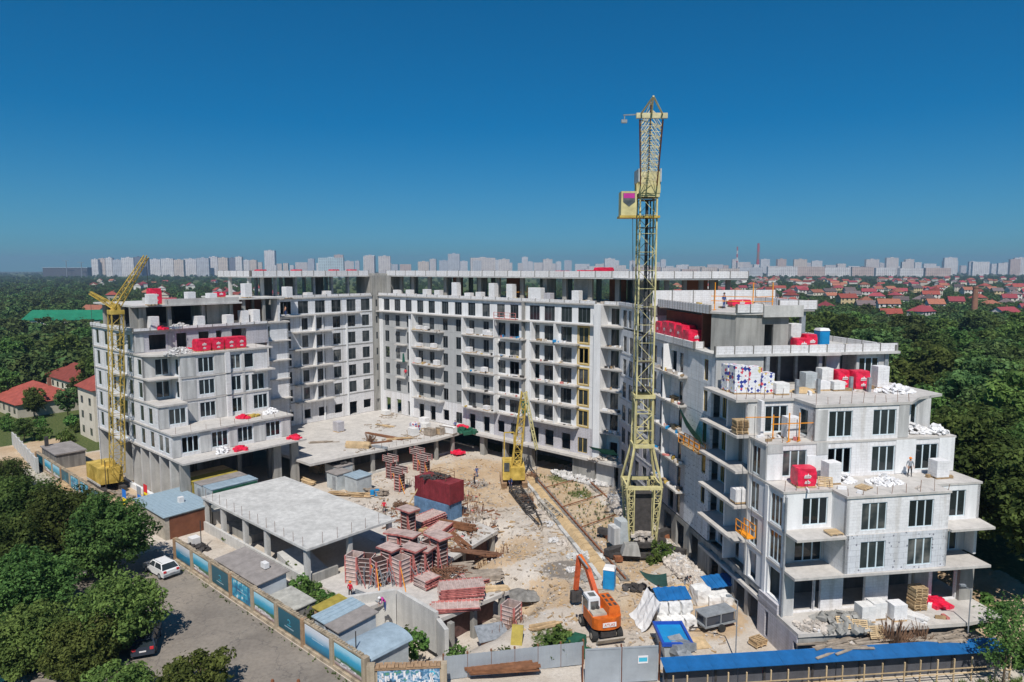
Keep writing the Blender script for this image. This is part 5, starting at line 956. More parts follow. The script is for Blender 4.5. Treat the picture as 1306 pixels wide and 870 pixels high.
hut('tool_shed','grey shed with dusty felt roof behind the poster wall','shed',PA(46.8,-52.1,0),8.6,3.0,2.3,RA,'shed_wall','roof_felt',.25,.25); M().box(-.45,.45,-.3,.3,0,.6).build('x','tarp_white') if 0 else tag(M().box(-.42,.42,-.25,.25,0,.55).build('air_conditioner','tarp_white',None,PA(48.8,-51.6,2.42),RA),'white air conditioner unit on the felt shed roof','air conditioner')
hut('tool_shed','small low shed with moss stained flat roof behind the posters','shed',PA(55.6,-52.6,0),4.2,2.2,1.8,RA,'concrete_dark','roof_gray_dust',.1,.12)
hut('tool_shed','shed with half blue half weathered roof below the retaining wall','shed',PA(61.7,-51.6,0),1.7,3.8,2.4,RA,'shed_wall','steel_blue',.2,.2,door=.2); hut('tool_shed','shed with weathered brown roof beside the blue roofed half','shed',PA(63.7,-51.6,0),1.7,3.8,2.35,RA,'shed_wall','roof_felt',.2,.2); hut('tool_shed','little ochre roofed lean-to among the bushes','shed',PA(59.6,-50.9,0),1.8,2.6,2.0,RA,'wood','olive_yellow',.2,.15)
t=thing('barrel_shed','shed with curved pale blue tin roof at the corner of the poster wall','shed',PA(68.0,-52.3,0),RA); M().box(-1.6,1.6,-2.1,2.1,0,1.9).build('walls','cabin_gray',t); m=M()
for i in range(10):
    t0,t1=math.pi*i/10,math.pi*(i+1)/10; f=lambda a_:(-1.85*math.cos(a_),1.95+.55*math.sin(a_)); (x0,z0),(x1,z1)=f(t0),f(t1); m.hexa([(x0,-2.4,z0),(x1,-2.4,z1),(x1,2.4,z1),(x0,2.4,z0),(x0,-2.4,z0+.05),(x1,-2.4,z1+.05),(x1,2.4,z1+.05),(x0,2.4,z0+.05)])
m.build('roof','roof_metal',t)
t=thing('site_hut','flat roofed dark brick hut by the left end of the poster wall','hut',PA(-19.5,-50.9,0),RA); M().box(-4.0,4.0,-2.2,2.0,0,2.4).build('walls','concrete_dark',t); M().box(-4.2,4.2,-2.4,2.2,2.4,2.6).build('roof','roof_felt',t); M().box(-3.5,-3.0,-1.9,-1.4,2.6,4.2).build('chimney','steel_dark',t)
def container(label,p,rz,L,W,H,mt,open_=False,group=None,z=0):
    t=thing('container',label,'container',(p[0],p[1],z),rz,group); M().box(-L/2,L/2,-W/2,W/2,0,H).build('shell',mt,t); m=M()
    for i in range(int(L/.35)): x=-L/2+.1+i*.35; m.box(x,x+.16,-W/2-.035,-W/2-.001,.15,H-.12); m.box(x,x+.16,W/2+.001,W/2+.035,.15,H-.12)
    for i in range(int(W/.35)): y=-W/2+.1+i*.35; m.box(L/2+.001,L/2+.035,y,y+.16,.15,H-.12); m.box(-L/2-.035,-L/2-.001,y,y+.16,.15,H-.12)
    kind(m.build('rib',mt,t),'stuff'); m=M()
    for sx in (-1,1):
        for sy in (-1,1): m.box(sx*L/2-.07,sx*L/2+.07,sy*W/2-.07,sy*W/2+.07,-.001,H+.03)
    kind(m.build('corner_posts',mt,t),'stuff'); return t
ca1=container('weathered blue steel container at the bottom of the two-container stack',PA(45.9,-25.6),RA+R(4),6.0,2.5,2.3,'container_blue',group='stacked containers'); ca2=container('maroon steel container on top of the blue one with scrap on its roof',PA(46.0,-25.4),RA+R(4),6.2,2.6,2.7,'maroon',group='stacked containers',z=2.34)
heap('scrap_heap',PA(45.6,-25.6,5.05),2.1,.9,.7,70,.28,'steel_dark',203,'dark wire and scrap heaped on the maroon container','scrap'); m=M(); 
for p_,q_ in (((-1.4,-.8),(-1.4,.8)),((1.4,-.8),(1.4,.8))):
    for z in (.5,1.0): m.bar((p_[0],p_[1],z),(q_[0],q_[1],z),.04)
for x in (-1.4,1.4):
    for y in (-.8,.8): m.bar((x,y,0),(x,y,1.05),.05)
for y in (-.8,.8):
    for z in (.5,1.0): m.bar((-1.4,y,z),(1.4,y,z),.04)
tag(m.build('wire_cage','rust_bars',None,PA(46.5,-25.2,5.08),RA),'rusty open wire cage on the maroon container','cage')
tag(M().bar(PA(41.6,-27.6,.1),PA(44.2,-26.4,5.0),.16).build('leaning_plank','wood_pale'),'pale plank leaning against the maroon container','plank')
planks(PA(50.2,-27.6,.1),RA+R(15),10,7.0,'long brown beams in front of the stacked containers','wood_brown',.3,.25,3,jit=.2); planks(PA(50.8,-30.8,.1),RA+R(10),9,6.0,'second row of long timber beams behind the red form panels','wood',.28,.22,3,jit=.2)
# ---- column formwork: red framed shutters
FMR={}
def form_mesh(w_,h,face='form_face',rungs=None):
    k=(w_,h,face)
    if k not in FMR:
        m=M(); n=rungs or max(3,int(h/.4))
        m.box(-w_/2,w_/2,.0,.04,0,h,1)
        for s in (-1,1): m.box(s*w_/2-.05,s*w_/2+.05,-.09,-.001,0,h,0)
        for i in range(n+1): z=i*h/n; m.box(-w_/2+.051,w_/2-.051,-.085,-.004,max(0,z-.04),min(h,z+.04),2)
        FMR[k]=m.mesh('form_panel',['form_red',face,'form_rung'])
    return FMR[k]
def formcol(loc,rz,w_,h,label,cap=None,group='column shutters',face='form_face'):
    t=thing('column_shutter',label,'formwork',loc,rz,group)
    for i in range(4):
        a=i*math.pi/2; link('form_panel',form_mesh(w_,h,face),t,(math.sin(a)*w_/2*1.06,-math.cos(a)*w_/2*1.06,0),a)
    if cap: link('head_panel',M().box(-cap/2,cap/2,-cap*.36,cap*.36,0,.14).mesh('head_panel','form_face'),t,(0,0,h+.01)); link('head_rim',M().box(-cap/2-.04,cap/2+.04,-cap*.36-.05,-cap*.36-.001,-.05,.12).box(-cap/2-.04,-cap/2-.001,-cap*.36,cap*.36,-.05,.12).box(cap/2+.001,cap/2+.04,-cap*.36,cap*.36,-.05,.12).mesh('head_rim','form_red'),t,(0,0,h+.01))
    m=M(); m.bar((w_/2,-w_/2,h*.8),(w_/2+1.3,-w_/2-.4,0),.07); m.build('brace','orange_paint' if h<2.9 else 'form_red',t); return t
def tform(loc,rz,label):
    t=formcol(loc,rz,.95,2.6,label,None,'T-shaped column shutters',face='form_dark'); link('head_frame',form_mesh(2.3,.95,'form_dark',3),t,(0,-.55,2.62)); link('head_frame',form_mesh(2.3,.95,'form_dark',3),t,(0,.5,2.62)); M().box(-1.15,1.15,-.5,.45,2.7,2.78).build('head_deck','form_face',t)  # dark faces paint the shade inside the open frames
for p_,rz,lb in ((PA(28.4,-19.6,.1),RA+.1,'T-shaped shutter nearest the podium edge beside the grey booths'),(PA(28.2,-14.0,.1),RA+.1,'T-shaped shutter standing back against the podium edge'),(PA(34.2,-22.6,.1),RA+.15,'T-shaped red shutter in the middle of the upright four'),(PA(31.8,-15.6,.1),RA+.1,'T-shaped shutter standing alone beside the sand')): tform(p_,rz,lb)
YD=[((-16.38,68.21,0),1.3,3.2,0,'left end shutter of the crowded formwork yard'),((-15.15,68.21,0),1.3,3.0,0,'ladder-like shutter second from the left in the formwork yard'),((-13.74,67.67,0),1.2,2.9,0,'shutter full of loose props in the formwork yard'),((-12.82,68.93,0),1.2,3.6,2.3,'capped shutter in the left of the formwork yard'),((-11.49,67.85,0),1.3,3.0,0,'open ribbed shutter in the middle of the formwork yard'),((-10.42,68.93,0),1.2,3.6,2.4,'capped shutter in the middle of the formwork yard'),((-9.42,69.49,0),1.3,3.2,2.2,'capped shutter right of the middle in the formwork yard'),((-7.89,70.81,0),1.2,4.2,2.6,'tallest capped shutter at the pit edge'),((-13.11,74.03,0),1.2,3.2,2.2,'capped shutter at the back of the formwork yard by the canopy'),((-11.48,73.20,0),1.2,3.3,2.3,'second capped shutter at the back of the formwork yard'),((-12.50,79.42,0),1.1,4.0,2.4,'tall capped shutter standing by the stacked red panels'),((-9.05,71.99,0),1.2,3.0,0,'ribbed shutter at the back right of the formwork yard')]
for i,(p_,w_,h,cap,lb) in enumerate(YD): formcol((p_[0],p_[1],.08),RA+R(12)+rnd(-.5,.5),w_,h*.92,lb,cap or None,face='form_dark' if i%4 else 'form_face')  # most shutters get the dark face, shade put into the colour
for i in range(9):
    m=M()
    for k in range(6): m.bar((rnd(-.5,.5),rnd(-.4,.4),0),(rnd(-.8,.8),rnd(-.6,.6),rnd(1.4,2.4)),.07)
    p_=[(-15.57,67.15,0),(-14.21,66.80,0),(-13.15,67.15,0),(-11.94,67.15,0),(-11.09,69.49,0),(-9.78,67.85,0),(-12.63,76.64,0),(-10.74,75.53,0),(-9.56,74.03,0)][i]
    tag(m.build('prop_bundle','steel_gray',None,(p_[0],p_[1],.08)),'bundle of grey steel props standing %s'%('at the left edge of the formwork yard','beside the ladder-like shutter','in front of the shutter full of props','near the retaining wall corner','between two capped shutters','beside the short red pile','by the canopy corner column','behind the back row of capped shutters','under the tallest capped shutter')[i],'props','steel prop bundles')
def flatforms(loc,rz,n,w_,h,label,group='stacked form panels'):
    t=thing('panel_stack',label,'formwork stack',loc,rz,group); me=form_mesh(w_,h)
    for i in range(n): link('form_panel',me,t,(rnd(-.12,.12),rnd(-.12,.12)-h/2,i*.15+.1),0,(R(90) if 0 else R(-90),0,rnd(-.06,.06)))
    return t
flatforms((*(-8.71,67.15,0)[:2],.1),RA,7,1.9,1.9,'short square pile of pink form panels behind the retaining wall'); flatforms((*(-5.07,64.79,0)[:2],.1),RA+R(-40),8,2.2,4.4,'long form panels stacked at the lower deck corner'); flatforms((*(-5.48,62.28,0)[:2],.1),RA+R(-40),3,1.6,4.6,'low pile of red form panels along the wall edge')
flatforms((*(-10.73,83.45,0)[:2],.1),RA+R(5),9,2.2,4.4,'red form panels stacked below the long beams'); flatforms((*(-8.96,80.89,0)[:2],.1),RA+R(20),6,2.0,4.2,'second red panel stack nearer the pit'); flatforms((*(-4.09,68.21,0)[:2],.1),RA+R(-20),3,2.4,2.6,'bright red panel frames beside the dark board stack')
planks((*(-2.90,68.93,0)[:2],.1),RA+R(50),30,3.6,'dark board stack at the tip of the lower deck','wood_gray',.3,.1,5); planks((*(-2.48,66.46,0)[:2],.08),RA+R(50),8,4.2,'pale planks along the tip of the lower deck','wood_pale',.25,.08,4); planks((*(-8.63,77.77,0)[:2],.08),RA+R(40),14,2.8,'loose pale boards beside the capped shutters','wood_pale',.22,.08,5,jit=.5)
planks((*(-31.17,106.51,0)[:2],.1),RA,30,2.8,'timber rack with pale slats behind the canopy','wood_pale',.2,.2,5); planks((*(-23.18,95.48,0)[:2],.1),RA+.6,24,2.4,'scattered boards in front of the grey booths','wood',.2,.08,6,jit=.8); planks((*(-19.70,96.16,0)[:2],.1),RA+.3,16,2.6,'low timber pile with blue drums','wood_gray',.3,.15,4,jit=.3); planks((*(-32.01,113.24,0)[:2],.1) if 0 else PA(21.0,-29.4,.1),RA,16,2.6,'small pale board pile between cabins and booths','wood_pale',.25,.1,4,jit=.4)
for i,(x_,lb) in enumerate((((-20.06,95.13,0),'blue drum at the left of the timber pile'),((-19.45,95.48,0),'blue drum at the right of the timber pile'))): tag(M().cyl((0,0,0),(0,0,.9),.32,12).cyl((0,0,.3),(0,0,.36),.34,12).cyl((0,0,.6),(0,0,.66),.34,12).build('drum','toilet_blue',None,x_),lb,'drum','blue drums')
for i,(p_,lb) in enumerate((((-13.20,88.18,0),'rusty wire tangle left of the maroon container'),((-15.32,90.29,0),'wire tangle on the floor by the T-shaped shutters'),((2.09,92.81,0),'brown scrap tangle beside the boom section'),((-6.49,94.46,0),'pile of old boards beside the crawler crane track'))):
    m=M()
    for k in range(80): m.bar((rnd(-1,1),rnd(-.8,.8),rnd(.0,.5)),(rnd(-1,1),rnd(-.8,.8),rnd(.1,1.0)),.05)
    tag(m.build('wire_tangle','brush_dry',None,(*((p_ if i!=3 else (3.04,102.83,0))[:2]),.1)),lb,'scrap','wire and scrap tangles')
LBX=thing('lattice_section','pale lattice crane section lying beside the near crane rail','crane section',(4.92,88.18,0),0); lattice(LBX,(-.9,3.2,.5),(1.2,-3.4,.5),(.95,.3,0),Z,(1.0,.8),(1.0,.8),6,'tan_paint','tan_paint',.12,.07,'chord','bracing')
tag(M().box(-1.2,1.2,-.9,.9,.02,.1).build('trench_cover','wood_pale',None,(*(15.83,56.24,0)[:2],.05),RR),'pale board frame lying on the sand behind the skip','board')
# big bags, covers, trailer
BAG=[softbox(1.05,1.05,1.05,'white_sack',i+30,.10) for i in range(4)]
def bag(p_,lb,s=1.0): o=link('bulk_bag',random.choice(BAG),None,p_,rnd(0,.4)); o.scale=(s,s,s); return tag(o,lb,'bulk bag','white bulk bags')
o0=Vector((*(13.85,58.71,0)[:2],0)); ux=Vector((.99,.12,0)); uy=Vector((-.12,.99,0))
for i in range(3):
    for j in range(3):
        for k in range(2 if j else 1 if i!=1 else 1):
            p_=o0+ux*(i*1.12)+uy*(j*1.12)+Vector((0,0,k*1.03+.02)); bag(p_,'white bulk bag in the %s row, %s, %s of its stack'%(('front','middle','back')[j],('left','centre','right')[i],('bottom','top')[k]))
bag(Vector((*(18.37,63.51,0)[:2],.05)),'lone round white bulk bag between the two blue covers',1.6)
for i in range(2):
    for j in range(2): bag(Vector((*(19.77,62.58,0)[:2],.05))+ux*(i*1.15-.3)+uy*(j*1.1+.3),'white bulk bag under the right blue cover, %s %s'%(('left','right')[i],('front','back')[j]),1.1)
def cover(p_,rz,L,W,lb):
    t=thing('roof_sheet',lb,'cover',p_,rz,'blue covers on the bags'); m=M(); n=9
    for i in range(n):
        x0,x1=-L/2+i*L/n,-L/2+(i+1)*L/n; a=.05*(i%2); m.hexa([(x0,-W/2,a-.2),(x1,-W/2,a-.2),(x1,W/2,a+.25),(x0,W/2,a+.25),(x0,-W/2,a-.15),(x1,-W/2,a-.15),(x1,W/2,a+.3),(x0,W/2,a+.3)])
    m.build('sheet','blue_roof',t)
cover((o0+ux*1.3+uy*1.9+Vector((0,0,2.35))),RR-.05,3.2,1.7,'blue ribbed sheet lying on the white bag stack'); cover(Vector((*(20.53,63.83,0)[:2],1.75))+uy*.8,RR+.1,3.0,1.8,'blue ribbed sheet covering the bags beside the trailer')
t=thing('tarp_sheet','white plastic sheet hanging off the left of the bag stack','tarpaulin',o0+Vector((-1.1,.6,0)),RR); m=M()
for i in range(6):
    for j in range(6):
        f=lambda a,b:(-1.3+a*.3+.12*math.sin(b*2+a),-1.0+b*.55,max(.03,2.0*(a/5)**1.3-.1*math.sin(b*1.7))); m.poly([f(i,j),f(i+1,j),f(i+1,j+1),f(i,j+1)])
m.build('sheet','tarp_white',t)
TR=thing('trailer','grey two-wheel trailer with an open dark cage beside the bags','trailer',(18.52,59.12,0),RR+R(12)); M().box(-1.7,1.7,-.8,.8,.55,.7).build('deck','steel_gray',TR)
for s in (-1,1): wheel(TR,0,s*.95,.36,.2) if 0 else link('wheel',M().cyl((0,s*.95-.1,.36),(0,s*.95+.1,.36),.36,14).mesh('wheel','rubber'),TR)
m=M()
for x in (-1.6,0,1.6):
    for y in (-.75,.75): m.box(x-.05,x+.05,y-.05,y+.05,.7,1.6)
m.box(-1.7,1.7,-.8,.8,1.6,1.68); m.build('cage','steel_gray',TR); M().box(-1.5,1.5,-.7,.7,.72,1.5).build('load','car_dark',TR); m=M().bar((-1.7,-.4,.55),(-2.8,0,.5),.09).bar((-1.7,.4,.55),(-2.8,0,.5),.09); m.build('tow_bar','steel_dark',TR)
SK=thing('waste_skip','open blue rimmed skip full of scrap near the gate','skip',(13.63,55.02,0),RR+R(-8)); m=M(); m.hexa([(-.9,-1.4,0),(.9,-1.4,0),(.9,1.4,0),(-.9,1.4,0),(-1.15,-1.7,1.6),(1.15,-1.7,1.6),(1.15,1.7,1.6),(-1.15,1.7,1.6)]); m.build('body','cabin_gray',SK); m=M()
for s in (-1,1): m.box(s*1.2-.1,s*1.2+.1,-1.8,1.8,1.55,1.85); m.box(-1.099,1.099,s*1.7-.1,s*1.7+.1,1.56,1.84)
m.build('rim','royal_blue',SK); M().box(-1.08,1.08,-1.58,1.58,1.4,1.63).build('scrap_fill','toilet_blue',SK)
heap('sheet_pile',(*(14.29,53.40,0)[:2],1.0),.8,.5,.8,6,1.1,'steel_gray',210,'loose grey sheets leaning on the skip above the blue roof','sheets',flat=True)
heap('tarp_heap',(5.21,55.02,0),.9,.9,1.3,16,1.0,'tarp_green',211,'folded green tarpaulin beside the excavator','tarpaulin',flat=True)
for i,(p_,rx,ry,h,mt,lb) in enumerate((((17.00,65.12,0),3.2,2.4,1.3,'sand_heap','sand heap behind the white bags with a worker shovelling'),(PR(7.2,9.6,20.48),1.5,1.0,.5,'sand_heap','small sand heap beside the white sacks on the terrace'))):
    m=M(); n=18
    for a in range(n):
        for r in range(4):
            f=lambda a_,r_:(rx*r_/4*math.cos(6.283*a_/n)*(1+.12*math.sin(a_*2.3)),ry*r_/4*math.sin(6.283*a_/n),h*(1-(r_/4))**1.2+.1*math.sin(a_*1.7+r_)*(r_<4)*(r_>0))
            m.poly([f(a,r),f(a,r+1),f((a+1)%n,r+1),f((a+1)%n,r)])
    tag(m.build('sand_heap',mt,None,(p_[0],p_[1],p_[2]+.02)),lb,'sand heap','sand heaps')
m=M(); n=20
for a in range(n):
    for r in range(3):
        f=lambda a_,r_:(2.5*r_/3*math.cos(6.283*a_/n),1.6*r_/3*math.sin(6.283*a_/n),.4*(1-(r_/3)**2)+(.06*math.sin(a_*2) if r_<3 else -.05))
        m.poly([f(a,r),f(a,r+1),f((a+1)%n,r+1),f((a+1)%n,r)])
tag(m.build('gravel_heap','concrete_dark',None,(*(1.56,68.57,0)[:2],hz(*(1.56,68.57,0)[:2])-.05)),'low grey gravel heap on the sandy yard road','gravel heap')
# sagging nets
def net(c4,lb,mt='net_dark',sag=.8,n=8):
    P=[Vector(q) for q in c4]; m=M(); N_=n
    def f(i,j):
        u,v=i/N_,j/N_; p_=(P[0]*(1-u)+P[1]*u)*(1-v)+(P[3]*(1-u)+P[2]*u)*v
        return p_+Vector((0,0,-sag*4*u*(1-u)*.6-sag*4*v*(1-v)*.4))
    for i in range(N_):
        for j in range(N_): m.poly([f(i,j),f(i+1,j),f(i+1,j+1),f(i,j+1)])
    o=m.build('shade_net',mt); return tag(o,lb,'net','green shade nets')
net(((12.77,65.76,2.4),(15.26,64.62,2.6),(15.20,63.59,1.8),(13.78,64.85,1.6)),'dark green net sagging over the sand heap mixer',sag=.5)
def pz(v,u,z): return PR(u,v,z)
net((pz(19.9,-1.2,17.4),pz(14.5,-1.2,15.2),pz(14.5,-.3,13.9),pz(19.9,-.3,15.0)),'green net stretched across the blank wall between the balconies','net_green',.5)
net((PA(53.2,-1.6,5.9),PA(57.6,-1.6,6.1),PA(57.6,-.2,5.0),PA(53.6,-.2,4.7)),'green net canopy over clutter at the end of the rear wing','net_green',.15)
net((PA(9.0,-1.2,16.3),PA(9.8,-1.5,16.5),PA(10.1,-1.5,14.9),PA(9.0,-1.3,14.6)),'small green net hung on the balcony near the stair tower','net_green',.1,4); net((PA(39.6,-1.5,11.0),PA(41.0,-1.6,11.2),PA(41.2,-1.6,9.4),PA(39.8,-1.5,9.0)),'small green net hung behind the crawler crane boom','net_green',.1,4)
# orange guard rails and cradles
def guard(name,lb,root,pts,h,rails,posts,mt='orange_paint',cat='guard rail'):
    t=thing(name,lb,cat,root,0,'orange guard rails'); 
    for p_ in posts:
        m=M().bar((*p_,0),(*p_,h),.09); m.bar((p_[0]-.25,p_[1]-.25,.03),(p_[0]+.25,p_[1]+.25,.03),.07); m.build('post',mt,t)
    for z in rails:
        for a,b in zip(pts[:-1],pts[1:]): M().bar((*a,z),(*b,z),.07).build('rail',mt,t)
    return t
guard('guard_rail','orange guard frame around the white pallet on the left terrace',PR(.6,3.9,17.2),[(0,0),(5.2,.8)],2.6,[1.6],[(1.6,.1),(2.6,.3)]); guard('guard_rail','second orange bar in front of the terrace window',PR(-1.2,5.2,17.2),[(0,0),(3.2,.2)],2.2,[2.0],[(2.6,.2)])
guard('guard_rail','orange guard rail on the upper roof deck',PR(1.6,16,28.05),[(-.3,3),(3.6,.4),(6.0,1.5)],3.0,[1.0,1.5],[(0,2.6),(3.4,.5),(5.8,1.4)]); guard('guard_rail','orange guard rail standing on the long terrace',PA(34.0,.9,27.4),[(0,0),(5.6,0)],2.2,[1.2],[(.6,0),(3.6,0)])
CD=thing('work_cradle','orange work cradle hanging at the corner of the near block','cradle',PR(-1.3,4.3,8.6),RR+R(-90)); M().box(-1.0,1.0,-.4,.4,0,.1).build('floor','orange_paint',CD); m=M()
for x in (-1,0,1):
    for y in (-.4,.4): m.box(x-.04,x+.04,y-.04,y+.04,.1,1.2)
for z in (.6,1.15):
    for y in (-.4,.4): m.box(-1.0,1.0,y-.03,y+.03,z,z+.07)
m.build('rail','orange_paint',CD); m=M().bar((-.9,0,1.2),(-.9,0,12),.03).bar((.9,0,1.2),(.9,0,12),.03); m.build('rope','rope',CD)
CD2=thing('work_cradle','work cradle with boards hanging below the green net on the blank wall','cradle',PR(-.9,17.0,13.2),RR+R(-90)); M().box(-2.6,2.6,-.35,.35,0,.1).build('floor','wood',CD2); m=M()
for x in (-2.6,-1.3,0,1.3,2.6):
    for y in (-.35,.35): m.box(x-.04,x+.04,y-.04,y+.04,.1,1.1)
for z in (.55,1.05): m.box(-2.6,2.6,.32,.38,z,z+.06); m.box(-2.6,2.6,-.38,-.32,z,z+.06)
m.build('rail','orange_paint',CD2); planks(PR(-.9,17.0,13.32),RR+R(-90),5,2.2,'loose boards lying in the hanging cradle','wood_pale',.2,.06,3)
CD3=thing('work_cradle','small red work cradle on the balcony edge under the long terrace','cradle',PA(36.2,-1.5,24.25),RA); M().box(-2.4,2.4,-.35,.35,0,.1).build('floor','form_red',CD3); m=M()
for x in (-2.4,-1.2,0,1.2,2.4): m.box(x-.04,x+.04,-.38,-.3,.1,1.1)
for z in (.55,1.05): m.box(-2.4,2.4,-.37,-.31,z,z+.06)
m.build('rail','form_red',CD3)
# ================================================================ fences, posters, gates
def poster_mats():
    def mk(name,fn):
        m,t,b=_nt(name); tc=N(t,'TexCoord'); s=N(t,'SeparateXYZ'); t.links.new(tc.outputs['Object'],s.inputs[0]); n=N(t,'TexNoise',Scale=1.6,Detail=6.0); t.links.new(tc.outputs['Object'],n.inputs['Vector'])
        h=N(t,'MapRange'); h.inputs[1].default_value=0; h.inputs[2].default_value=1.75; t.links.new(s.outputs[2],h.inputs[0]); a=N(t,'Math',operation='MULTIPLY_ADD'); a.inputs[1].default_value=.22; t.links.new(n.outputs[0],a.inputs[0]); t.links.new(h.outputs[0],a.inputs[2])
        t.links.new(fn(t,a.outputs[0],n.outputs[0]),b.inputs['Base Color']); b.inputs['Roughness'].default_value=.35
    mk('poster_teal',lambda t,h,n:rampn(t,h,[(.0,(.008,.075,.11)),(1.,(.012,.10,.145))]))
    mk('poster_sea',lambda t,h,n:rampn(t,h,[(.10,(.02,.10,.16)),(.35,(.02,.20,.34)),(.55,(.03,.24,.42)),(.72,(.35,.5,.62)),(.95,(.62,.66,.72))]))
    mk('poster_view',lambda t,h,n:rampn(t,h,[(.10,(.30,.18,.17)),(.24,(.5,.42,.40)),(.30,(.05,.13,.05)),(.45,(.05,.16,.08)),(.52,(.03,.25,.38)),(.75,(.04,.36,.55)),(1.,(.35,.62,.75))]))
    mk('poster_wave',lambda t,h,n:rampn(t,n,[(.38,(.015,.11,.22)),(.5,(.02,.24,.40)),(.6,(.06,.40,.55)),(.66,(.7,.76,.8))]))
    mk('poster_city',lambda t,h,n:rampn(t,n,[(.36,(.03,.06,.10)),(.47,(.08,.22,.38)),(.53,(.5,.58,.66)),(.58,(.06,.20,.33)),(.66,(.10,.28,.12)),(.72,(.4,.5,.6))]))
poster_mats(); plain('logo_cyan',(.06,.42,.58),.4,.05,bmp=0); plain('print_text',(.55,.68,.74),.5,.05,bmp=0)
def curl(m,cx,cz,r,y,w_=.3):
    # the wave-shaped emblem: one curl over a bar
    for i in range(14):
        f=lambda k:(k/14*4.6+.4, r*(1-k/14*.55)); a0,r0=f(i); a1,r1=f(i+1); k0=w_*r*(1-abs(i/14-.3)); k1=w_*r*(1-abs((i+1)/14-.3))
        g_=lambda a,rr:(cx-rr*math.cos(a),y,cz+rr*math.sin(a)); m.poly([g_(a0,r0),g_(a0,r0-k0),g_(a1,r1-k1),g_(a1,r1)][::-1])
PKIND=['sea','view','teal','wave','view','teal','sea','view']
def poster(t,kindn,w_,h,x,z,y=-.06):
    b=M().box(0,w_,-.02,.02,0,h).build('poster','poster_'+kindn,t,(x,y,z)); m=M(); yy=-.026
    if kindn=='teal':
        curl(m,w_/2,h*.55,.30,yy); m.poly([(w_/2-.32,yy,h*.36),(w_/2+.32,yy,h*.36),(w_/2+.32,yy,h*.40),(w_/2-.32,yy,h*.40)]); m.build('wave_emblem','logo_cyan',b); q=M()
        for k in range(9): q.poly([(w_/2-.75+k*.17,yy,h*.22),(w_/2-.65+k*.17,yy,h*.22),(w_/2-.65+k*.17,yy,h*.27),(w_/2-.75+k*.17,yy,h*.27)])
        q.build('text_line','print_text',b)
    elif kindn in ('sea','wave'):
        for k in range(10): m.poly([(w_*.3+k*.17,yy,h*.47),(w_*.3+.12+k*.17,yy,h*.47),(w_*.3+.12+k*.17,yy,h*.51),(w_*.3+k*.17,yy,h*.51)])
        m.build('text_line','print_text',b)
    elif kindn=='view':
        curl(m,w_*.55,h*.62,.26,yy,.38); m.build('wave_emblem','logo_cyan',b); q=M(); rs=random.Random(int(x*10))
        for k in range(14): xx=rs.uniform(.1,w_-.9); zz=.1+(w_-xx)*.12*rs.random(); q.poly([(xx,yy+.001,zz),(xx+.6,yy+.001,zz),(xx+.6,yy+.001,zz+.16),(xx,yy+.001,zz+.16)])
        q.build('printed_houses','print_white',b)
    elif kindn=='city':
        rs=random.Random(5)
        for k in range(46): xx=rs.uniform(.1,w_-.5); zz=rs.uniform(.05,h*.7); hh=rs.uniform(.2,.55); m.poly([(xx,yy,zz),(xx+.14,yy,zz),(xx+.14,yy,min(h-.05,zz+hh)),(xx,yy,min(h-.05,zz+hh))])
        m.build('printed_houses','print_white',b); q=M(); curl(q,w_-.55,h-.42,.28,yy-.002,.4); q.build('wave_emblem','logo_cyan',b)
FN=thing('poster_wall','stone boundary wall with eight blue advertising posters along the lane','wall',PA(0,-54.6),RA)
def prun(t,a0,n,step,kinds,h=2.5,slope=0):
    for i in range(n+1): M().box(-.22,.22,-.28,.22,0,h+.08).build('pillar','fence_brown' if i%3==0 else 'stone_tan',t,(a0+i*step,0,0))
    for i in range(n):
        M().box(.221,step-.221,-.12,.12,0,h-.12).build('wall_panel','stone_tan',t,(a0+i*step,0,0)); M().box(.1,step-.1,-.2,.2,h-.121,h).build('coping','stone_tan',t,(a0+i*step,.001,0)); M().box(.23,step-.23,-.3,-.13,0,.28).build('footing','stone_tan',t,(a0+i*step,0,0))
        poster(t,kinds[i%len(kinds)],step-.75,1.75,a0+i*step+.375,.5,-.17)
    m=M(); rs=random.Random(3)
    for i in range(int(n*step/.35)): x=a0+i*.35; s=rs.uniform(.12,.3); m.rbox((x,rs.uniform(-.05,.05),h+.05),(s,.26,.14),Matrix.Rotation(rs.uniform(-.3,.3),3,'Z'))
    kind(m.build('loose_stones','stone_tan',t),'stuff')
prun(FN,34.6,8,4.4,PKIND)
FN2=thing('poster_wall','far run of the boundary wall with small blue posters by the yellow crane','wall',PA(0,-54.6),RA); prun(FN2,-20.0,7,4.4,['teal','view','view','teal','wave','wave','teal'])
FN3=thing('poster_wall','front corner poster of a house quarter under a row of roof tiles','wall',PA(71.0,-55.0),math.atan2(4.1,3.9)+RA); t=FN3
M().box(-.3,.3,-.3,.3,0,2.6).build('pillar','stone_tan',t); M().box(5.3,5.75,-.25,.25,0,2.5).build('pillar','stone_tan',t); M().box(.3,5.3,-.12,.12,0,2.2).build('wall_panel','stone_tan',t); M().box(.25,5.3,-.25,.25,2.2,2.36).build('coping','fence_brown',t); poster(t,'city',4.7,1.9,.5,.25,-.17)
tm=M().box(-.13,.13,-.3,.3,0,.12).mesh('roof_tile','fence_brown')
for i in range(17): link('roof_tile',tm,t,(.5+i*.29,0,2.362+rnd(0,.05)),rnd(-.15,.15),(R(rnd(-8,8)),0,rnd(-.15,.15)))
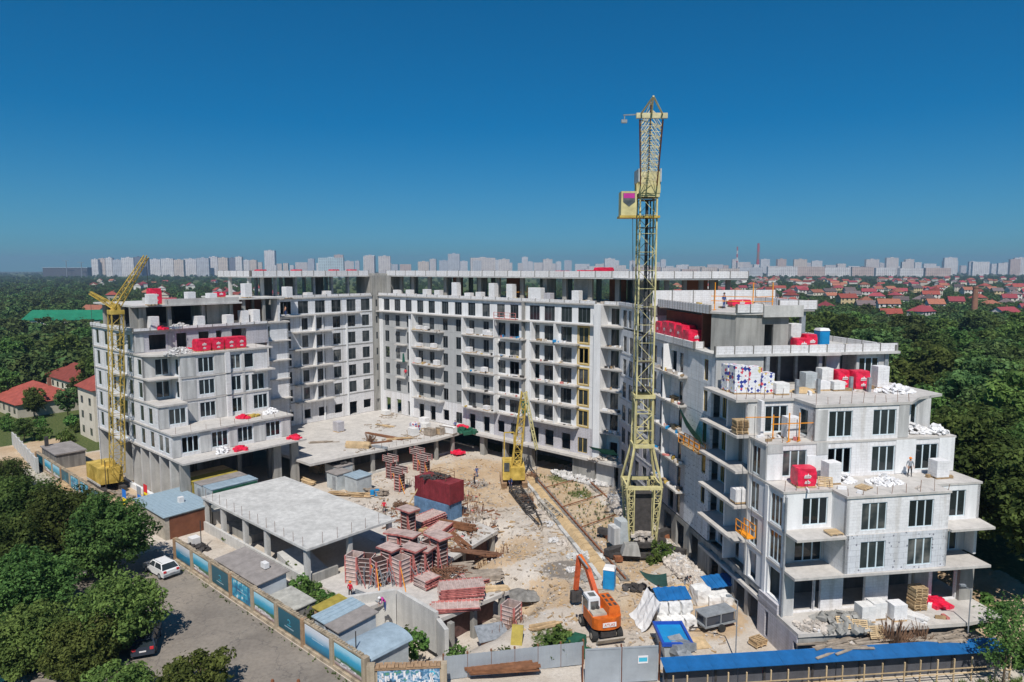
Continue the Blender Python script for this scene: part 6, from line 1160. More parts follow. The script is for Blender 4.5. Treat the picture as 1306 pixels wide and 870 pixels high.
def sheetwall(lb,p,q,h,n,mt,post='wood_brown',posts=None,name='sheet_fence'):
    p=Vector((p[0],p[1],0));q=Vector((q[0],q[1],0)); L=(q-p).length; ang=math.atan2(q.y-p.y,q.x-p.x); t=thing(name,lb,'fence',p,ang); w_=L/n; me=None
    for i in range(n):
        m=M(); k=max(2,int(w_/.22)); 
        for j in range(k): x0,x1=.02+j*(w_-.04)/k,.02+(j+1)*(w_-.04)/k; y_=.025*(j%2); m.box(x0,x1,y_-.012,y_+.012,.05,h)
        m.build('sheet',mt,t,(i*w_,0,0))
    for i in range(n+1): M().box(-.07,.07,.05,.2,0,h+.15).build('post',post,t,(i*w_,0,0))
    return t
sheetwall('grey sheet fence left of the gate behind scrap boards',(-5.42,51.02,0),(5.89,53.17,0),2.0,6,'gate_gray')
GT=thing('site_gate','tall grey double gate with a small white notice','gate',(5.66,50.40,0),math.atan2(.55,5.95)); 
for i in range(2):
    lf=M().box(.04,2.92,-.03,.03,.1,3.0).build('gate_leaf','gate_gray',GT,(i*2.97,0,0)); m=M(); m.box(.04,2.92,-.07,-.031,.1,.2); m.box(.04,2.92,-.07,-.031,2.9,3.0); m.box(.04,.14,-.068,-.032,.2,2.9); m.box(2.82,2.92,-.068,-.032,.2,2.9); m.build('leaf_frame','gate_gray',lf)
    if i: M().box(1.3,2.1,-.09,-.072,1.6,2.25).build('notice','print_white',lf); q=M(); q.poly([(1.36,-.094,1.75),(2.04,-.094,1.75),(2.04,-.094,2.1),(1.36,-.094,2.1)]); q.build('notice_print','logo_cyan',lf)
for x in (-.12,2.95,6.05): M().box(x-.06,x+.06,.04,.16,0,3.2).build('gate_post','brown_board',GT)
BF=thing('roofed_fence','long dark board fence under a narrow bright blue metal roof','fence',(11.6,49.6,0),math.atan2(2.9,28.0)); L=28.3
for i in range(14): M().box(.03,L/14-.03,-.02,.02,.1,2.0).build('board_panel','dark_board',BF,(i*L/14,0,0))
for i in range(8): M().box(-.08,.08,-.1,-.021,0,2.1).build('post','steel_dark',BF,(.3+i*(L-.6)/7,0,0))
for i in range(15):
    m=M(); w_=L/15; m.hexa([(0,-.75,2.0),(w_-.01,-.75,2.0),(w_-.01,.65,2.35),(0,.65,2.35),(0,-.75,2.05),(w_-.01,-.75,2.05),(w_-.01,.65,2.4),(0,.65,2.4)]); m.build('roof_sheet','blue_roof',BF,(i*w_,0,.002*(i%2)))
for i in range(19): M().bar((0,-1.25,-.1),(0,-1.25,2.0),.09).build('timber_post','wood_pale',BF,(.2+i*(L-.4)/18+rnd(-.25,.25),rnd(-.1,.1),0))
for z in (.75,1.15): M().bar((.1,-1.32,z),(L-.1,-1.3,z+.05),.07).build('timber_rail','wood_pale',BF)
m=M()
for i in range(60): m.bar((rnd(.2,L),.5,2.35),(rnd(.2,L)*0+i*L/60+.2,.52,2.75),.03)
FC=thing('garden_wall','pale rendered garden wall beside the red roofed houses','wall',(-75.74,106.08,0),math.atan2((-104.07,135.99,0)[1]-(-75.74,106.08,0)[1],(-104.07,135.99,0)[0]-(-75.74,106.08,0)[0])); 
for i in range(7): M().box(.02,3.5,-.1,.1,0,2.4).build('wall_panel','concrete_light',FC,(i*3.55,0,0)); M().box(-.2,.2,-.2,.2,0,2.6).build('pillar','concrete_light',FC,(i*3.55,0,0))
for i,(p_,h,lb) in enumerate((((-12.37,51.22,0),4.0,'thin dark pole behind the corner shed'),((18.66,53.85,0),5.2,'thin grey lamp post behind the blue roof by the trailer'),((38.07,54.08,0),6.0,'grey lamp post with a curved arm at the right end of the front terrace'),((-58.86,96.16,0),5.0,'thin pole beside the small yellow crane'),((-36.25,76.64,0),3.4,'thin pole in the yard behind the posters'))):
    t=thing('lamp_post' if 'lamp' in lb else 'utility_pole',lb,'lamp post' if 'lamp' in lb else 'pole',p_); M().cyl((0,0,0),(0,0,h),.06,8,.045).build('pole','steel_dark' if i in(0,3,4) else 'steel_gray',t)
    if 'lamp' in lb: m=M().bar((0,0,h),(-.6,0,h+.4),.06).box(-.95,-.5,-.12,.12,h+.36,h+.5); m.build('lamp_head','steel_gray',t)
for i,(p_,mt,mt2,lb) in enumerate((((-52.45,89.07,0),'flag_yellow','flag_blue','blue and yellow flag in front of the small crane'),((-51.10,90.29,0),'flag_blue','cloth_gray','blue flag between two other flags'),((-50.74,91.22,0),'flag_yellow','flag_red','red and yellow flag nearest the left wing'))):
    t=thing('flag',lb,'flag',p_,RA+R(40),'flags by the office'); M().cyl((0,0,0),(0,0,3.2),.035,6).build('pole','steel_gray',t); m=M()
    for k,(z0,z1) in enumerate(((.9,1.95),(1.95,3.1))):
        for j in range(4): x0,x1=.03+j*.13,.03+(j+1)*.13; y0,y1=.05*math.sin(j*1.4),.05*math.sin((j+1)*1.4); m.hexa([(x0,y0-.01,z0-j*.05),(x1,y1-.01,z0-(j+1)*.05),(x1,y1+.01,z0-(j+1)*.05),(x0,y0+.01,z0-j*.05),(x0,y0-.01,z1-j*.05),(x1,y1-.01,z1-(j+1)*.05),(x1,y1+.01,z1-(j+1)*.05),(x0,y0+.01,z1-j*.05)],k)
    m.build('cloth',[mt,mt2],t)
for i,(p_,lb) in enumerate((((-18.49,49.60,0),'rusty bollard at the lane edge'),((-16.49,49.60,0),'second rusty bollard beside the corner pillar'))): tag(M().cyl((0,0,0),(0,0,.9),.14,10).cyl((0,0,.9),(0,0,.98),.1,10).build('bollard','crane_rust',None,p_),lb,'bollard','bollards in the lane')
# scrap below the gate fence: hopper, boards
HP=thing('concrete_hopper','dented steel hopper lying tilted below the lower deck','hopper',(*(-1.81,59.71,-2)[:2],-2.2),R(20)); HP.scale=(.75,.75,.75); m=M(); m.hexa([(-1.0,-.7,0),(1.0,-.7,0),(.8,.8,.1),(-.8,.8,.1),(-2.0,-1.3,1.5),(1.9,-1.2,1.6),(1.7,1.3,2.2),(-1.9,1.2,2.3)]); m.build('bowl','wood_brown',HP); m=M(); m.hexa([(-2.05,-1.35,1.5),(1.95,-1.25,1.6),(1.75,1.35,2.2),(-1.95,1.25,2.3),(-2.05,-1.35,1.58),(1.95,-1.25,1.68),(1.75,1.35,2.28),(-1.95,1.25,2.38)]); m.build('cover_sheet','steel_gray',HP)
tag(M().bar((0,0,-2),(.4,2.2,1.6),1.0,.2).build('steel_beam','olive_yellow',None,(*(0.13,54.81,-1)[:2],-.2)),'broad ochre steel beam propped in the pit','beam')
formcol((*(-0.07,61.61,-2)[:2],-2.4),RA+.2,1.3,3.4,'red ladder-framed shutter standing in the sandy pit'); planks((*(-0.82,51.86,0)[:2],.6),.1,10,5.5,'old brown boards piled against the grey sheet fence','wood_brown',.4,.1,3)
planks((*(-55.13,89.68,0)[:2],.2) if 0 else (-66.5,98.5,.1),RA,16,3.4,'timber pile between the posters and the yellow crane','wood',.3,.15,4,jit=.4); planks((-55.6,94.6,.1),RA+.2,14,3.2,'grey scrap beams in front of the yellow crane base','wood_gray',.3,.2,4,jit=.5)
heap('scrap_heap',PA(33.2,-52.4,.1),2.0,1.3,.9,60,.4,'steel_dark',220,'dark scrap heap behind the first posters','scrap'); tag(M().box(-.6,.6,-.5,.5,0,1.1).build('white_tank','tarp_white',None,PA(32.2,-51.6,.05),RA),'white tank beside the brown end wall','tank')
heap('junk_heap',PA(55.2,-.3,3.95),2.6,.6,.7,50,.35,'rubble_mix',222,'clutter under the green net at the wing end','junk'); heap('junk_heap',(12.70,66.46,0),1.3,.9,1.0,26,.4,'steel_dark',223,'dark mixer and buckets under the sagging net','junk')
# vehicles
def car(p_,rz,body,lb,suv=True,L=4.5):
    t=thing('parked_car',lb,'car',p_,rz,'parked cars'); W=1.8; h=1.62 if suv else 1.42; hw=W/2
    prof=[(-L/2,.35),(-L/2+.02,.95),(-L/2+.35,h*.66),(L/2-1.05,h*.64),(L/2-.1,.86),(L/2,.55),(L/2-.05,.32)]
    m=M(); n=len(prof)
    for k in range(n):
        a,b=prof[k],prof[(k+1)%n]; m.poly([(a[0],-hw,a[1]),(b[0],-hw,b[1]),(b[0],hw,b[1]),(a[0],hw,a[1])])
    m.poly([(x,-hw,z) for x,z in prof]); m.poly([(x,hw,z) for x,z in prof][::-1]); bd=m.build('body',body,t)
    zb=h*.645; g_=M(); x0,x1,x2,x3=-L/2+.22,-L/2+.75,.45,1.2
    g_.hexa([(x0,-hw+.06,zb),(x3,-hw+.06,zb),(x3,hw-.06,zb),(x0,hw-.06,zb),(x1,-hw+.24,h-.06),(x2,-hw+.24,h-.06),(x2,hw-.24,h-.06),(x1,hw-.24,h-.06)]); g_.build('windows','glass',t)
    m=M(); m.hexa([(x1-.1,-hw+.22,h-.07),(x2+.05,-hw+.22,h-.07),(x2+.05,hw-.22,h-.07),(x1-.1,hw-.22,h-.07),(x1,-hw+.3,h),(x2-.1,-hw+.3,h),(x2-.1,hw-.3,h),(x1,hw-.3,h)]); rf=m.build('roof',body,t); M().box(x1,x2,-hw+.3,-hw+.34,h,h+.04).box(x1,x2,hw-.34,hw-.3,h,h+.04).build('roof_rail','steel_gray',rf)
    for xx in (x1+.02,-.35,x2-.05):
        for s in (-1,1): M().bar((xx-(.45 if xx<-1 else -.5 if xx>0.2 else 0),s*(hw-.05),zb),(xx,s*(hw-.235),h-.06),.09).build('window_pillar',body,t)
    for x in (-L/2+.85,L/2-.85):
        for s in (-1,1):
            o=M().cyl((x,s*(hw-.18),.34),(x,s*(hw+.02),.34),.34,16).build('wheel','rubber',t); M().cyl((x,s*(hw-.1),.34),(x,s*(hw+.03),.34),.2,10).build('rim','steel_gray',o)
    for s in (-1,1):
        M().box(-L/2-.02,-L/2+.1,s*.68-.14,s*.68+.14,.8,1.0).build('tail_light','flag_red',t); M().box(L/2-.2,L/2+.0,s*.62-.2,s*.62+.2,.66,.8).build('headlight','print_white',t)
    M().box(-L/2-.04,-L/2+.05,-.85,.85,.38,.62).build('bumper','steel_gray' if body=='car_white' else body,t); M().box(-L/2-.06,-L/2-.041,-.26,.26,.66,.78).build('number_plate','print_white',t); return t
car((*(-37.65,70.24,0)[:2],.03),RA+R(190) if 0 else R(143),'car_white','white SUV parked at the top of the lane by the first poster'); car((*(-31.59,56.00,0)[:2],.03),R(110),'car_dark','dark car half hidden under the foreground trees',False); car((*(-40.71,50.60,0)[:2],.03),R(75),'car_teal','teal car cut by the left edge under the trees',False)
# ================================================================ people
def person(loc,rz,top,bottom,lb,hat=None,pose=0,skin_top=False):
    J={'pel':(0,0,.95),'chest':(0,.02,1.3),'neck':(0,.02,1.48),'head':(0,.0,1.62),'crown':(0,.0,1.76)}
    bend=.0
    if pose==1: J.update(chest=(0,-.22,1.22),neck=(0,-.42,1.32),head=(0,-.55,1.36),crown=(0,-.66,1.42))
    for s,n in ((-1,'l'),(1,'r')):
        sh=Vector(J['chest'])+Vector((s*.19,0,.12)); J['s'+n]=tuple(sh)
        if pose==1: J['e'+n]=(s*.24,-.42,1.0); J['h'+n]=(s*.15,-.6,.75)
        elif pose==2 and s>0: J['e'+n]=(s*.3,-.2,1.2); J['h'+n]=(s*.22,-.42,1.28)
        else: J['e'+n]=(s*.28,.03,1.12); J['h'+n]=(s*.29,-.1,.88)
        J['hip'+n]=(s*.1,0,.9); J['k'+n]=(s*.13,-.04 if s<0 else .02,.5); J['a'+n]=(s*.14,.05 if s<0 else .0,.09); J['t'+n]=(s*.16,-.13,.05)
    E=[('pel','chest'),('chest','neck'),('neck','head'),('head','crown')]
    for n in 'lr': E+=[('chest','s'+n),('s'+n,'e'+n),('e'+n,'h'+n),('pel','hip'+n),('hip'+n,'k'+n),('k'+n,'a'+n),('a'+n,'t'+n)]
    rad=dict(pel=.15,chest=.16,neck=.06,head=.105,crown=.075,sl=.075,sr=.075,el=.05,er=.05,hl=.035,hr=.035,hipl=.1,hipr=.1,kl=.068,kr=.068,al=.045,ar=.045,tl=.04,tr=.04)
    ks=list(J); me=bpy.data.meshes.new('person'); me.from_pydata([J[k] for k in ks],[(ks.index(a),ks.index(b)) for a,b in E],[]); o=bpy.data.objects.new('tmp',me); COL.objects.link(o)
    sm=o.modifiers.new('s','SKIN'); sb=o.modifiers.new('u','SUBSURF'); sb.levels=1
    sv=me.skin_vertices[0].data
    for i,k in enumerate(ks): sv[i].radius=(rad[k],rad[k]*(.8 if k in('chest','pel') else 1)); sv[i].use_root=(k=='pel')
    dg=bpy.context.evaluated_depsgraph_get(); b=bpy.data.meshes.new_from_object(o.evaluated_get(dg)); bpy.data.objects.remove(o)
    bm=bmesh.new(); bm.from_mesh(b)
    for n in 'lr':   # palm fingers and thumb
        h=Vector(J['h'+n]); d=(h-Vector(J['e'+n])).normalized(); sd_=d.cross(Vector((0,1,0))).normalized() if abs(d.y)<.9 else Vector((1,0,0)); up=d.cross(sd_)
        for i,(off,ln) in enumerate(((-.027,.075),(-.009,.085),(.009,.08),(.027,.065),(.045,.05))):
            dirn=(d*.92+up*.35).normalized() if i<4 else (d*.5+sd_*.9).normalized(); st=h+d*(.03 if i<4 else -.0)+sd_*off
            r=bmesh.ops.create_cone(bm,cap_ends=True,segments=5,radius1=.010,radius2=.007,depth=ln); mt_=dirn.to_track_quat('Z','Y').to_matrix().to_4x4(); mt_.translation=st+dirn*ln/2; bmesh.ops.transform(bm,matrix=mt_,verts=r['verts'])
    for x in (-.035,.035):  # eyes and nose on the front of the head
        hd_=Vector(J['head']); r=bmesh.ops.create_icosphere(bm,subdivisions=1,radius=.014); bmesh.ops.translate(bm,vec=hd_+Vector((x,-.098,.03)),verts=r['verts'])
    r=bmesh.ops.create_cone(bm,cap_ends=True,segments=4,radius1=.02,radius2=.006,depth=.05); bmesh.ops.translate(bm,vec=Vector(J['head'])+Vector((0,-.108,-.005)),verts=r['verts'])
    bm.to_mesh(b); bm.free(); b.name='person'; b.materials.clear()
    for x in (top,bottom,'skin','rubber'): b.materials.append(MAT[x])
    hdv=Vector(J['head'])
    for p_ in b.polygons:
        c=p_.center; arm=min((c-Vector(J['h'+n])).length for n in 'lr'); p_.use_smooth=True
        if (c-hdv).length<.19 and c.z>1.2 or arm<.2 and c.z>.5 and abs(c.x)>.1: p_.material_index=2
        elif c.z<.12: p_.material_index=3
        elif c.z<.98: p_.material_index=1
    o=link('person',b,None,loc,rz); tag(o,lb,'person','people on the site')
    m=M(); hc=Vector(J['head'])+Vector((0,0.01,.06)); 
    for i in range(5):
        for j in range(10):
            f=lambda a,b_:hc+Vector((.125*math.cos(a)*math.cos(b_),.135*math.cos(a)*math.sin(b_),.14*math.sin(a))); a0,a1=i*math.pi/10,(i+1)*math.pi/10; b0,b1=j*math.pi/5,(j+1)*math.pi/5; m.poly([f(a0,b0),f(a0,b1),f(a1,b1),f(a1,b0)])
    if hat: m.cyl(hc-Vector((0,0,.012)),hc+Vector((0,0,.005)),.16,12)
    m.build('helmet' if hat else 'hair',hat or 'hair_dark',o); return o
person((*(-15.99,64.47,0)[:2],.08),R(160),'cloth_red','cloth_dark','person in a red shirt and orange helmet by the formwork yard','helmet_orange'); person((*(-12.11,61.98,0)[:2],.08),R(-60),'matte_magenta','cloth_blue','person in a magenta top bending at the stacked form panels','helmet_white',1); person((*(-17.07,88.18,0)[:2],.08),R(10),'cloth_red','cloth_dark','person in a red shirt walking behind the concrete canopy')
person((*(-5.53,104.03,0)[:2],.02),R(20),'cloth_blue','cloth_blue','person in blue work clothes beside the crawler crane'); person((*(-5.68,100.13,0)[:2],.02),R(-70),'cloth_dark','cloth_dark','person in dark clothes nearest the crawler crane tracks',None,2); person((*(-0.23,99.02,0)[:2],.05),R(0),'cloth_blue','cloth_blue','person in blue bending under the crawler crane',None,1)
person((*(14.27,63.67,0)[:2],.05),R(-30),'cloth_gray','cloth_red','person in a grey top and red shorts beside the sagging net'); person((*(17.24,65.12,0)[:2],.7),R(60),'cloth_dark','cloth_gray','person bending on the sand heap with a shovel',None,1)
person((*(33.34,62.27,13.8)[:2],13.82),R(15),'cloth_orange','cloth_orange','person in orange beside the terrace window','helmet_orange'); person((*(35.97,60.09,13.8)[:2],13.82),R(-10),'cloth_gray','cloth_dark','person in grey standing on the low terrace','helmet_orange')
person(PR(4.6,21.5,28.03),R(30),'cloth_blue','cloth_blue','person in blue overalls on the upper roof deck'); person(PA(.9,-20.9,24.2),R(-40),'skin','cloth_blue','shirtless person at the window ledge of the rear wing',None,2); person(PA(24.6,-2.2,3.88),R(20),'cloth_blue','cloth_dark','person in blue beside the crates on the deck corner'); person(PA(9.6,-1.0,11.65),R(0),'cloth_red','cloth_dark','person in red working on a balcony near the stair tower',None,2)

# small litter lying all over the yard: bits of board, scraps and stones nobody could count
rs=random.Random(404)
for mt,n,seed in (('wood_gray',800,1),('rubble_white',380,2),('rubble_mix',750,3),('wood',460,4),('sand_heap',500,5)):
    m=M()
    for i in range(n):
        if rs.random()<.6: a_,b_=rs.uniform(26,80),rs.uniform(-36,-1)
        else: a_,b_=rs.uniform(55,88),rs.uniform(-40,-14)
        p_=PA(a_,b_); u_,v_=invR(p_[0],p_[1])
        if u_>-.4 or (27<a_<52 and b_<-36) : continue
        if (a_<56 and b_<-24) and rs.random()<.4: continue
        z_=hz(p_[0],p_[1])
        if a_<67.4 and b_<-35.2 or a_<56 and b_<-24: z_=max(z_,.08)
        L_=rs.uniform(.15,.9) if 'wood' in mt else rs.uniform(.12,.35); rot=Matrix.Rotation(rs.random()*6.28,3,'Z')@Matrix.Rotation(rs.uniform(-.25,.25),3,'X')
        m.rbox((p_[0],p_[1],z_+.05),(L_,rs.uniform(.08,.22),rs.uniform(.05,.14)),rot)
    kind(m.build('debris',mt),'stuff')

# heaps that carry the scrap in the strip behind the blue roof
for i,(u,rx,n) in enumerate(((4.0,3.2,170),(8.6,2.2,120),(12.2,2.6,140))):
    o=heap('debris',PR(u,-3.55-.03*u,0),rx,.6,2.6,n,.5,('rubble_mix','brush_dry','wood_gray')[i],300+i,'scrap heap below the front terrace','rubble'); o.rotation_euler=(0,0,RR); o['kind']='stuff'
# rebar, props and boards lying between the shutters and the pit
random.seed(55)
for i,(p_,rz,L,n,mt,lb) in enumerate((((-4.78,75.53,0),RA+.5,5.5,16,'rust_bars','rusty rebar bundle on the pit edge'),((-12.80,86.17,0),RA+1.2,5.0,14,'rust_bars','rusty rebar bundle left of the stacked containers'),((-6.40,78.94,0),RA-.3,6.0,10,'wood_brown','brown beams crossing the red panel stacks'),((-6.67,71.40,0),RA+.9,3.6,16,'wood_gray','grey boards lying by the tallest capped shutter'),((-14.27,64.79,0),RA+.1,2.6,10,'steel_gray','grey steel props lying near the retaining wall'),((-1.19,76.64,0),RA+.8,4.5,12,'wood_brown','dark boards thrown on the sand by the pit'),((-11.49,89.68,0),RA+.2,6.5,9,'wood','long pale boards in front of the maroon container'),((-22.67,89.68,0),RA+1.0,2.2,14,'wood','boards scattered behind the canopy corner'),((0.15,61.98,0),RA+.2,3.4,10,'wood_gray','grey boards half buried in the pit sand'),((2.65,59.12,0),RA+1.1,2.6,8,'wood','boards lying before the bushes by the excavator'))):
    z_=.1 if i not in (5,8,9) else hz(p_[0],p_[1])+.05
    planks((p_[0],p_[1],z_),rz,n,L,lb,mt,.1 if 'bars' in mt or 'steel' in mt else .22,.07,max(3,n//2),'timber stack' if 'wood' in mt else 'steel bars','scrap_bundle',jit=.35)
for i,(p_,lb) in enumerate((((-10.20,75.53,0),'loose steel props strewn behind the capped shutters'),((-7.09,69.49,0),'loose steel props strewn at the pit edge'),((-13.45,71.99,0),'loose steel props strewn under the canopy corner'))):
    m=M()
    for k in range(70): a_=rnd(0,3.14); L_=rnd(.6,1.6); x,y=rnd(-1.8,1.8),rnd(-1.4,1.4); z=rnd(.05,.7); m.bar((x-math.cos(a_)*L_,y-math.sin(a_)*L_,z),(x+math.cos(a_)*L_,y+math.sin(a_)*L_,z+rnd(-.3,.5)),.06)
    tag(m.build('prop_heap','steel_gray' if i!=1 else 'rust_bars',None,(p_[0],p_[1],.08),RA),lb,'props','steel prop bundles')

# odds and ends left on the balconies and terraces, too small to name one by one
rs=random.Random(808)
for mt,n in (('wood',60),('white_block',110),('rubble_mix',90),('form_red',26),('steel_dark',50),('toilet_blue',14),('crane_yellow',16)):
    m=M()
    for i in range(n):
        c=rs.randrange(5)
        if c<2: a_,b_=rs.choice(((rs.uniform(12,19.4),-1),(rs.uniform(25.6,33),-1),(rs.uniform(33.8,39.2),-.7),(rs.uniform(41.4,50),-1),(rs.uniform(54.9,58.8),-.5))); p_=PA(a_,b_+rs.uniform(-.2,.5)); z=BZ[rs.randrange(1,6)]+.07
        elif c==2: p_=PA(rs.uniform(2,57),rs.uniform(.3,4)); z=27.33
        elif c==3: p_=PR(-.5+rs.uniform(-.4,.3),rs.uniform(20.7,28)); z=RZ[rs.randrange(2,7)]+.07
        else:
            q=rs.choice(((1,17,8,12.5,20.48),(.5,4.3,4,6.8,17.16),(.5,18,-1,3,13.81),(.5,14,-2.6,.1,3.01),(1,12,20,30,28.03),(9,19,14,20,23.87))); p_=PR(rs.uniform(q[0],q[1]),rs.uniform(q[2],q[3])); z=q[4]
        rot=Matrix.Rotation(rs.random()*3,3,'Z'); h_=rs.uniform(.08,.4); m.rbox((p_[0],p_[1],z+h_/2),(rs.uniform(.2,.9),rs.uniform(.12,.4),h_),rot)
    kind(m.build('debris',mt),'stuff')
m=M()
for (p0,p1,z,n) in ((PR(-1.1,7.1,20.47),PR(4.4,7.1,20.47),20.47,7),(PR(4.7,3.7,20.47),PR(14,3.7,20.47),20.47,9),(PR(.1,.6,13.8),PR(4.3,.6,13.8),13.8,5),(PR(4.6,-1.4,13.8),PR(14,-1.4,13.8),13.8,8),(PR(.1,3.6,17.15),PR(4.4,3.6,17.15),17.15,4),(PA(12.3,-44,20.4),PA(12.3,-31,20.4),20.4,9),(PA(18,-47.5,10.4),PA(18,-31,10.4),10.4,9),(PA(26.2,-2,3.86),PA(24.8,-20,3.86),3.86,14)):
    for i in range(n): t_=i/(n-1); x=p0[0]*(1-t_)+p1[0]*t_; y=p0[1]*(1-t_)+p1[1]*t_; m.bar((x,y,z),(x+rs.uniform(-.08,.08),y+rs.uniform(-.08,.08),z+rs.uniform(.5,1.2)),.035)
kind(m.build('starter_bars','rust_bars'),'stuff')

# low concrete edge and ditch boards running from the crawler crane to the tower crane
KT=thing('concrete_kerb','long low concrete edge running beside the crane rail to the tower crane','kerb',(0,0,0)); rs=random.Random(12)
P0=Vector(PA(45,-6.8)); P1=Vector(PA(73,-27.2))
for i in range(18):
    a=P0.lerp(P1,i/18); b=P0.lerp(P1,(i+.96)/18); o_=Vector((rs.uniform(-.08,.08),rs.uniform(-.08,.08),.1+rs.uniform(0,.08))); M().bar(a+o_,b+o_,.45,.35).build('kerb_stone','concrete_light' if i%3 else 'concrete',KT)
for i in range(16):
    t_=rs.random(); p_=P0.lerp(P1,t_)+Vector((rs.uniform(-2.2,-.6),rs.uniform(-.8,.2),0)); rz=math.atan2(P1.y-P0.y,P1.x-P0.x)+rs.uniform(-.5,.5)
    if i<7: planks((p_.x,p_.y,.05),rz,5,rs.uniform(1.6,3.2),'boards and scrap lying along the low concrete edge, %s'%('at its far end','near the far end','before its middle','at its middle','past its middle','near the tower crane','at its near end')[i],('wood_gray','wood','rust_bars')[i%3],.2,.07,3,jit=.5)
    else: heap('rubble_heap',(p_.x,p_.y,.02),rs.uniform(.5,1.2),rs.uniform(.4,.8),.4,30,.3,('rubble_mix','rubble_white','concrete')[i%3],500+i,'small rubble heap along the low concrete edge','rubble','rubble heaps along the kerb')

# upright starter bars and loose wire between the stacked containers and the pit
rs=random.Random(66); m=M()
for (p_,rx,ry,n) in (((-4.07,83.45,0),2.2,1.6,90),((-5.55,88.18,0),2.0,1.2,60),((-13.33,99.76,0),3.0,1.2,60),((-2.29,76.64,0),2.0,1.2,60),((-0.58,60.52,0),1.6,1.0,40),((-6.93,92.81,0),1.5,1.0,40)):
    for i in range(n):
        x,y=p_[0]+rs.uniform(-rx,rx),p_[1]+rs.uniform(-ry,ry); z=hz(x,y); m.bar((x,y,z-.1),(x+rs.uniform(-.25,.25),y+rs.uniform(-.25,.25),z+rs.uniform(.5,1.5)),.035)
kind(m.build('starter_bars','rust_bars'),'stuff')
for mt,n in (('wood_gray',170),('wood_brown',90),('rubble_mix',300),('form_red',30),('steel_dark',70),('rubble_white',40)):
    m=M()
    for i in range(n):
        cc=((40,-20,3.5),(44,-19,2.5),(50,-22,3),(53,-27,3),(47,-31,3.5),(41,-29,3),(40,-13,2),(55,-31,2.2))[rs.randrange(8)]; a_,b_=rs.gauss(cc[0],cc[2]*.5),rs.gauss(cc[1],cc[2]*.5); p_=PA(a_,b_); z_=hz(p_[0],p_[1])
        if a_<56 and b_<-23: z_=.07
        if 42<a_<49.5 and -27.5<b_<-23.5: continue
        L_=rs.uniform(.3,1.4) if 'wood' in mt else rs.uniform(.15,.5); m.rbox((p_[0],p_[1],z_+.07),(L_,rs.uniform(.1,.28),rs.uniform(.06,.2)),Matrix.Rotation(rs.random()*6.28,3,'Z')@Matrix.Rotation(rs.uniform(-.3,.3),3,'X'))
    kind(m.build('debris',mt),'stuff')
m=M()
for i in range(110):
    cc=((20,-17),(22,-12),(21,-7),(12,-9),(23,-21),(6,-3))[rs.randrange(6)]; a_,b_=min(24.5,rs.gauss(cc[0],1.4)),min(-1,rs.gauss(cc[1],1.4)); p_=PA(a_,b_); m.rbox((p_[0],p_[1],3.92),(rs.uniform(.15,1.1),rs.uniform(.1,.3),rs.uniform(.05,.2)),Matrix.Rotation(rs.random()*6.28,3,'Z'))
kind(m.build('debris','wood_gray'),'stuff')
for i,(a,b,n,mt,lb) in enumerate(((22.4,-12.6,12,'wood','pale boards piled on the deck edge beside the bars'),(14.5,-22.5,10,'wood_gray','grey boards lying on the bare left part of the deck'),(23.2,-18.4,8,'steel_gray','grey steel props laid at the deck edge'),(12.5,-8.5,9,'wood_pale','pale boards in the middle of the podium deck'))): planks(PA(a,b,3.88),RA+rnd(-.4,1.4),n,2.8,lb,mt,.2,.08,4,jit=.4)

# ================================================================ trees
random.seed(5)
def crown_mesh(name,rx,h,n,leaf,mat,seed,nclump=40,zc=None,shell=.45,cone=0.0,cl=.24,loose=.16):
    rs=random.Random(seed); cl_=[]
    for i in range(nclump):
        while True:
            x,y,z=rs.uniform(-1,1),rs.uniform(-1,1),rs.uniform(-1,1); d=math.sqrt(x*x+y*y+z*z)
            if shell<d<1: break
        k=1-cone*(z+1)/2; cl_.append((x*k*rx*(.75+.4*rs.random()),y*k*rx*(.75+.4*rs.random()),z*h/2*(.85+.25*rs.random()),cl*rx*rs.uniform(.55,1.15)))
    v=[];f=[]
    for i in range(n):
        c=cl_[rs.randrange(nclump)]
        if rs.random()<loose: q=rs.uniform(.4,1.02); t_=rs.random()*6.28; zz=rs.uniform(-1,1); k_=math.sqrt(max(0,1-zz*zz))*(1-cone*(zz+1)/2); c=(k_*math.cos(t_)*rx*q,k_*math.sin(t_)*rx*q,zz*h/2*q,.12*rx)
        while True:
            p=(rs.uniform(-1,1),rs.uniform(-1,1),rs.uniform(-1,1)); d2=p[0]**2+p[1]**2+p[2]**2
            if d2<1: break
        d=math.sqrt(d2)+1e-6; k=(d**.4)/d
        P=Vector((c[0]+p[0]*k*c[3],c[1]+p[1]*k*c[3],c[2]+p[2]*k*c[3]*.8)); nrm=(Vector((p[0],p[1],p[2]+.5)).normalized()+Vector((rs.uniform(-.7,.7),rs.uniform(-.7,.7),rs.uniform(-.5,.7)))).normalized()
        a=nrm.orthogonal().normalized(); b=nrm.cross(a); t=rs.random()*6.28; u=(a*math.cos(t)+b*math.sin(t)); w_=nrm.cross(u); s=leaf*rs.uniform(.6,1.3); j=len(v)
        v+=[tuple(P+u*s),tuple(P+w_*s*.5+nrm*s*.1),tuple(P-u*s*.8),tuple(P-w_*s*.5+nrm*s*.1)]; f.append((j,j+1,j+2,j+3))
    me=bpy.data.meshes.new(name); me.from_pydata(v,[],f); me.materials.append(MAT[mat]); me.update(); return me
